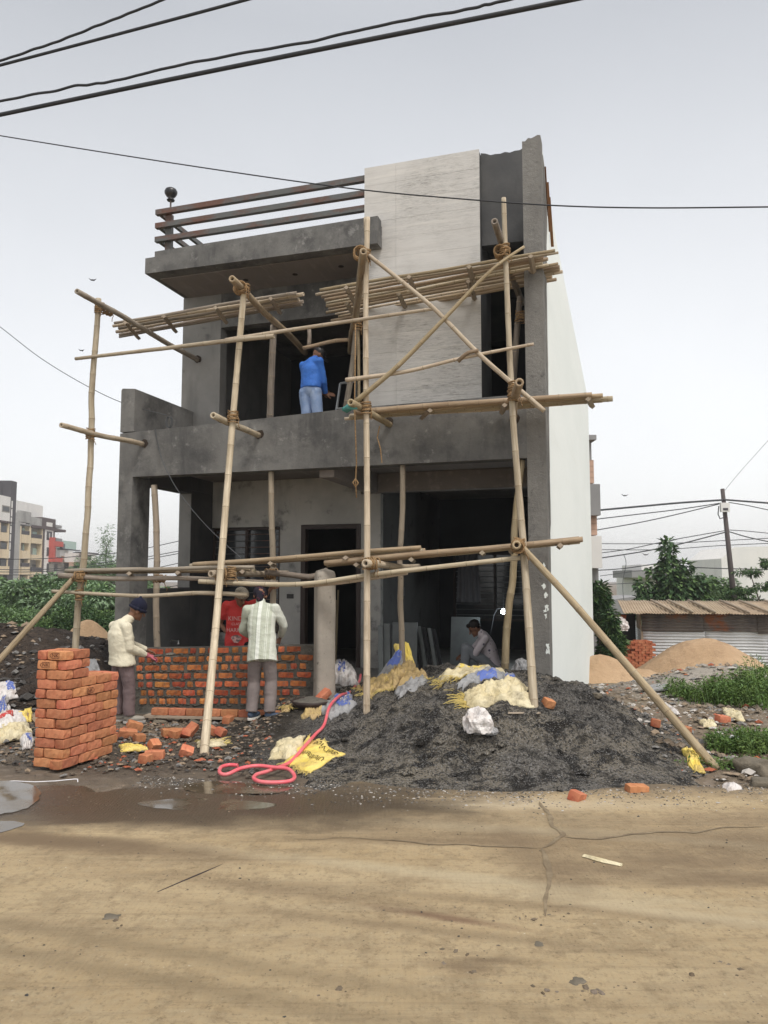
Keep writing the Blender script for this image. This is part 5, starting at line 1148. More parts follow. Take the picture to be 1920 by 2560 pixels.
def headm(bm, c, f, up_, s_=1.0):
    c = Vector(c); f = Vector(f).normalized(); up_ = Vector(up_); up_ = (up_ - f * up_.dot(f)).normalized(); sd = f.cross(up_)
    ell_mesh(bm, c + up_ * .03 * s_ - f * .008, sd * .077 * s_, f * .098 * s_, up_ * .100 * s_)
    ell_mesh(bm, c - up_ * .050 * s_ + f * .030 * s_, sd * .056 * s_, f * .060 * s_, up_ * .065 * s_)
    cap_mesh(bm, c + f * .088 * s_ + up_ * .015 * s_, c + f * .112 * s_ - up_ * .022 * s_, .010 * s_, .016 * s_, 8)
    ell_mesh(bm, c + f * .082 * s_ - up_ * .052 * s_, sd * .026 * s_, f * .014 * s_, up_ * .008 * s_, 10); ell_mesh(bm, c + f * .078 * s_ - up_ * .066 * s_, sd * .022 * s_, f * .014 * s_, up_ * .008 * s_, 10)
    ell_mesh(bm, c + f * .078 * s_ - up_ * .092 * s_, sd * .024 * s_, f * .018 * s_, up_ * .016 * s_, 10)
    ell_mesh(bm, c + f * .082 * s_ + up_ * .035 * s_, sd * .05 * s_, f * .012 * s_, up_ * .010 * s_, 10)
    for k in (-1, 1): ell_mesh(bm, c + sd * .078 * k * s_ - f * .005 - up_ * .008 * s_, sd * .010 * s_, f * .020 * s_ , up_ * .032 * s_, 10)
def loft(bm, rings, seg=18):      # elliptical rings (centre, half width vector, half depth vector)
    vs = [[bm.verts.new(Vector(c) + Vector(a) * math.cos(6.2832 * k / seg) + Vector(d_) * math.sin(6.2832 * k / seg)) for k in range(seg)] for c, a, d_ in rings]
    c0, a0, d0 = rings[0]; flip = Vector(a0).cross(Vector(d0)).dot(Vector(rings[-1][0]) - Vector(c0)) < 0
    for A, B in zip(vs[:-1], vs[1:]):
        for k in range(seg):
            f = (A[k], A[(k + 1) % seg], B[(k + 1) % seg], B[k]); bm.faces.new(f[::-1] if flip else f)
    bm.faces.new(vs[0] if flip else vs[0][::-1]); bm.faces.new(vs[-1][::-1] if flip else vs[-1])
def skinm(n, c): return mat(n, c, .6, [dict(s=14, lo=.4, hi=.7, col=tuple(x * .82 for x in c))], [dict(s=60, k=.15, d=.003)], spec=.35)
SK = skinm('skin_brown', (.20, .10, .06)); HAIR = mat('black_hair', (.012, .010, .009), .6, bumps=[dict(s=60, k=.7, d=.006)])
def cloth(n, c, c2=None, rough=.9, extra=(), w=1): return mat(n, c, rough, [dict(s=6, lo=.4, hi=.7, col=c2 or tuple(x * .88 for x in c), det=6)] + list(extra), [dict(s=16, k=.5 * w, d=.02, det=5, dis=1.2), dict(s=300, k=.1, d=.001)], spec=.2)
LEFT_RIGHT = ('L', 'R')
def person(label, base, J, shirt, trousers, shoe, sleeve='long', hatfn=None, hair=True, torso=(.165, .115), hem=0, s_=1.0, shirt_wr=.012, extra=None, hands=None, belt=None, grp=None):
    t = thing('person', label, 'person', base)
    J = {k: Vector(v) for k, v in J.items()}; f = J['face']; up_ = J.get('hup', Vector((0, 0, 1)))
    pel = (J['hipL'] + J['hipR']) / 2; ch = (J['shL'] + J['shR']) / 2; sv = (J['shR'] - J['shL']); svn = sv.normalized(); sp = (ch - pel); spn = sp.normalized(); fw = svn.cross(spn) * -1
    hv = (J['hipR'] - J['hipL']).normalized(); fwh = hv.cross(Vector((0, 0, 1))) * -1
    SK_ = SK
    def body(bm):
        headm(bm, J['head'], f, up_, s_)
        cap_mesh(bm, J['head'] - up_ * .05 - Vector(f).normalized() * .03, ch - spn * .02, .050, .050)
        for k in (0, .33, .66, 1.0):
            c = pel.lerp(ch, k * .84); w_ = (.12, .10, .115, .10)[int(k * 3 + .1)]; ell_mesh(bm, c, svn * w_, fw * .07, spn * .10)
        for q in LEFT_RIGHT:
            cap_mesh(bm, J['sh' + q], J['el' + q], .042, .038); cap_mesh(bm, J['el' + q], J['wr' + q], .038, .026)
            cap_mesh(bm, J['hip' + q], J['kn' + q], .080, .055); cap_mesh(bm, J['kn' + q], J['an' + q], .055, .038)
            dr = (J['wr' + q] - J['el' + q]).normalized(); hd = (hands or {}).get(q, {})
            hand(bm, J['wr' + q], hd.get('d', dr), hd.get('u', (0, 0, 1)), 1.0, hd.get('curl', .6), hd.get('m', 1 if q == 'L' else -1))
            toe = Vector(J.get('toe' + q, fwh)); ell_mesh(bm, J['an' + q] + toe * .06 - Vector((0, 0, .045)), toe * .12, toe.cross(Vector((0, 0, 1))) * .04, Vector((0, 0, .035)))
    remesh('body', body, .0062, SK_, t, smoothn=2)
    def top(bm):
        n_ = 7; rg = []
        for i in range(n_):
            k = i / (n_ - 1); c = (pel - spn * hem).lerp(ch, k); w_ = torso[0] * (1.08, 1.04, .98, .98, 1.0, .98, .66)[i]; dpt = torso[1] * (1.08, 1.04, 1, 1.03, 1.06, 1.0, .75)[i]
            rg.append((c, svn * w_, fw * dpt))
        loft(bm, rg + [(ch + spn * .06, svn * torso[0] * .40, fw * torso[1] * .5)]); cap_mesh(bm, J['shL'], J['shR'], .062, .062); cap_mesh(bm, ch - spn * .01, ch + (J['head'] - ch) * .52, .088, .064)
        for q in LEFT_RIGHT: cap_mesh(bm, ch + spn * .045, J['sh' + q] - spn * .012, .060, .058)
        for q in LEFT_RIGHT:
            if sleeve == 'long':
                cap_mesh(bm, J['sh' + q], J['el' + q], .066, .056); e_ = J['el' + q].lerp(J['wr' + q], .90); cap_mesh(bm, J['el' + q], e_, .056, .041, cb=False)
            else: cap_mesh(bm, J['sh' + q], J['sh' + q].lerp(J['el' + q], .70), .070, .068, cb=False)
    sh = remesh('shirt', top, .010, shirt, t, wr=shirt_wr, wsc=3.6, wseed=base[0], smoothn=4, aniso=(1, 1, 1.6)); sub(sh)
    def bot(bm):
        ell_mesh(bm, pel + Vector((0, 0, .02)), hv * .150, fwh * .108, Vector((0, 0, .12)))
        for q in LEFT_RIGHT:
            cap_mesh(bm, J['hip' + q] - Vector((0, 0, .02)), J['kn' + q], .096, .080); cap_mesh(bm, J['kn' + q], J['an' + q] + Vector((0, 0, .0)), .080, .074, cb=False)
    remesh('trousers', bot, .010, trousers, t, wr=.007, wsc=5, wseed=base[0] + 4, smoothn=3, aniso=(1, 1, 1.5))
    for q in LEFT_RIGHT:
        toe = Vector(J.get('toe' + q, fwh)).normalized(); sd = toe.cross(Vector((0, 0, 1))); c = J['an' + q] + toe * .055 - Vector((0, 0, .040))
        def shoe_f(bm):
            ell_mesh(bm, c + toe * .02, toe * .125, sd * .046, Vector((0, 0, .038))); ell_mesh(bm, c - toe * .05 + Vector((0, 0, .012)), toe * .07, sd * .042, Vector((0, 0, .048)))
        so_ = remesh('shoe', shoe_f, .008, shoe[0], t, smoothn=2); sub(so_)
        b = MB(); n_ = 20; P = []
        for z in (-.052, -.026):
            for k in range(n_):
                a = 6.2832 * k / n_; p = c + toe * (.012 + .138 * math.cos(a)) + sd * (.052 * math.sin(a)); P.append((p.x, p.y, c.z + z))
        b.add(P, [list(range(n_))[::-1], list(range(n_, 2 * n_))] + [(k, (k + 1) % n_, n_ + (k + 1) % n_, n_ + k) for k in range(n_)]); b.build('sole', shoe[1], so_, local=True)
    hc = J['head']; fn = Vector(f).normalized(); un = (up_ - fn * up_.dot(fn)).normalized(); sn = fn.cross(un)
    if hatfn: hatfn(t, hc, fn, un, sn)
    elif hair:
        remesh('hair', lambda bm: (ell_mesh(bm, hc + un * .045 - fn * .022, sn * .086, fn * .096, un * .095), ell_mesh(bm, hc + un * .09 + fn * .05, sn * .06, fn * .05, un * .035)), .007, HAIR, t, wr=.004, wsc=30)
    # eyes
    for k in (-1, 1):
        b = MB(); b.ico(hc + fn * .082 + sn * .03 * k + un * .012, .012, .012, .008, 0); b.build('eye', M['black'], t, local=True, smooth=True)
    if extra: extra(t, J, spn, fw, svn)
    return t
def flr(x, y): return T(x, y)

# left bricklayer: off-white jacket, leaning to the wall with a trowel
bx = atY(292, 1800, 10.05); zb = .035
beanie = mat('navy_knit', (.012, .014, .032), .95, bumps=[dict(kind='wave', s=40, k=.6, d=.004, dir='Z')])
def hat_beanie(t, c, f, u, s_):
    remesh('knit_cap', lambda bm: (ell_mesh(bm, c + u * .065 - f * .012, s_ * .096, f * .112, u * .105), cap_mesh(bm, c + u * .150 - f * .03, c + u * .175 - f * .04, .035, .02)), .008, beanie, t, wr=.004, wsc=12)
    b = MB(); b.tube([c + u * .030 - f * .006 + (s_ * math.cos(a) * .090 + f * math.sin(a) * .106) for a in [i * 6.2832 / 24 for i in range(25)]], .020, 8); b.build('cap_brim', beanie, t, local=True, smooth=True)
SHW = (mat('shoe_grey', (.30, .28, .24), .8), mat('shoe_sole_pale', (.45, .43, .40), .8))
def trowel(t, J, *a):
    b = MB(); b.tube([w_ - Vector((.06, 0, 0)), w_ + Vector((.05, .01, .02))], .014, 8); o = b.build('trowel_handle', M['wood'], local=True)
tw = person('man in navy knit cap and off-white jacket leaning to the wall with a trowel', (bx.x, 10.05, 0), dict(
    head=(.19, .10, 1.40), face=(.78, .45, -.42), hup=(.4, .1, .9), shL=(-.12, .15, 1.20), shR=(.13, -.11, 1.20), elL=(.02, .34, .97), wrL=(.24, .45, .86), elR=(.17, -.10, .94), wrR=(.33, .12, .825),
    hipL=(-.03, .08, .82), hipR=(.10, -.06, .82), knL=(-.02, .12, .46), knR=(.15, -.02, .46), anL=(-.02, .10, .085), anR=(.16, -.02, .085), toeL=(.9, .4, 0), toeR=(.96, .25, 0)),
    cloth('offwhite_jacket', (.66, .62, .48), (.60, .56, .43)), cloth('mauve_trousers', (.175, .13, .13), (.14, .105, .107)), SHW, hatfn=hat_beanie, torso=(.195, .145), hem=.10, hands={'R': dict(u=(0, -.3, 1), curl=.9), 'L': dict(u=(0, 0, 1), curl=.9)})
glove = mat('pink_glove', (.42, .12, .15), .8)
def wp(t, v): return Vector(t.location) + Vector(v)
q = wp(tw, (.33, .12, .825)); gl = MB()
def glv(bm): hand(bm, (.33, .12, .825), (.20, .14, -.06), (0, -.3, 1), 1.18, .9, -1); cap_mesh(bm, (.30, .08, .845), (.33, .12, .825), .036, .036)
remesh('glove', glv, .006, glove, tw, smoothn=2)
b = MB(); c = q + Vector((.13, .03, -.012)); b.tube([c - Vector((.05, .01, 0)), c + Vector((.04, .01, .012))], .013, 8); b.tube([c + Vector((.04, .01, .012)), c + Vector((.07, .015, .03)), c + Vector((.09, .02, .01))], .006, 6)
b.add([c + Vector(p) for p in ((.08, .0, .008), (.12, -.05, .006), (.20, -.055, .0), (.26, .02, -.004), (.20, .075, .0), (.12, .06, .006))] + [c + Vector(p) for p in ((.08, .0, .0), (.12, -.05, -.002), (.20, -.055, -.008), (.26, .02, -.012), (.20, .075, -.008), (.12, .06, -.002))], [(0, 1, 2, 3, 4, 5), (11, 10, 9, 8, 7, 6)] + [(i, i + 6, (i + 1) % 6 + 6, (i + 1) % 6) for i in range(6)])
b.ico(c + Vector((.16, .01, .02)), .07, .05, .03, .2)
tag(b.build('trowel', M['mortar']), 'trowel loaded with mortar held over the wall by the man in the off-white jacket', 'trowel')

# striped shirt bricklayer, seen from behind
STR = mat('striped_shirt_cloth', (.42, .45, .37), .85, [
    dict(kind='band', lo=-.052, hi=-.050, hi2=-.005, lo2=-.003, col=(.64, .67, .61)), dict(kind='band', lo=-.058, hi=-.057, hi2=-.053, lo2=-.052, col=(.14, .17, .12)),
    dict(kind='band', lo=.058, hi=.059, hi2=.066, lo2=.067, col=(.60, .63, .56)), dict(kind='band', lo=.078, hi=.079, hi2=.086, lo2=.087, col=(.60, .63, .56)), dict(kind='band', lo=.12, hi=.125, hi2=.30, lo2=.31, col=(.58, .60, .54), amt=.8),
    dict(kind='band', lo=-.140, hi=-.139, hi2=-.132, lo2=-.131, col=(.60, .63, .56)), dict(kind='band', lo=-.125, hi=-.124, hi2=-.117, lo2=-.116, col=(.60, .63, .56)), dict(s=8, st=(9, 1, .5), lo=.5, hi=.7, col=(.44, .47, .39), amt=.5)],
    [dict(s=14, k=.6, d=.02, det=5, dis=1.2)], spec=.2)
sx = atY(650, 1800, 9.75)
def hat_dark(t, c, f, u, s_):
    remesh('dark_scarf', lambda bm: (ell_mesh(bm, c + u * .05, s_ * .098, f * .110, u * .105), cap_mesh(bm, c - f * .06 - u * .03, c - f * .05 - u * .09, .05, .045)), .008, mat('dark_scarf_cloth', (.014, .012, .02), .95, [dict(s=20, lo=.58, hi=.66, col=(.12, .02, .035))]), t, wr=.006, wsc=12)
zs = T(sx.x, 9.75) + .0
person('man in pale green striped shirt and grey trousers bending over the wall, back turned', (sx.x, 9.75, zs), dict(
    head=(-.06, .27, 1.50), face=(-.10, .75, -.65), hup=(0, .4, .9), shL=(-.20, .16, 1.325), shR=(.15, .14, 1.345), elL=(-.27, .26, 1.07), wrL=(-.14, .42, .93), elR=(.25, .22, 1.12), wrR=(.19, .40, .98),
    hipL=(-.065, -.02, .82), hipR=(.10, -.02, .82), knL=(-.085, .05, .45), knR=(.125, .03, .45), anL=(-.105, -.02, .085), anR=(.125, -.06, .085), toeL=(.35, .9, 0), toeR=(.97, .15, 0)),
    STR, cloth('greybrown_trousers', (.215, .185, .175), (.18, .155, .15)), (mat('navy_shoe', (.05, .075, .12), .7), mat('white_sole', (.62, .60, .55), .7)), hatfn=hat_dark, torso=(.175, .125), hem=.13, hands={'L': dict(u=(-1, 0, .2)), 'R': dict(u=(1, 0, .2))})

# man in red t-shirt behind the wall
RED = cloth('red_tshirt_cloth', (.55, .055, .05), (.46, .045, .045))
rx = pw(588, 1500, .0); 
def hat_turban(t, c, f, u, s_):
    tm = mat('beige_headcloth', (.36, .33, .27), .95, bumps=[dict(kind='wave', s=16, k=.9, d=.012, dir='DIAGONAL', dis=2)])
    remesh('headcloth', lambda bm: (ell_mesh(bm, c + u * .068 - f * .01, s_ * .098, f * .112, u * .080), cap_mesh(bm, c - f * .10 + u * .02, c - f * .13 - u * .02, .028, .02)), .008, tm, t, wr=.008, wsc=10)
def redx(t, J, spn, fw, svn):
    for tx, z, sz_ in (('KINDS', 1.21, .085), ('CLASS', 1.135, .05), ('HARIOU', 1.05, .075)):
        me = text_mesh(tx, sz_); V = [v.co.copy() for v in me.vertices]; bb = MB(); bb.add([Vector((v.x * 1.0 + .02, -.158 + v.x * v.x * 1.6, z + v.y)) for v in V], [list(p.vertices) for p in me.polygons]); bb.build('shirt_print', mat('shirt_print_pink', (.55, .33, .31), .9), t, local=True)
    bb = MB(); bb.add([Vector((.02 + .07 * math.cos(a) * (1 + .2 * math.sin(3 * a)), -.153 + (.07 * math.cos(a)) ** 2 * 1.6, .93 + .055 * math.sin(a))) for a in [i * 6.283 / 18 for i in range(18)]], [list(range(18))]); bb.build('shirt_print', mat('shirt_print_grey', (.13, .10, .10), .9, [dict(s=30, lo=.45, hi=.6, col=(.5, .3, .28))]), t, local=True)
    # head towards the wall
rb = pw(592, 1600, -.32)
person('man in red printed t-shirt and beige headcloth standing inside behind the brick wall', (rb.x, rb.y, .05), dict(
    head=(.06, -.08, 1.50), face=(.55, -.62, -.55), hup=(.1, -.1, 1), shL=(-.15, .0, 1.385), shR=(.18, .03, 1.39), elL=(-.26, .08, 1.13), wrL=(-.13, .0, .99), elR=(.34, .0, 1.44), wrR=(.47, .0, 1.62),
    hipL=(-.09, .03, .84), hipR=(.09, .03, .84), knL=(-.10, .02, .46), knR=(.10, .02, .46), anL=(-.10, .05, .085), anR=(.10, .05, .085), toeL=(0, -1, 0), toeR=(.2, -.98, 0)),
    RED, cloth('black_trousers', (.012, .012, .014)), (M['black'], M['black']), sleeve='short', hatfn=hat_turban, torso=(.165, .120), hem=.04, hands={'L': dict(d=(.7, -.2, -.5), u=(-.5, -.8, 0), curl=.4), 'R': dict(u=(0, -1, 0), curl=1.0)}, extra=redx)

# blue shirt man on the balcony
BLU = cloth('blue_shirt_cloth', (.055, .19, .62), (.045, .15, .52), rough=.6)
JE = cloth('faded_jeans', (.27, .38, .60), (.40, .50, .68), extra=[dict(s=5, st=(1, 1, .5), lo=.5, hi=.7, col=(.15, .24, .46), det=6)])
def hat_cap(t, c, f, u, s_):
    remesh('baseball_cap', lambda bm: (ell_mesh(bm, c + u * .055 - f * .008, s_ * .090, f * .106, u * .088), ell_mesh(bm, c + f * .125 + u * .035, s_ * .065, f * .07, u * .008)), .007, M['black'], t, wr=.002, wsc=10)
bp = pd(670, 905, .62); 
person('man in bright blue shirt, faded jeans and black cap standing on the balcony', (bp.x, bp.y, 3.82), dict(
    head=(.11, .09, 1.475), face=(.72, .38, -.62), hup=(.4, .2, .9), shL=(-.13, .13, 1.33), shR=(.14, -.08, 1.33), elL=(-.05, .27, 1.05), wrL=(.15, .32, .93), elR=(.20, .02, 1.05), wrR=(.22, .18, .88),
    hipL=(-.085, .05, .90), hipR=(.085, -.03, .90), knL=(-.06, .10, .45), knR=(.12, .02, .45), anL=(-.07, .06, .085), anR=(.12, -.02, .085), toeL=(.8, .6, 0), toeR=(.9, .4, 0)),
    BLU, JE, (M['black'], M['black']), hatfn=hat_cap, torso=(.170, .125), hem=-.03, hands={'R': dict(d=(.95, .1, .0), u=(0, -.8, .5), curl=.25), 'L': dict(d=(.9, -.2, .0), u=(0, .8, .5), curl=.3)})

# seated man inside
FLW = cloth('floral_shirt_cloth', (.66, .60, .62), (.60, .54, .56), extra=[dict(kind='vor', s=11, lo=.24, hi=.16, col=(.12, .10, .15)), dict(kind='vor', s=16, off=(3, 1, 2), lo=.18, hi=.12, col=(.25, .15, .2))])
sp_ = wld(-1.15, 1.9, .30)
person('man in pale patterned shirt and grey jeans sitting low inside the dark room', (sp_.x, sp_.y, .30), dict(
    head=(-.19, -.05, .745), face=(-.80, -.1, -.55), hup=(-.4, 0, .9), shL=(-.05, -.19, .60), shR=(-.03, .15, .60), elL=(-.20, -.20, .38), wrL=(-.36, -.10, .33), elR=(-.22, .15, .38), wrR=(-.38, .05, .33),
    hipL=(.11, -.10, .14), hipR=(.11, .09, .14), knL=(-.34, -.16, .44), knR=(-.32, .14, .44), anL=(-.36, -.15, .07), anR=(-.36, .13, .07), toeL=(-1, 0, 0), toeR=(-1, 0, 0)),
    FLW, cloth('grey_jeans', (.26, .28, .30), (.21, .23, .25)), (SK, M['black']), torso=(.165, .125), hem=.03, shirt_wr=.008, hands={'L': dict(u=(0, -.5, .8)), 'R': dict(u=(0, .5, .8))})
b = MB(); b.box(.02, .24, -.15, .15, 0, .05); b.box(.03, .07, -.14, .14, -.1, 0)
st = MB(); st.box(sp_.x - .02, sp_.x + .25, sp_.y - .15, sp_.y + .15, .345, .37); 
for a in (-.0, .21):
    for c in (-.13, .11): st.box(sp_.x + a, sp_.x + a + .025, sp_.y + c, sp_.y + c + .025, .30, .345)
tag(st.build('low_stool', M['wood']), 'very low wooden stool under the seated man', 'stool')

# ---------------------------------------------------------------- things inside the house
def leaning(label, u0, u1, v0, v1, w, lean, m, th=.03, du=8):
    a = loc(pd(u0, v1, w)); c = loc(pd(u1, v1, w)); top = loc(pd(u0, v0, w)).z; b = MB(); z0 = .305
    P = []
    for (s_, z, o) in ((a.x, z0, 0), (c.x, z0, 0), (c.x - lean, top, .12), (a.x - lean, top, .12)):
        P.append(wld(s_, w + o, z)); 
    Q = [p + HN * th for p in P]; b.add(P + Q, [(0, 1, 2, 3), (7, 6, 5, 4), (0, 4, 5, 1), (1, 5, 6, 2), (2, 6, 7, 3), (3, 7, 4, 0)]); tag(b.build('stone_slab', m), label, 'stone slab', 'stone slabs leaning inside the house')
leaning('first grey slab left of the pale prop, leaning on the door wall', 818, 828, 1352, 1455, .9, .05, M['slab'])
leaning('second grey slab left of the pale prop', 831, 843, 1348, 1455, 1.0, .05, M['slab'])
leaning('wide grey slab directly behind the pale prop', 846, 900, 1345, 1455, 1.4, .02, M['slab'])
for i in range(5): leaning(['first', 'second', 'third', 'fourth', 'fifth'][i] + ' thin dark slab from the left in the fan right of the pale prop', 908 + i * 11, 915 + i * 11, 1352 + i * 2, 1455, 1.6 + .02 * i, .16, M['slab'] if i % 2 else M['dark'])
leaning('large square grey board standing behind the seated man', 972, 1034, 1333, 1400, 3.2, .0, M['slab'])
# lit bulb with its wire
lp = pd(1087, 1321, 3.2); b = MB(); b.tube([lp + Vector((0, 0, .05)), lp + Vector((0, 0, .035)), lp + Vector((0, 0, .015)), lp, lp - Vector((0, 0, .025)), lp - Vector((0, 0, .04))], [.018, .02, .032, .045, .038, .012], 14)
bm_ = mat('lit_bulb', (.9, .95, 1), .3, emit=((.85, .95, 1.0), 14)); tag(b.build('light_bulb', bm_, smooth=True), 'lit white bulb hanging inside the dark room at the right', 'light bulb')
b = MB(); b.tube([lp + Vector((0, 0, .05)), pd(1090, 1210, 3.2)], .004, 5); b.tube([lp + Vector((0, 0, .055)), lp + Vector((-.10, 0, .05)), lp + Vector((-.16, 0, -.06)), pd(1050, 1420, 2.9)], .004, 5); tag(b.build('bulb_wire', M['dark']), 'thin grey wire of the bulb running down past the seated man', 'wire')
pl_ = bpy.data.lights.new('bulb_light', 'POINT'); pl_.energy = 16; pl_.shadow_soft_size = .05; pl_.color = (.85, .95, 1); po = bpy.data.objects.new('bulb_light', pl_); COL.objects.link(po); po.location = lp - Vector((0, .07, .07))
# hanging dark cloth and cable coil on the far wall
a = pd(1012, 1250, 4.0); b = MB(); n = 14; P = []
for j in range(12):
    for i in range(n): P.append((a.x + (i / (n - 1) - .5) * .35 * (1 + .3 * j / 11), a.y + .04 * math.sin(i * 1.7), a.z + .55 - j * .09))
b.grid(P, n, 12); o = b.build('hanging_cloth', cloth('dark_cloth', (.05, .048, .05)), smooth=True); tag(o, 'dark cloth hanging on the back wall left of the barred window', 'cloth'); sm_ = o.modifiers.new('s', 'SOLIDIFY'); sm_.thickness = .01
# aluminium frame leaning in the balcony opening
fa = pd(722, 905, 1.1); b = MB(); tl, tr, bl_, br = pd(735, 828, 1.1), pd(768, 824, 1.1), pd(722, 920, 1.1), pd(768, 920, 1.1)
for p_, q_ in ((tl, tr), (tl, bl_), (tr, br), (tl.lerp(bl_, .6), tr.lerp(br, .6))): b.tube([p_, q_], .018, 4)
tag(b.build('metal_frame', mat('galvanised_tube', (.45, .47, .48), .5, metal=.6)), 'grey metal frame leaning in the balcony opening behind the blue shirted man', 'metal frame')
# bamboo bundle in the doorway
b = MB(); rnd = random.Random(3)
for i in range(9): s_ = -4.42 + i * .045; b.tube([wld(s_, 2.9, .3), wld(s_ + rnd.uniform(-.02, .02), 3.0, 1.55 + rnd.uniform(-.15, .1))], .018, 6)
tag(b.build('stick_bundle', M['bamt']), 'row of thin brown sticks standing inside the doorway beside the concrete post', 'sticks')
b = MB(); rnd = random.Random(4)
# wooden planks at the top of the side wall, upturned pot on a rod
b = MB(); a0 = wld(.03, .75, 7.55); a1 = wld(.06, 1.5, 6.9)
for k in range(3): b.tube([wld(.03, .30 + .25 * k, 7.55 - .1 * k), wld(.035, .55 + .3 * k, 6.95 - .1 * k)], .022, 4, flat=.5)
b.build('wood_strip', mat('brown_plank', (.16, .075, .03), .9), H_)
pp = wld(-6.40, .93, 8.10); b = MB(); prof = [(r_ * .82, z_) for r_, z_ in [(0, .47), (.06, .465), (.11, .44), (.135, .40), (.13, .36), (.09, .31), (.055, .285), (.06, .265), (.085, .25), (.075, .235), (.0, .24)]]
P = [(pp.x + r * math.cos(6.2832 * k / 24), pp.y + r * math.sin(6.2832 * k / 24), pp.z + z) for r, z in prof for k in range(24)]; b.grid(P, 24, len(prof), closed=True)
pot = b.build('clay_pot', M['black'], smooth=True); tag(pot, 'black clay pot turned upside down on a rod at the roof corner', 'pot')
b = MB(); b.tube([wld(-6.40, .93, 7.1), pp + Vector((0, 0, .25))], .015, 6); tag(b.build('iron_rod', M['steel']), 'thin iron rod carrying the upturned black pot at the roof corner', 'rod')
# ---------------------------------------------------------------- vegetation
def leafmat(n, c, c2): return mat(n, c, .7, [dict(s=1.3, lo=.4, hi=.65, col=c2, det=3), dict(s=9, off=(3, 3, 3), lo=.55, hi=.7, col=tuple(x * 1.5 for x in c), amt=.5)], spec=.3)
M['lf1'] = leafmat('leaf_green', (.10, .18, .055), (.145, .235, .085)); M['lf2'] = leafmat('leaf_dark', (.035, .080, .030), (.055, .11, .042)); M['lf3'] = leafmat('leaf_grey_green', (.17, .26, .14), (.23, .32, .20)); M['grs'] = leafmat('grass_green', (.085, .155, .03), (.13, .19, .05)); M['bark'] = mat('bark', (.10, .08, .06), .95)
def leaves(b, c, n, rx, ry, rz_, ls, rnd, droop=.5, aspect=2.2, shell=.5, clumps=0, mi=0):
    cen = [Vector(c)]
    if clumps:
        cen = []
        for i in range(clumps):
            while True:
                p = Vector((rnd.uniform(-1, 1), rnd.uniform(-1, 1), rnd.uniform(-1, 1)))
                if .25 < p.length < 1: break
            cen.append(Vector((c[0] + p.x * rx * .8, c[1] + p.y * ry * .8, c[2] + p.z * rz_ * .8)))
        rx, ry, rz_ = rx * .40, ry * .40, rz_ * .32
    for i in range(n):
        q = rnd.choice(cen); 
        while True:
            p = Vector((rnd.uniform(-1, 1), rnd.uniform(-1, 1), rnd.uniform(-1, 1)))
            if p.length < 1: break
        p = p.normalized() * (p.length ** shell); o = q + Vector((p.x * rx, p.y * ry, p.z * rz_))
        d_ = Vector((p.x + rnd.uniform(-.7, .7), p.y + rnd.uniform(-.7, .7), p.z * .4 - droop * rnd.random() + rnd.uniform(-.3, .5))).normalized()
        s_ = d_.cross(Vector((rnd.uniform(-.4, .4), rnd.uniform(-.4, .4), 1))).normalized(); L = ls * rnd.uniform(.6, 1.3); w_ = L / aspect; up_ = s_.cross(d_)
        b.add([o, o + d_ * L * .5 + s_ * w_ * .5 + up_ * L * .06, o + d_ * L - up_ * L * .12, o + d_ * L * .5 - s_ * w_ * .5 + up_ * L * .06], [(0, 1, 2, 3)], mi=mi if not callable(mi) else mi(rnd))
def plant(name, label, cat, base, parts, trunk, m, ls, seed, group=None, aspect=2.2, droop=.5, tw=.05, shell=.5):
    """parts: (dx, dy, z, rx, ry, rz, n leaves, clumps)"""
    rnd = random.Random(seed); t = thing(name, label, cat, base, group=group); b = MB()
    for (dx, dy, z, rx, ry, rz_, n, cl) in parts: leaves(b, (base[0] + dx, base[1] + dy, base[2] + z), n, rx, ry, rz_, ls, rnd, droop, aspect, shell, cl, lambda r: 0 if r.random() < .7 else 1)
    b.build('crown', m, t)
    tb = MB()
    for (dx, dy, z, rx, ry, rz_, n, cl) in parts:
        p0 = Vector(base); p3 = p0 + Vector((dx, dy, z)); p1 = p0.lerp(p3, .4) + Vector((rnd.uniform(-.1, .1), 0, z * .1)); tb.tube([p0, p1, p3], [tw, tw * .7, tw * .3], 7)
        for k in range(5): a = p1.lerp(p3, rnd.random()); tb.tube([a, a + Vector((rnd.uniform(-1, 1) * rx * .7, rnd.uniform(-1, 1) * ry * .7, rnd.uniform(0, 1) * rz_ * .7))], [tw * .35, tw * .12], 5)
    tb.build('trunk', M['bark'], t, smooth=True); return t
def gY(u, v, Y):    # point at distance Y on ray, with ground height there
    p = atY(u, v, Y); return p, float(gbase(p.x, p.y))
def bush(label, u, vtop, Y, hw, seed, m, ls, n, clumps=14, name='bush', cat='bush', depth=None, aspect=2.4, group='bushes behind the earth bank'):
    p = atY(u, vtop, Y); g = float(gbase(p.x, Y)); h = p.z - g; dp = depth or hw * .7; rr_ = random.Random(seed + 50); sp = [(rr_.uniform(-1, 1) * hw, rr_.uniform(-.5, .5) * dp, h * rr_.uniform(.55, 1.0), rr_.uniform(.3, .6), .4, rr_.uniform(.25, .6), n // 30, 0) for _ in range(9)]
    return plant(name, label, cat, (p.x, Y, g), [(0, 0, h * .5, hw, dp, h * .52, n, clumps), (hw * .35, 0, h * .32, hw * .8, dp, h * .34, n // 2, clumps // 2), (-hw * .4, 0, h * .3, hw * .75, dp, h * .32, n // 2, clumps // 2)] + sp, 0, m, ls, seed, group=group, aspect=aspect)
G1 = [M['lf3'], M['lf1']]; G2 = [M['lf1'], M['lf3']]; G3 = [M['lf2'], M['lf1']]
bush('grey green bush mass at the far left edge below the first apartment block', -10, 1480, 38, 3.6, 1, G2, .17, 15000, 22)
bush('pale green castor bush below the cream apartment block', 62, 1452, 40, 2.6, 2, G1, .26, 14000, 20)
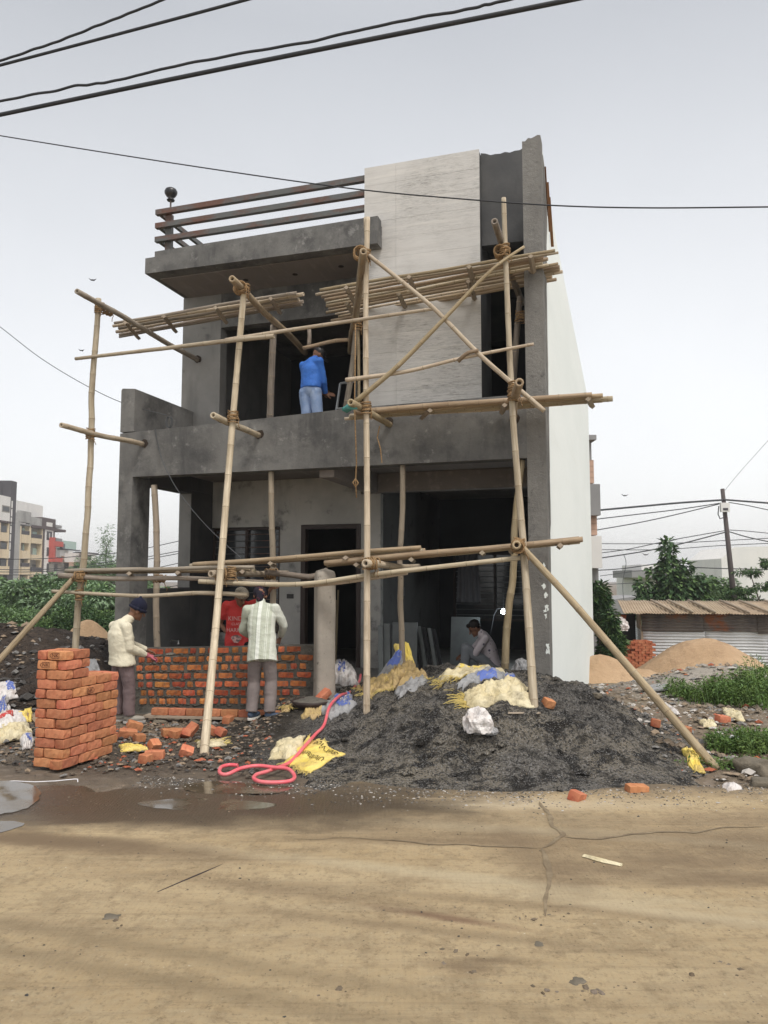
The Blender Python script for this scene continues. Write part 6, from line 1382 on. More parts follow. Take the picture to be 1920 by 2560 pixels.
bush('tall pale green bush behind the left bamboo post', 175, 1447, 36, 2.7, 3, G1, .25, 15000, 20)
bush('green bush reaching the left column of the house', 265, 1462, 33, 2.6, 4, G1, .22, 14000, 20)
bush('low dark green bush at the foot of the left bank near the house wall', 245, 1530, 27, 2.1, 5, G3, .13, 12000, 18)
bush('low fresh green bush left of the yellow sand pile', 95, 1525, 28, 2.6, 6, [M['lf1'], M['grs']], .12, 13000, 18)
bush('low dark bush at the left frame edge above the earth bank', 10, 1535, 27, 1.9, 7, G2, .12, 10000, 16)
# slender feathery tree far left behind
p = atY(268, 1290, 70); g = float(gbase(p.x, 70)); plant('tree', 'slender feathery young tree beside the left column, far behind', 'tree', (p.x, 70, g), [(0, 0, p.z - g - 2.4, .75, .6, 2.4, 500, 14), (-.3, 0, p.z - g - 4.4, 2.1, 1.5, 1.5, 900, 12), (.5, 0, 3.2, 3.2, 2, 2.0, 2600, 12)], 0, [M['lf3'], M['lf1']], .30, 9, tw=.09, aspect=4)
p = atY(215, 1395, 75); g = float(gbase(p.x, 75)); plant('tree', 'hazy grey green tree behind the left bamboo post, right of the far houses', 'tree', (p.x, 75, g), [(0, 0, (p.z - g) * .7, 2.0, 2, (p.z - g) * .3, 3000, 12), (4, 0, (p.z - g) * .6, 2.4, 2, (p.z - g) * .3, 3000, 12)], 0, [M['lf3'], M['lf1']], .45, 10, tw=.12)
# right side
p = atY(1515, 1400, 24); g = float(gbase(p.x, 24)); plant('tree', 'dark leafy tree peeking out right behind the end of the white wall', 'tree', (p.x - .1, 24.2, g), [(.0, 0, 1.9, .55, .6, 1.0, 2600, 12), (-.2, 0, 2.5, .40, .4, .55, 900, 6), (.15, 0, .9, .55, .5, .7, 2200, 8)], 0, [M['lf2'], M['lf1']], .20, 11, tw=.05, aspect=3)
p = atY(1660, 1345, 36); g = float(gbase(p.x, 36)); h = p.z - g
plant('tree', 'broad leaved tree with a pointed top behind the corrugated hut', 'tree', (p.x + .25, 36, g), [(-.1, 0, h - .75, .28, .3, .75, 240, 0), (.0, 0, h - 1.7, .55, .5, .75, 520, 0), (.1, 0, h - 2.6, .85, .7, .8, 900, 0), (-.9, 0, h - 2.9, .75, .6, .45, 420, 0), (.95, 0, h - 2.3, .7, .6, .45, 420, 0), (.1, 0, h - 3.3, 1.2, .8, .6, 900, 0), (1.6, 0, h - 2.0, .4, .4, .3, 110, 0), (-1.25, .1, h - 2.2, .35, .3, .28, 90, 0), (.62, 0, h - 1.35, .35, .3, .3, 110, 0), (-.75, 0, h - 1.55, .25, .3, .25, 60, 0), (1.15, 0, h - 3.0, .6, .5, .5, 320, 0), (-1.6, 0, h - 3.35, .4, .4, .25, 120, 0)], 0, [M['lf2'], M['lf1']], .34, 12, aspect=1.9, droop=.9, tw=.07, shell=.6)
p = atY(1760, 1420, 42); g = float(gbase(p.x, 42)); h = p.z - g
plant('tree', 'dull green bushy tree between the pointed tree and the utility pole', 'tree', (p.x, 42, g), [(0, 0, h * .62, 1.9, 1.2, h * .34, 4500, 14), (1.5, 0, h * .5, 1.3, 1, h * .28, 2500, 10)], 0, [M['lf1'], M['lf3']], .22, 13, tw=.08)
p = atY(1880, 1400, 30); g = float(gbase(p.x, 30)); h = p.z - g
plant('tree', 'flat branched feathery tree at the right frame edge above the hut', 'tree', (p.x + .6, 30, g), [(-.7, 0, h - .5, .55, .5, .16, 420, 4), (.1, 0, h - .1, .5, .5, .18, 420, 4), (-1.0, 0, h - 1.15, .85, .6, .18, 800, 5), (.0, 0, h - .95, .8, .6, .2, 800, 5), (-.4, 0, h - 1.6, .6, .5, .18, 500, 4), (.5, 0, h - 2.2, .7, .5, .2, 600, 4), (-1.4, 0, h - 1.5, .5, .4, .15, 350, 3)], 0, [M['lf2'], M['lf1']], .16, 14, aspect=3.6, droop=.8, tw=.05)
def tuft(label, u, v, rx, ry, n, hgt, seed, Y=None):
    p = drop(u, v) if Y is None else atY(u, v, Y); rnd = random.Random(seed); t = thing('grass_clump', label, 'grass clump', (p.x, p.y, T(p.x, p.y)), group='grass clumps on the rubble'); b = MB()
    cl = [(rnd.gauss(0, .5), rnd.gauss(0, .5), rnd.uniform(.5, 1)) for _ in range(24)]
    for c in cl:
        x = p.x + c[0] * rx; y = p.y + c[1] * ry; leaves(b, (x, y, T(x, y) + hgt * c[2] * .40), n // 24, rx * .30, ry * .30, hgt * c[2] * .45, .055 * (Y or p.y) / 10, rnd, .1, 3.0, .6, 0, lambda r: 0 if r.random() < .7 else 1)
    for i in range(n // 5):
        c = rnd.choice(cl); x = p.x + (c[0] + rnd.gauss(0, .16)) * rx; y = p.y + (c[1] + rnd.gauss(0, .16)) * ry; z = T(x, y) - .01; h = hgt * c[2] * rnd.uniform(.35, 1); a = rnd.uniform(0, 6.28); d_ = Vector((math.cos(a), math.sin(a), 0)) * h * rnd.uniform(.1, .7); s_ = Vector((-math.sin(a), math.cos(a), 0)) * rnd.uniform(.003, .008) * (Y or p.y) / 12
        o = Vector((x, y, z)); m1 = o + d_ * .4 + Vector((0, 0, h * .65)); tip = o + d_ + Vector((0, 0, h * rnd.uniform(.7, 1)))
        b.add([o - s_, o + s_, m1 + s_ * .9, m1 - s_ * .9, tip], [(0, 1, 2, 3), (3, 2, 4)], mi=0 if rnd.random() < .75 else 1)
        if rnd.random() < .35:
            for k in range(3):
                q = o.lerp(tip, rnd.uniform(.3, .95)); e_ = Vector((rnd.uniform(-1, 1), rnd.uniform(-1, 1), rnd.uniform(-.1, .5))).normalized() * .05; f_ = e_.cross(Vector((0, 0, 1))) * .3; b.add([q, q + e_ * .5 + f_, q + e_, q + e_ * .5 - f_], [(0, 1, 2, 3)], mi=0)
    b.build('blades', [M['grs'], M['lf1']], t); return t
tuft('large dark green weed clump at the right edge in front of the sand pile', 1885, 1752, .70, .6, 5000, .60, 1)
tuft('weed clump left of the large one at the foot of the rubble bank', 1755, 1745, .45, .4, 1500, .30, 2)
tuft('lower green weed clump at the right edge between the scraps and the big stone', 1875, 1872, .42, .25, 3800, .26, 3)
tuft('thin grass patch below the lower weed clump at the right edge', 1850, 1915, .5, .2, 700, .10, 4)
tuft('sparse weeds creeping over the right end of the sand pile', 1880, 1650, 1.4, .6, 2200, .45, 5, Y=22)
tuft('sparse grass at the foot of the brick pile by the hut', 1600, 1668, 1.3, .6, 1500, .2, 6)
# ---------------------------------------------------------------- corrugated hut
M['gi'] = mat('galvanised_sheet', (.66, .68, .69), .6, [dict(s=.8, lo=.4, hi=.65, col=(.52, .54, .55)), dict(s=3, st=(1, 1, .3), lo=.6, hi=.75, col=(.30, .22, .16), det=7, amt=.5)], metal=.1, rand=.1)
M['gid'] = mat('old_dark_sheet', (.15, .13, .115), .7, [dict(s=1.2, lo=.45, hi=.62, col=(.09, .08, .075)), dict(s=.8, off=(3, 1, 1), lo=.56, hi=.64, col=(.24, .09, .04), det=5)], rand=.12)
M['gir'] = mat('dusty_roof_sheet', (.40, .315, .22), .8, [dict(s=1.2, lo=.4, hi=.65, col=(.31, .235, .16)), dict(s=5, lo=.6, hi=.72, col=(.24, .19, .145))], rand=.08)
hY = 27.0; h0 = atY(1606, 1648, hY); h1 = atY(1935, 1640, hY - .9); HW = thing('corrugated_hut', 'low hut of rusty corrugated metal sheets with a dusty roof weighed down by logs', 'hut', (h0.x, h0.y, float(gbase(0, hY)) - .05), math.atan2(h1.y - h0.y, h1.x - h0.x))
HL = 6.0
zbase = float(gbase(0, hY)) - .05
def hz_(u, v): return atY(u, v, hY).z - zbase
def corr(name, x0, x1, z0, z1, y, m, horiz=True, pitch=.10, amp=.016, slope=None, yd=0):
    b = MB()
    if horiz:
        n = max(4, int((z1 - z0) / pitch * 6)); nx = 8
        P = [(x0 + (x1 - x0) * i / nx, y + amp * math.sin(6.2832 * (z0 + (z1 - z0) * j / n) / pitch) + .02 * math.sin(i * 1.3 + y * 9), z0 + (z1 - z0) * j / n + .012 * mn.noise(Vector((i * .8, x0, 0)))) for j in range(n + 1) for i in range(nx + 1)]; b.grid(P, nx + 1, n + 1)
    else:
        n = int((x1 - x0) / pitch * 6); ny = 6
        P = [(x0 + (x1 - x0) * i / n, y + yd * j / ny, z0 + (z1 - z0) * j / ny + amp * math.sin(6.2832 * i / 6) + .03 * mn.noise(Vector((i * .05, j * .4, x0)))) for j in range(ny + 1) for i in range(n + 1)]; b.grid(P, n + 1, ny + 1)
    o = b.build(name, m, HW, local=True, smooth=True); s_ = o.modifiers.new('s', 'SOLIDIFY'); s_.thickness = .004; return o
zt = hz_(1700, 1531); zm = hz_(1700, 1576); zt2 = hz_(1700, 1508)
corr('wall_sheet', 0, 2.05, 0, zm + .02, 0, M['gi']); corr('wall_sheet', 1.98, 4.1, .02, zm + .03, .035, M['gi']); corr('wall_sheet', 4.05, HL, .0, zm + .02, .005, M['gi'])
corr('wall_sheet', .0, 2.0, zm - .03, zt, -.045, M['gid']); corr('wall_sheet', 1.95, 3.75, zm + .0, zt, -.035, M['gid']); corr('wall_sheet', 3.7, HL, zm - .06, zt, -.055, M['gid'])
for i in range(4): corr('roof_sheet', -.62 + i * 1.72, 1.14 + i * 1.72, zt - .02 + .01 * (i % 2), zt + .36 + .01 * (i % 2), -.45, M['gir'], horiz=False, pitch=.09, yd=2.6)
# side wall
b = MB(); n = int(zt / .1 * 6); P = [(-.016 * math.sin(6.2832 * j / 6) - .02, .05 + 2.0 * i / 5, zt * .72 * j / n) for j in range(n + 1) for i in range(6)]; b.grid(P, 6, n + 1); b.build('wall_sheet', M['gi'], HW, local=True, smooth=True)
b = MB(); b.box(-.05, .0, .05, 1.2, zt * .72, zt - .05); b.build('wall_board', M['gir'], HW, local=True)
b = MB(); b.box(-.03, .05, -.03, .05, -.1, zt * .78); b.build('corner_post', M['wood'], HW, local=True)
for i, x in enumerate((.75, 1.35, 2.05, 3.1, 3.75, 4.6, 5.5)):
    b = MB(); sl = .36 / 2.6
    b.tube([(x + .25, -.50, zt + .05), (x, .6, zt + sl * 1.05 + .09), (x - .22, 1.7, zt + sl * 2.15 + .09)], [.045, .055, .04], 7); tag(b.build('log', M['wood'], smooth=True, origin=(0, 0, 0)), ['first', 'second', 'third', 'fourth', 'fifth', 'sixth', 'seventh'][i] + ' log from the left lying on the dusty hut roof', 'log', 'logs weighing down the hut roof')
    o = bpy.data.objects['log' if i == 0 else 'log.%03d' % i]; o.location = HW.location; o.rotation_euler = HW.rotation_euler
# red brick pile next to hut
q = atY(1565, 1650, 26.5); b = MB(); rnd = random.Random(2); gz0 = float(gbase(0, 26)) - .05
for r in range(13):
    for c in range(6):
        for d_ in range(3):
            if c < r * .30 - .8 + rnd.uniform(-.5, .5): continue
            a = R(rnd.uniform(-8, 8)); mm = Matrix.Translation((q.x - .62 + c * .24 + (.12 if r % 2 else 0), 26.2 + d_ * .25, gz0 + r * .085)) @ Matrix.Rotation(a, 4, 'Z')
            b.box(0, .22, 0, .11, 0, .078, M=mm)
o = b.build('brick_pile', M['brick']); tag(o, 'stepped pile of red bricks against the left side of the corrugated hut', 'brick pile')
q = atY(1548, 1568, 26.8); crumple('white plastic cover bunched on the brick pile beside the hut', (q.x, 26.9, q.z), .35, .3, .36, M['swhite'], 12, cat='plastic sheet', name='plastic_cover')
q = atY(1572, 1553, 28); b = MB(); b.box(q.x - .3, q.x + .3, 28.2, 28.25, q.z - .7, q.z + .25); tag(b.build('dark_cloth', M['black']), 'dark doorway curtain left of the hut wall', 'curtain')
q = atY(1548, 1548, 28); b = MB(); 
for i in range(2): b.add([(q.x - .42 + i * .35, 28, q.z - .15), (q.x - .15 + i * .35, 28, q.z - .3), (q.x - .05 + i * .35, 28.1, q.z + .15), (q.x - .4 + i * .35, 28.1, q.z + .15)], [(0, 1, 2, 3)])
tag(b.build('laundry', mat('orange_cloth', (.5, .14, .06), .9)), 'orange cloths hung to dry behind the brick pile', 'laundry')
# ---------------------------------------------------------------- buildings right
def simple(name, label, p, rz, parts):
    t = thing(name, label, 'building', p, rz)
    for nm, m, bx_ in parts:
        b = MB(); b.box(*bx_); b.build(nm, m, t, local=True)
    return t
M['pw'] = mat('pale_render', (.72, .71, .68), .9, [dict(s=.3, lo=.4, hi=.7, col=(.64, .64, .62)), dict(s=1, st=(1, 1, .2), lo=.55, hi=.8, col=(.40, .40, .385), amt=.4)]); M['pg'] = mat('grey_render', (.27, .27, .27), .9, [dict(s=.4, lo=.4, hi=.7, col=(.22, .22, .22))]); M['pk'] = mat('peach_tiles', (.48, .32, .24), .8, [dict(kind='wave', s=1.6, dir='Z', lo=.8, hi=1, col=(.35, .24, .18))]); M['pc'] = mat('cream_render', (.66, .56, .39), .9, [dict(s=.3, lo=.4, hi=.7, col=(.60, .50, .35)), dict(s=1.2, st=(1, 1, .15), lo=.56, hi=.75, col=(.30, .25, .19), amt=.6)]); M['pb'] = mat('brown_render', (.095, .075, .075), .9); M['pr'] = mat('red_render', (.47, .10, .08), .9); M['pdk'] = mat('charcoal_render', (.075, .072, .08), .9); M['win'] = mat('window_dark', (.05, .055, .06), .3); M['bl'] = mat('balcony_inside', (.30, .28, .25), .9, [dict(s=.8, lo=.4, hi=.7, col=(.22, .21, .19))]); M['pgl'] = mat('weathered_grey_render', (.40, .40, .385), .9, [dict(s=.35, st=(1, 1, .4), lo=.42, hi=.62, col=(.26, .26, .25), det=8, r=.7), dict(s=1, lo=.62, hi=.75, col=(.16, .15, .14), det=8)])
M['mint'] = mat('mint_render', (.40, .52, .47), .9)
def bbox(u0, v0, u1, v1, Y): a = atY(u0, v1, Y); c = atY(u1, v0, Y); return a.x, c.x, a.z, c.z
n_ = thing('neighbour_house', 'narrow strip of a neighbouring house with grey and cream balconies behind the white wall', 'building', (13, 26, -1.3))
for (u0, v0, u1, v1, m, nm, Y) in ((1440, 1087, 1491, 1099, 'pg', 'roof_slab', 26), (1440, 1099, 1478, 1150, 'pg', 'wall', 26.4), (1440, 1150, 1484, 1208, 'pk', 'wall', 26.3), (1440, 1210, 1500, 1288, 'pg', 'balcony', 26), (1440, 1289, 1492, 1338, 'pk', 'wall', 26.3), (1440, 1340, 1504, 1420, 'pw', 'balcony', 26), (1440, 1421, 1496, 1700, 'pg', 'wall', 26.4)):
    x0, x1, z0, z1 = bbox(u0, v0, u1, v1, Y); b = MB(); b.box(x0, x1, Y, Y + 3, z0, z1); b.build(nm, M[m], n_)
# white block behind the utility pole
x0, x1, z0, z1 = bbox(1808, 1373, 2050, 1520, 75); b = MB(); b.prism([(x0 - .0, -2), (x1, -2), (x1, z1 + .4), (x0 + 1.3, z1 + .2), (x0, z1 - .9)], 75, 83); wb_ = thing('white_building', 'plain white windowless building far behind the utility pole', 'building', (x0, 75, -1.4)); b.build('wall', M['pw'], wb_)
# grey flat roofed house behind pointed tree
gh = thing('grey_house', 'small grey house with a jutting flat roof behind the pointed tree', 'building', (19, 62, -1.4))
for (u0, v0, u1, v1, m, nm, Y) in ((1580, 1425, 1720, 1444, 'pg', 'roof_slab', 60), (1590, 1444, 1700, 1520, 'pw', 'wall', 62), (1596, 1468, 1607, 1505, 'win', 'window', 61.9), (1604, 1411, 1650, 1426, 'pw', 'roof_tank', 61), (1618, 1490, 1632, 1505, 'win', 'window', 61.9)):
    x0, x1, z0, z1 = bbox(u0, v0, u1, v1, Y); b = MB(); b.box(x0, x1, Y, Y + 5, z0, z1); b.build(nm, M[m], gh)
x0, x1, z0, z1 = bbox(1524, 1496, 1600, 1560, 48); b = MB(); b.prism([(x0, -2), (x1, -2), (x1, z1 + .15), (x0, z1 - .1)], 48, 52); tag(b.build('grey_shed', M['pg']), 'low grey shed wall between the white wall and the hut', 'shed')
# utility pole with meter box
pb_ = atY(1836, 1508, 40); pt_ = atY(1806, 1222, 40); UP = thing('utility_pole', 'leaning dark utility pole with a small grey box behind the hut', 'utility pole', (pb_.x, 40, -1.4))
b = MB(); dn = (pb_ - pt_).normalized(); b.tube([pt_, pb_ + dn * 2.2], [.10, .16], 10); b.build('pole', mat('pole_dark', (.075, .062, .06), .7), UP, smooth=True)
x0, x1, z0, z1 = bbox(1801, 1257, 1822, 1280, 39.8); b = MB(); b.box(x0, x1, 39.7, 39.85, z0, z1); b.build('box', M['pw'], UP); b = MB(); b.box(x0 + .1, x1 - .1, 39.68, 39.7, z0 + .08, z0 + .2); b.build('box_window', M['pdk'], UP)
b = MB(); q1 = atY(1797, 1265, 39.8); b.tube([q1, atY(1795, 1285, 39.8), atY(1800, 1297, 39.8), atY(1811, 1293, 39.8)], .03, 5); b.build('conduit', M['cablet'], UP)
# ---------------------------------------------------------------- wires
def wire(label, pts, r, m='cable', grp=None, n=14, wav=0):
    P = [Vector(p) for p in pts]; C_ = []
    for i in range(len(P) - 1):
        p0 = P[max(i - 1, 0)]; p1 = P[i]; p2 = P[i + 1]; p3 = P[min(i + 2, len(P) - 1)]
        for j in range(n):
            t = j / n; q = .5 * (2 * p1 + (p2 - p0) * t + (2 * p0 - 5 * p1 + 4 * p2 - p3) * t * t + (3 * p1 - p0 - 3 * p2 + p3) * t ** 3); q.z += wav * mn.noise(Vector((len(C_) * .23, len(label), 0))); C_.append(q)
    C_.append(P[-1]); b = MB(); b.tube(C_, r, 6); tag(b.build('cable', M[m], smooth=True), label, 'cable', grp)
OG = 'thick overhead cables crossing above the street'
def o3(u, v): return pd(u, v, -4.0)
wire('lowest and thickest black overhead cable crossing the top left of the sky', [o3(-150, 280), o3(0, 248), o3(400, 165), o3(800, 85), o3(1240, -2), o3(1500, -60)], .021, grp=OG)
wire('wavy black overhead cable just above the lowest thickest one', [o3(-150, 245), o3(0, 219), o3(160, 187), o3(240, 176), o3(420, 134), o3(650, 93), o3(860, 47), o3(1020, 18), o3(1110, -4), o3(1400, -70)], .013, grp=OG, wav=.015)
wire('straight black overhead cable of the upper pair at the top left', [o3(-150, 180), o3(0, 141), o3(250, 75), o3(537, -2), o3(700, -50)], .015, grp=OG)
wire('uppermost slightly wavy overhead cable at the top left corner', [o3(-100, 160), o3(0, 131), o3(100, 98), o3(180, 68), o3(270, 32), o3(357, -3), o3(460, -60)], .013, grp=OG, wav=.01)
def o4(u, v): return pd(u, v, -2.2)
wire('thin black wire drooping across the sky, stone panel and right column', [o4(-100, 276), o4(0, 293), o4(300, 341), o4(600, 386), o4(800, 412), o4(1000, 430), o4(1200, 444), o4(1400, 449), o4(1660, 447), o4(1800, 446)], .0075)
wire('thin grey wire running from the left sky down to the balcony corner', [pd(-60, 665, -1), pd(0, 706, -.8), pd(90, 775, -.5), pd(190, 835, -.3), pd(270, 872, .1), pd(360, 897, .3)], .006, 'cablet')
wire('thin dark red wire hanging from the balcony edge to the lower platform', [pd(335, 927, -.01), pd(345, 975, -.03), pd(362, 1020, -.2), pd(395, 1075, -.35), pd(450, 1140, -.5), pd(520, 1205, -.6)], .006, 'cablet')
b = MB(); c = pd(364, 905, .1)
for k in range(3): b.tube([c + Vector((.045 * math.cos(a) + .01 * k, .01 * k, -.05 + .085 * math.sin(a))) for a in [i * 6.283 / 16 for i in range(17)]], .005, 4)
tag(b.build('wire_coil', M['cablet']), 'small coil of grey wire hanging over the left balcony parapet', 'wire coil')
PG = 'wires on the utility pole'
def y4(u, v, Y=40): return atY(u, v, Y)
for i, (pts, r, lb) in enumerate(((((1480, 1277), (1600, 1266), (1700, 1257), (1806, 1250)), .055, 'top thick wire left of the utility pole'), (((1808, 1249), (1860, 1253), (1940, 1259)), .05, 'top thick wire right of the utility pole'),
        (((1490, 1298), (1600, 1285), (1700, 1273), (1800, 1258)), .03, 'second wire left of the utility pole'), (((1486, 1326), (1600, 1306), (1700, 1284), (1806, 1258)), .03, 'third wire left of the utility pole meeting the second at the box'),
        (((1822, 1256), (1870, 1264), (1930, 1277)), .025, 'thin wire falling right from the pole box'), (((1488, 1384), (1570, 1373), (1680, 1350), (1815, 1326)), .025, 'fourth wire left of the utility pole crossing the tree top'), (((1488, 1397), (1600, 1380), (1700, 1360), (1815, 1330)), .035, 'fifth wire left of the utility pole crossing the tree top'),
        (((1822, 1325), (1870, 1328), (1930, 1334)), .022, 'level wire right of the pole at tree top height'), (((1822, 1329), (1870, 1343), (1930, 1356)), .03, 'falling wire right of the pole at tree top height'),
        (((1480, 1359), (1650, 1359), (1800, 1352), (1930, 1345)), .022, 'long level wire passing the pole, upper'), (((1480, 1374), (1650, 1374), (1800, 1364), (1930, 1358)), .022, 'long level wire passing the pole, lower'), (((1490, 1426), (1560, 1421), (1650, 1408)), .03, 'wire ending at the tree above the grey house'), (((1700, 1417), (1800, 1421), (1930, 1424)), .03, 'wire at roof level crossing the white building'),
        (((1500, 1440), (1590, 1428), (1650, 1425)), .018, 'thin wire just above the grey house roof'), (((1510, 1461), (1560, 1459), (1600, 1456)), .018, 'thin wire left of the grey house wall'))):
    wire(lb, [y4(u, v, 39.9 if r > .03 else 41) for u, v in pts], r, 'cablet', PG)
wire('faint thin wire rising from the utility pole to the right sky', [y4(1812, 1226), y4(1850, 1180), y4(1890, 1135), y4(1935, 1085)], .010, 'cablet')
wire('very faint thin wire hanging down between hut and white wall', [y4(1560, 1388), y4(1565, 1410), y4(1557, 1460), y4(1562, 1530)], .015, 'cablet')
LG = 'wires crossing in front of the apartment blocks'
for i, (a, c, d_) in enumerate((((-60, 1422), (120, 1423), (320, 1398)), ((-60, 1429), (120, 1428), (320, 1405)), ((-60, 1436), (120, 1437), (320, 1428)), ((-60, 1398), (120, 1396), (320, 1380)))):
    wire(['uppermost', 'second', 'third', 'thin separate'][i] + ' dark wire passing in front of the apartment balconies', [atY(*a, 34), atY(*c, 34), atY(*d_, 34)], .018, 'cablet', LG)
OPG = 'wires seen through the side opening'
for i, (a, c) in enumerate((((360, 1372), (450, 1352)), ((360, 1394), (450, 1377)), ((360, 1400), (450, 1383)), ((360, 1427), (450, 1407)), ((360, 1476), (450, 1463)))):
    wire(['topmost', 'second', 'third', 'fourth', 'lowest'][i] + ' thin wire seen through the side opening of the porch', [atY(*a, 34), atY(*c, 34)], .018, 'cablet', OPG)
# birds
for i, (u, v, s_) in enumerate(((231, 700, .13), (203, 876, .10), (1562, 1239, .22), (1614, 1387, .2))):
    c = atY(u, v, 22 if i < 2 else 40); b = MB(); b.ico(c, s_ * .5, s_ * .2, s_ * .18, 0); b.add([c, c + Vector((-s_, 0, s_ * .5)), c + Vector((-s_ * .3, .02, -.02)), c + Vector((s_, 0, s_ * .35)), c + Vector((s_ * .3, .02, -.03))], [(0, 1, 2), (0, 3, 4)])
    tag(b.build('bird', M['black']), ['small dark bird flying left of the roof slab', 'tiny bird flying below the other left of the house', 'tiny bird in the sky left of the utility pole', 'tiny bird just left of the pointed tree'][i], 'bird', 'birds in the sky')
# ---------------------------------------------------------------- apartment blocks far left, walls running away from the camera
def az(zx, zy, X, dx=0):      # zoom coordinates on the plane x = X: gives (distance, height)
    r = ray(zx * .1808, 1180 + zy * .1808); t = X / r.x; p = CAM + r * t; return p.y, p.z
GZ = -2.0
def facade(t, X, zx0, zx1, zy0, zy1, m, nm, out=0, depth=.3):
    y0, z1 = az(zx0, zy0, X); y1, _ = az(zx1, zy0, X); ym = (y0 + y1) / 2; zc = (zx0 + zx1) / 2
    z1 = az(zc, zy0, X)[1]; z0 = az(zc, zy1, X)[1] if zy1 is not None else GZ
    out *= .3 if out > 0 else .55; b = MB(); b.box(X - depth - (0 if out >= 0 else -out * 0), X + out, y0, y1, z0, z1); b.build(nm, m, t); return y0, y1, z0, z1
X2 = -65.0
A2 = thing('apartment_block', 'cream four storey apartment block with open balconies and a brown framed white end', 'building', (-70, 145, GZ))
facade(A2, X2 - 3, 232, 597, 430, None, M['pw'], 'stair_tower', 0, 6)
for (a, c, d_, e_, m, nm, o_, dp) in ((200, 290, 560, 1700, 'pgl', 'wall', .0, 8), (275, 430, 545, 700, 'pgl', 'parapet', .25, .6), (410, 585, 630, 740, 'pgl', 'parapet', .2, .5), (290, 600, 735, 752, 'pg', 'slab_edge', .5, .5), (290, 600, 752, 1700, 'bl', 'balcony_back', -1.6, 6), (578, 762, 640, 775, 'pb', 'roof_frame', .5, 6), (425, 895, 765, 800, 'pb', 'roof_slab', .9, 6), (765, 850, 735, 775, 'pg', 'parapet', .3, 3), (592, 612, 775, 1700, 'pb', 'pilaster', .55, 1), (612, 735, 790, 1700, 'pw', 'wall', .3, 8), (735, 752, 775, 1700, 'pb', 'pilaster', .5, 8), (408, 432, 750, 1700, 'pc', 'partition', .1, 2), (282, 296, 750, 1700, 'pc', 'partition', .1, 2), (580, 593, 750, 1700, 'pc', 'partition', .1, 2)):
    facade(A2, X2, a, c, d_, e_, M[m], nm, o_, dp)
for k in range(4):
    for (a, c, t0, b0) in ((296, 408, 868, 975), (432, 580, 918, 990)):
        o2 = k * 222 + (6 * k if a > 400 else 0); facade(A2, X2, a, c, t0 + o2, b0 + o2 + (8 if a < 400 else 0), M['pc'], 'balcony', .25, .5)
        facade(A2, X2, a, c, t0 + o2 - 55, t0 + o2 - 2, M['win'] if (k + a) % 2 else M['pdk'], 'railing', .12, .1) if k != 1 else None
        y0, z1 = az(a + 20, t0 + o2 - 95, X2 - .84); y1, z0 = az(a + 75, t0 + o2, X2 - .84); b = MB(); b.box(X2 - .9, X2 - .82, y0, y1, z0, z1); b.build('door', M['mint'] if k < 2 else M['win'], A2)
for k in range(4):
    y0, y1, z0, z1 = facade(A2, X2, 640, 712, 822 + k * 222, 942 + k * 222, M['pdk'], 'window', .42, .3); 
    b = MB(); b.box(X2 + .13, X2 + .15, y0 + .5, y1 - .5, z0 + .3, z1 - .3); b.build('pane', M['win'], A2); b = MB(); b.box(X2 + .15, X2 + .17, (y0 + y1) / 2 - .12, (y0 + y1) / 2 + .12, z0 + .3, z1 - .3); b.build('mullion', M['pw'], A2)
facade(A2, X2, 632, 716, 698, 755, M['pw'], 'frame_opening', .55, .2)
X1 = -62.0
A1_ = thing('apartment_block', 'cream apartment block with a tall charcoal stair tower at the far left edge', 'building', (-66, 125, GZ))
for (a, c, d_, e_, m, nm, o_, dp) in ((-120, 240, 125, 1700, 'pdk', 'stair_tower', -2.5, 8), (-120, 155, 320, 672, 'pw', 'wall', 0, 3), (-120, 160, 668, 695, 'pb', 'slab_edge', .3, 2), (-120, 135, 695, 1700, 'bl', 'balcony_back', -1.3, 1), (-120, 15, 690, 1700, 'pc', 'wall', .0, 2), (120, 135, 700, 1420, 'pc', 'partition', 0, 1.5)):
    facade(A1_, X1, a, c, d_, e_, M[m], nm, o_, dp)
facade(A1_, X1, 158, 236, 128, 1700, M['pdk'], 'stair_tower', 0, 3)
for k in range(3): facade(A1_, X1, -120, 125, 830 + k * 235, 950 + k * 238, M['pc'], 'balcony', .2, .4); facade(A1_, X1, 20, 105, 740 + k * 235, 828 + k * 235, M['win'], 'window', -1.25, .1)
facade(A1_, X1, 28, 138, 465, 560, M['bl'], 'window_reveal', .05, .2); facade(A1_, X1, 40, 130, 480, 545, M['win'], 'window', .08, .1)
for k in range(7):
    z_ = 400 + k * 115; facade(A1_, X1, 160 - (k % 2) * 0 - k * 6, 172 - k * 6, z_, z_ + 100, M['pw'], 'tower_band', .3, .2)
A3 = thing('red_balcony_block', 'small building with red balconies right of the cream apartment block', 'building', (-62, 160, GZ)); X3 = -64.0
for (a, c, d_, e_, m, nm, o_, dp) in ((752, 870, 900, 1700, 'pw', 'wall', -2, 4), (752, 873, 960, 1030, 'pr', 'balcony', .3, 2.2), (745, 862, 1180, 1245, 'pr', 'balcony', .3, 2.2), (745, 772, 905, 1245, 'pr', 'wall', .1, 2.2), (775, 850, 1045, 1178, 'bl', 'balcony_back', -1.8, 1), (765, 860, 918, 962, 'pg', 'railing', .1, .1), (740, 1000, 1250, 1700, 'bl', 'wall', -.5, 2), (770, 812, 1270, 1370, 'win', 'window', -.4, .3)):
    facade(A3, X3, a, c, d_, e_, M[m], nm, o_, dp)
A4 = thing('terrace_house', 'white and mint terraced house half hidden by the left bamboo post', 'building', (-60, 185, GZ)); X4 = -66.0
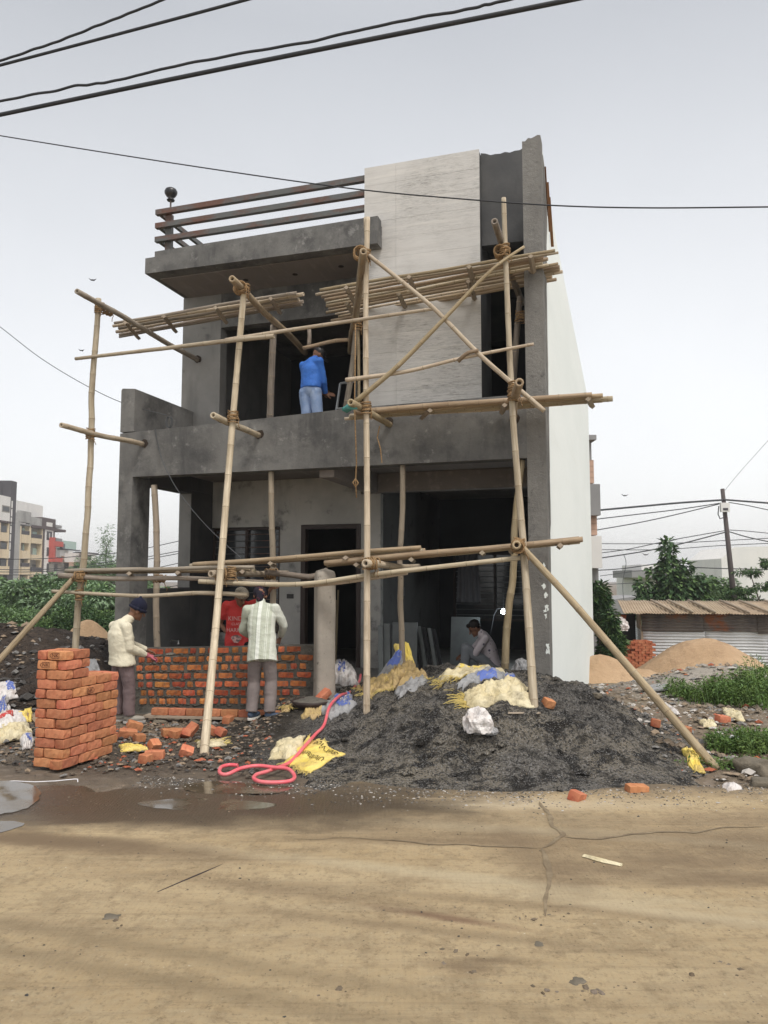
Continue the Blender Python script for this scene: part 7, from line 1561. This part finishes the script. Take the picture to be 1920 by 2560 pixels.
for (a, c, d_, e_, m, nm, o_, dp) in ((870, 1110, 955, 1070, 'mint', 'upper_room', -1.5, 6), (878, 915, 990, 1065, 'win', 'window', -1.4, .2), (860, 1110, 1068, 1080, 'pdk', 'awning', .3, 1), (870, 1000, 1080, 1180, 'pw', 'wall', -1, 3), (950, 1010, 1090, 1230, 'pw', 'wall', 0, 3), (860, 995, 1165, 1228, 'pk', 'railing', .3, .2), (1010, 1105, 1110, 1190, 'win', 'window', 0, 3), (1000, 1105, 1188, 1245, 'pw', 'balcony', .3, 2), (860, 1120, 1243, 1275, 'pk', 'slab_edge', .5, 3), (860, 1170, 1275, 1700, 'pw', 'wall', -.5, 3), (905, 975, 1262, 1350, 'win', 'window', -.4, .3), (1010, 1090, 1280, 1350, 'win', 'window', -.4, .3)):
    facade(A4, X4, a, c, d_, e_, M[m], nm, o_, dp)
A5 = thing('awning_house', 'pale house with a flat metal awning right of the left bamboo post', 'building', (-55, 200, GZ)); X5 = -60.0
for (a, c, d_, e_, m, nm, o_, dp) in ((1105, 1360, 1112, 1128, 'pdk', 'awning', .4, 1), (1170, 1330, 1128, 1250, 'pw', 'wall', 0, 4), (1190, 1262, 1150, 1215, 'pdk', 'window', .1, .2), (1160, 1330, 1250, 1700, 'pk', 'wall', .2, 3), (1250, 1330, 1285, 1350, 'win', 'window', .3, .2)):
    facade(A5, X5, a, c, d_, e_, M[m], nm, o_, dp)
# ---------------------------------------------------------------- hazy air
if 1:
    hm = bpy.data.materials.new('haze'); hm.use_nodes = True; nt = hm.node_tree; nt.nodes.clear(); vo = nt.nodes.new('ShaderNodeVolumePrincipled'); ou = nt.nodes.new('ShaderNodeOutputMaterial')
    vo.inputs['Color'].default_value = (1, 1, 1, 1); vo.inputs['Density'].default_value = .0009; vo.inputs['Anisotropy'].default_value = .3; nt.links.new(vo.outputs[0], ou.inputs['Volume'])
    b = MB(); b.box(-1100, 1100, -60, 1500, -6, 42); o = b.build('haze', hm, origin=(0, 0, 0)); tag(o, kind='stuff')
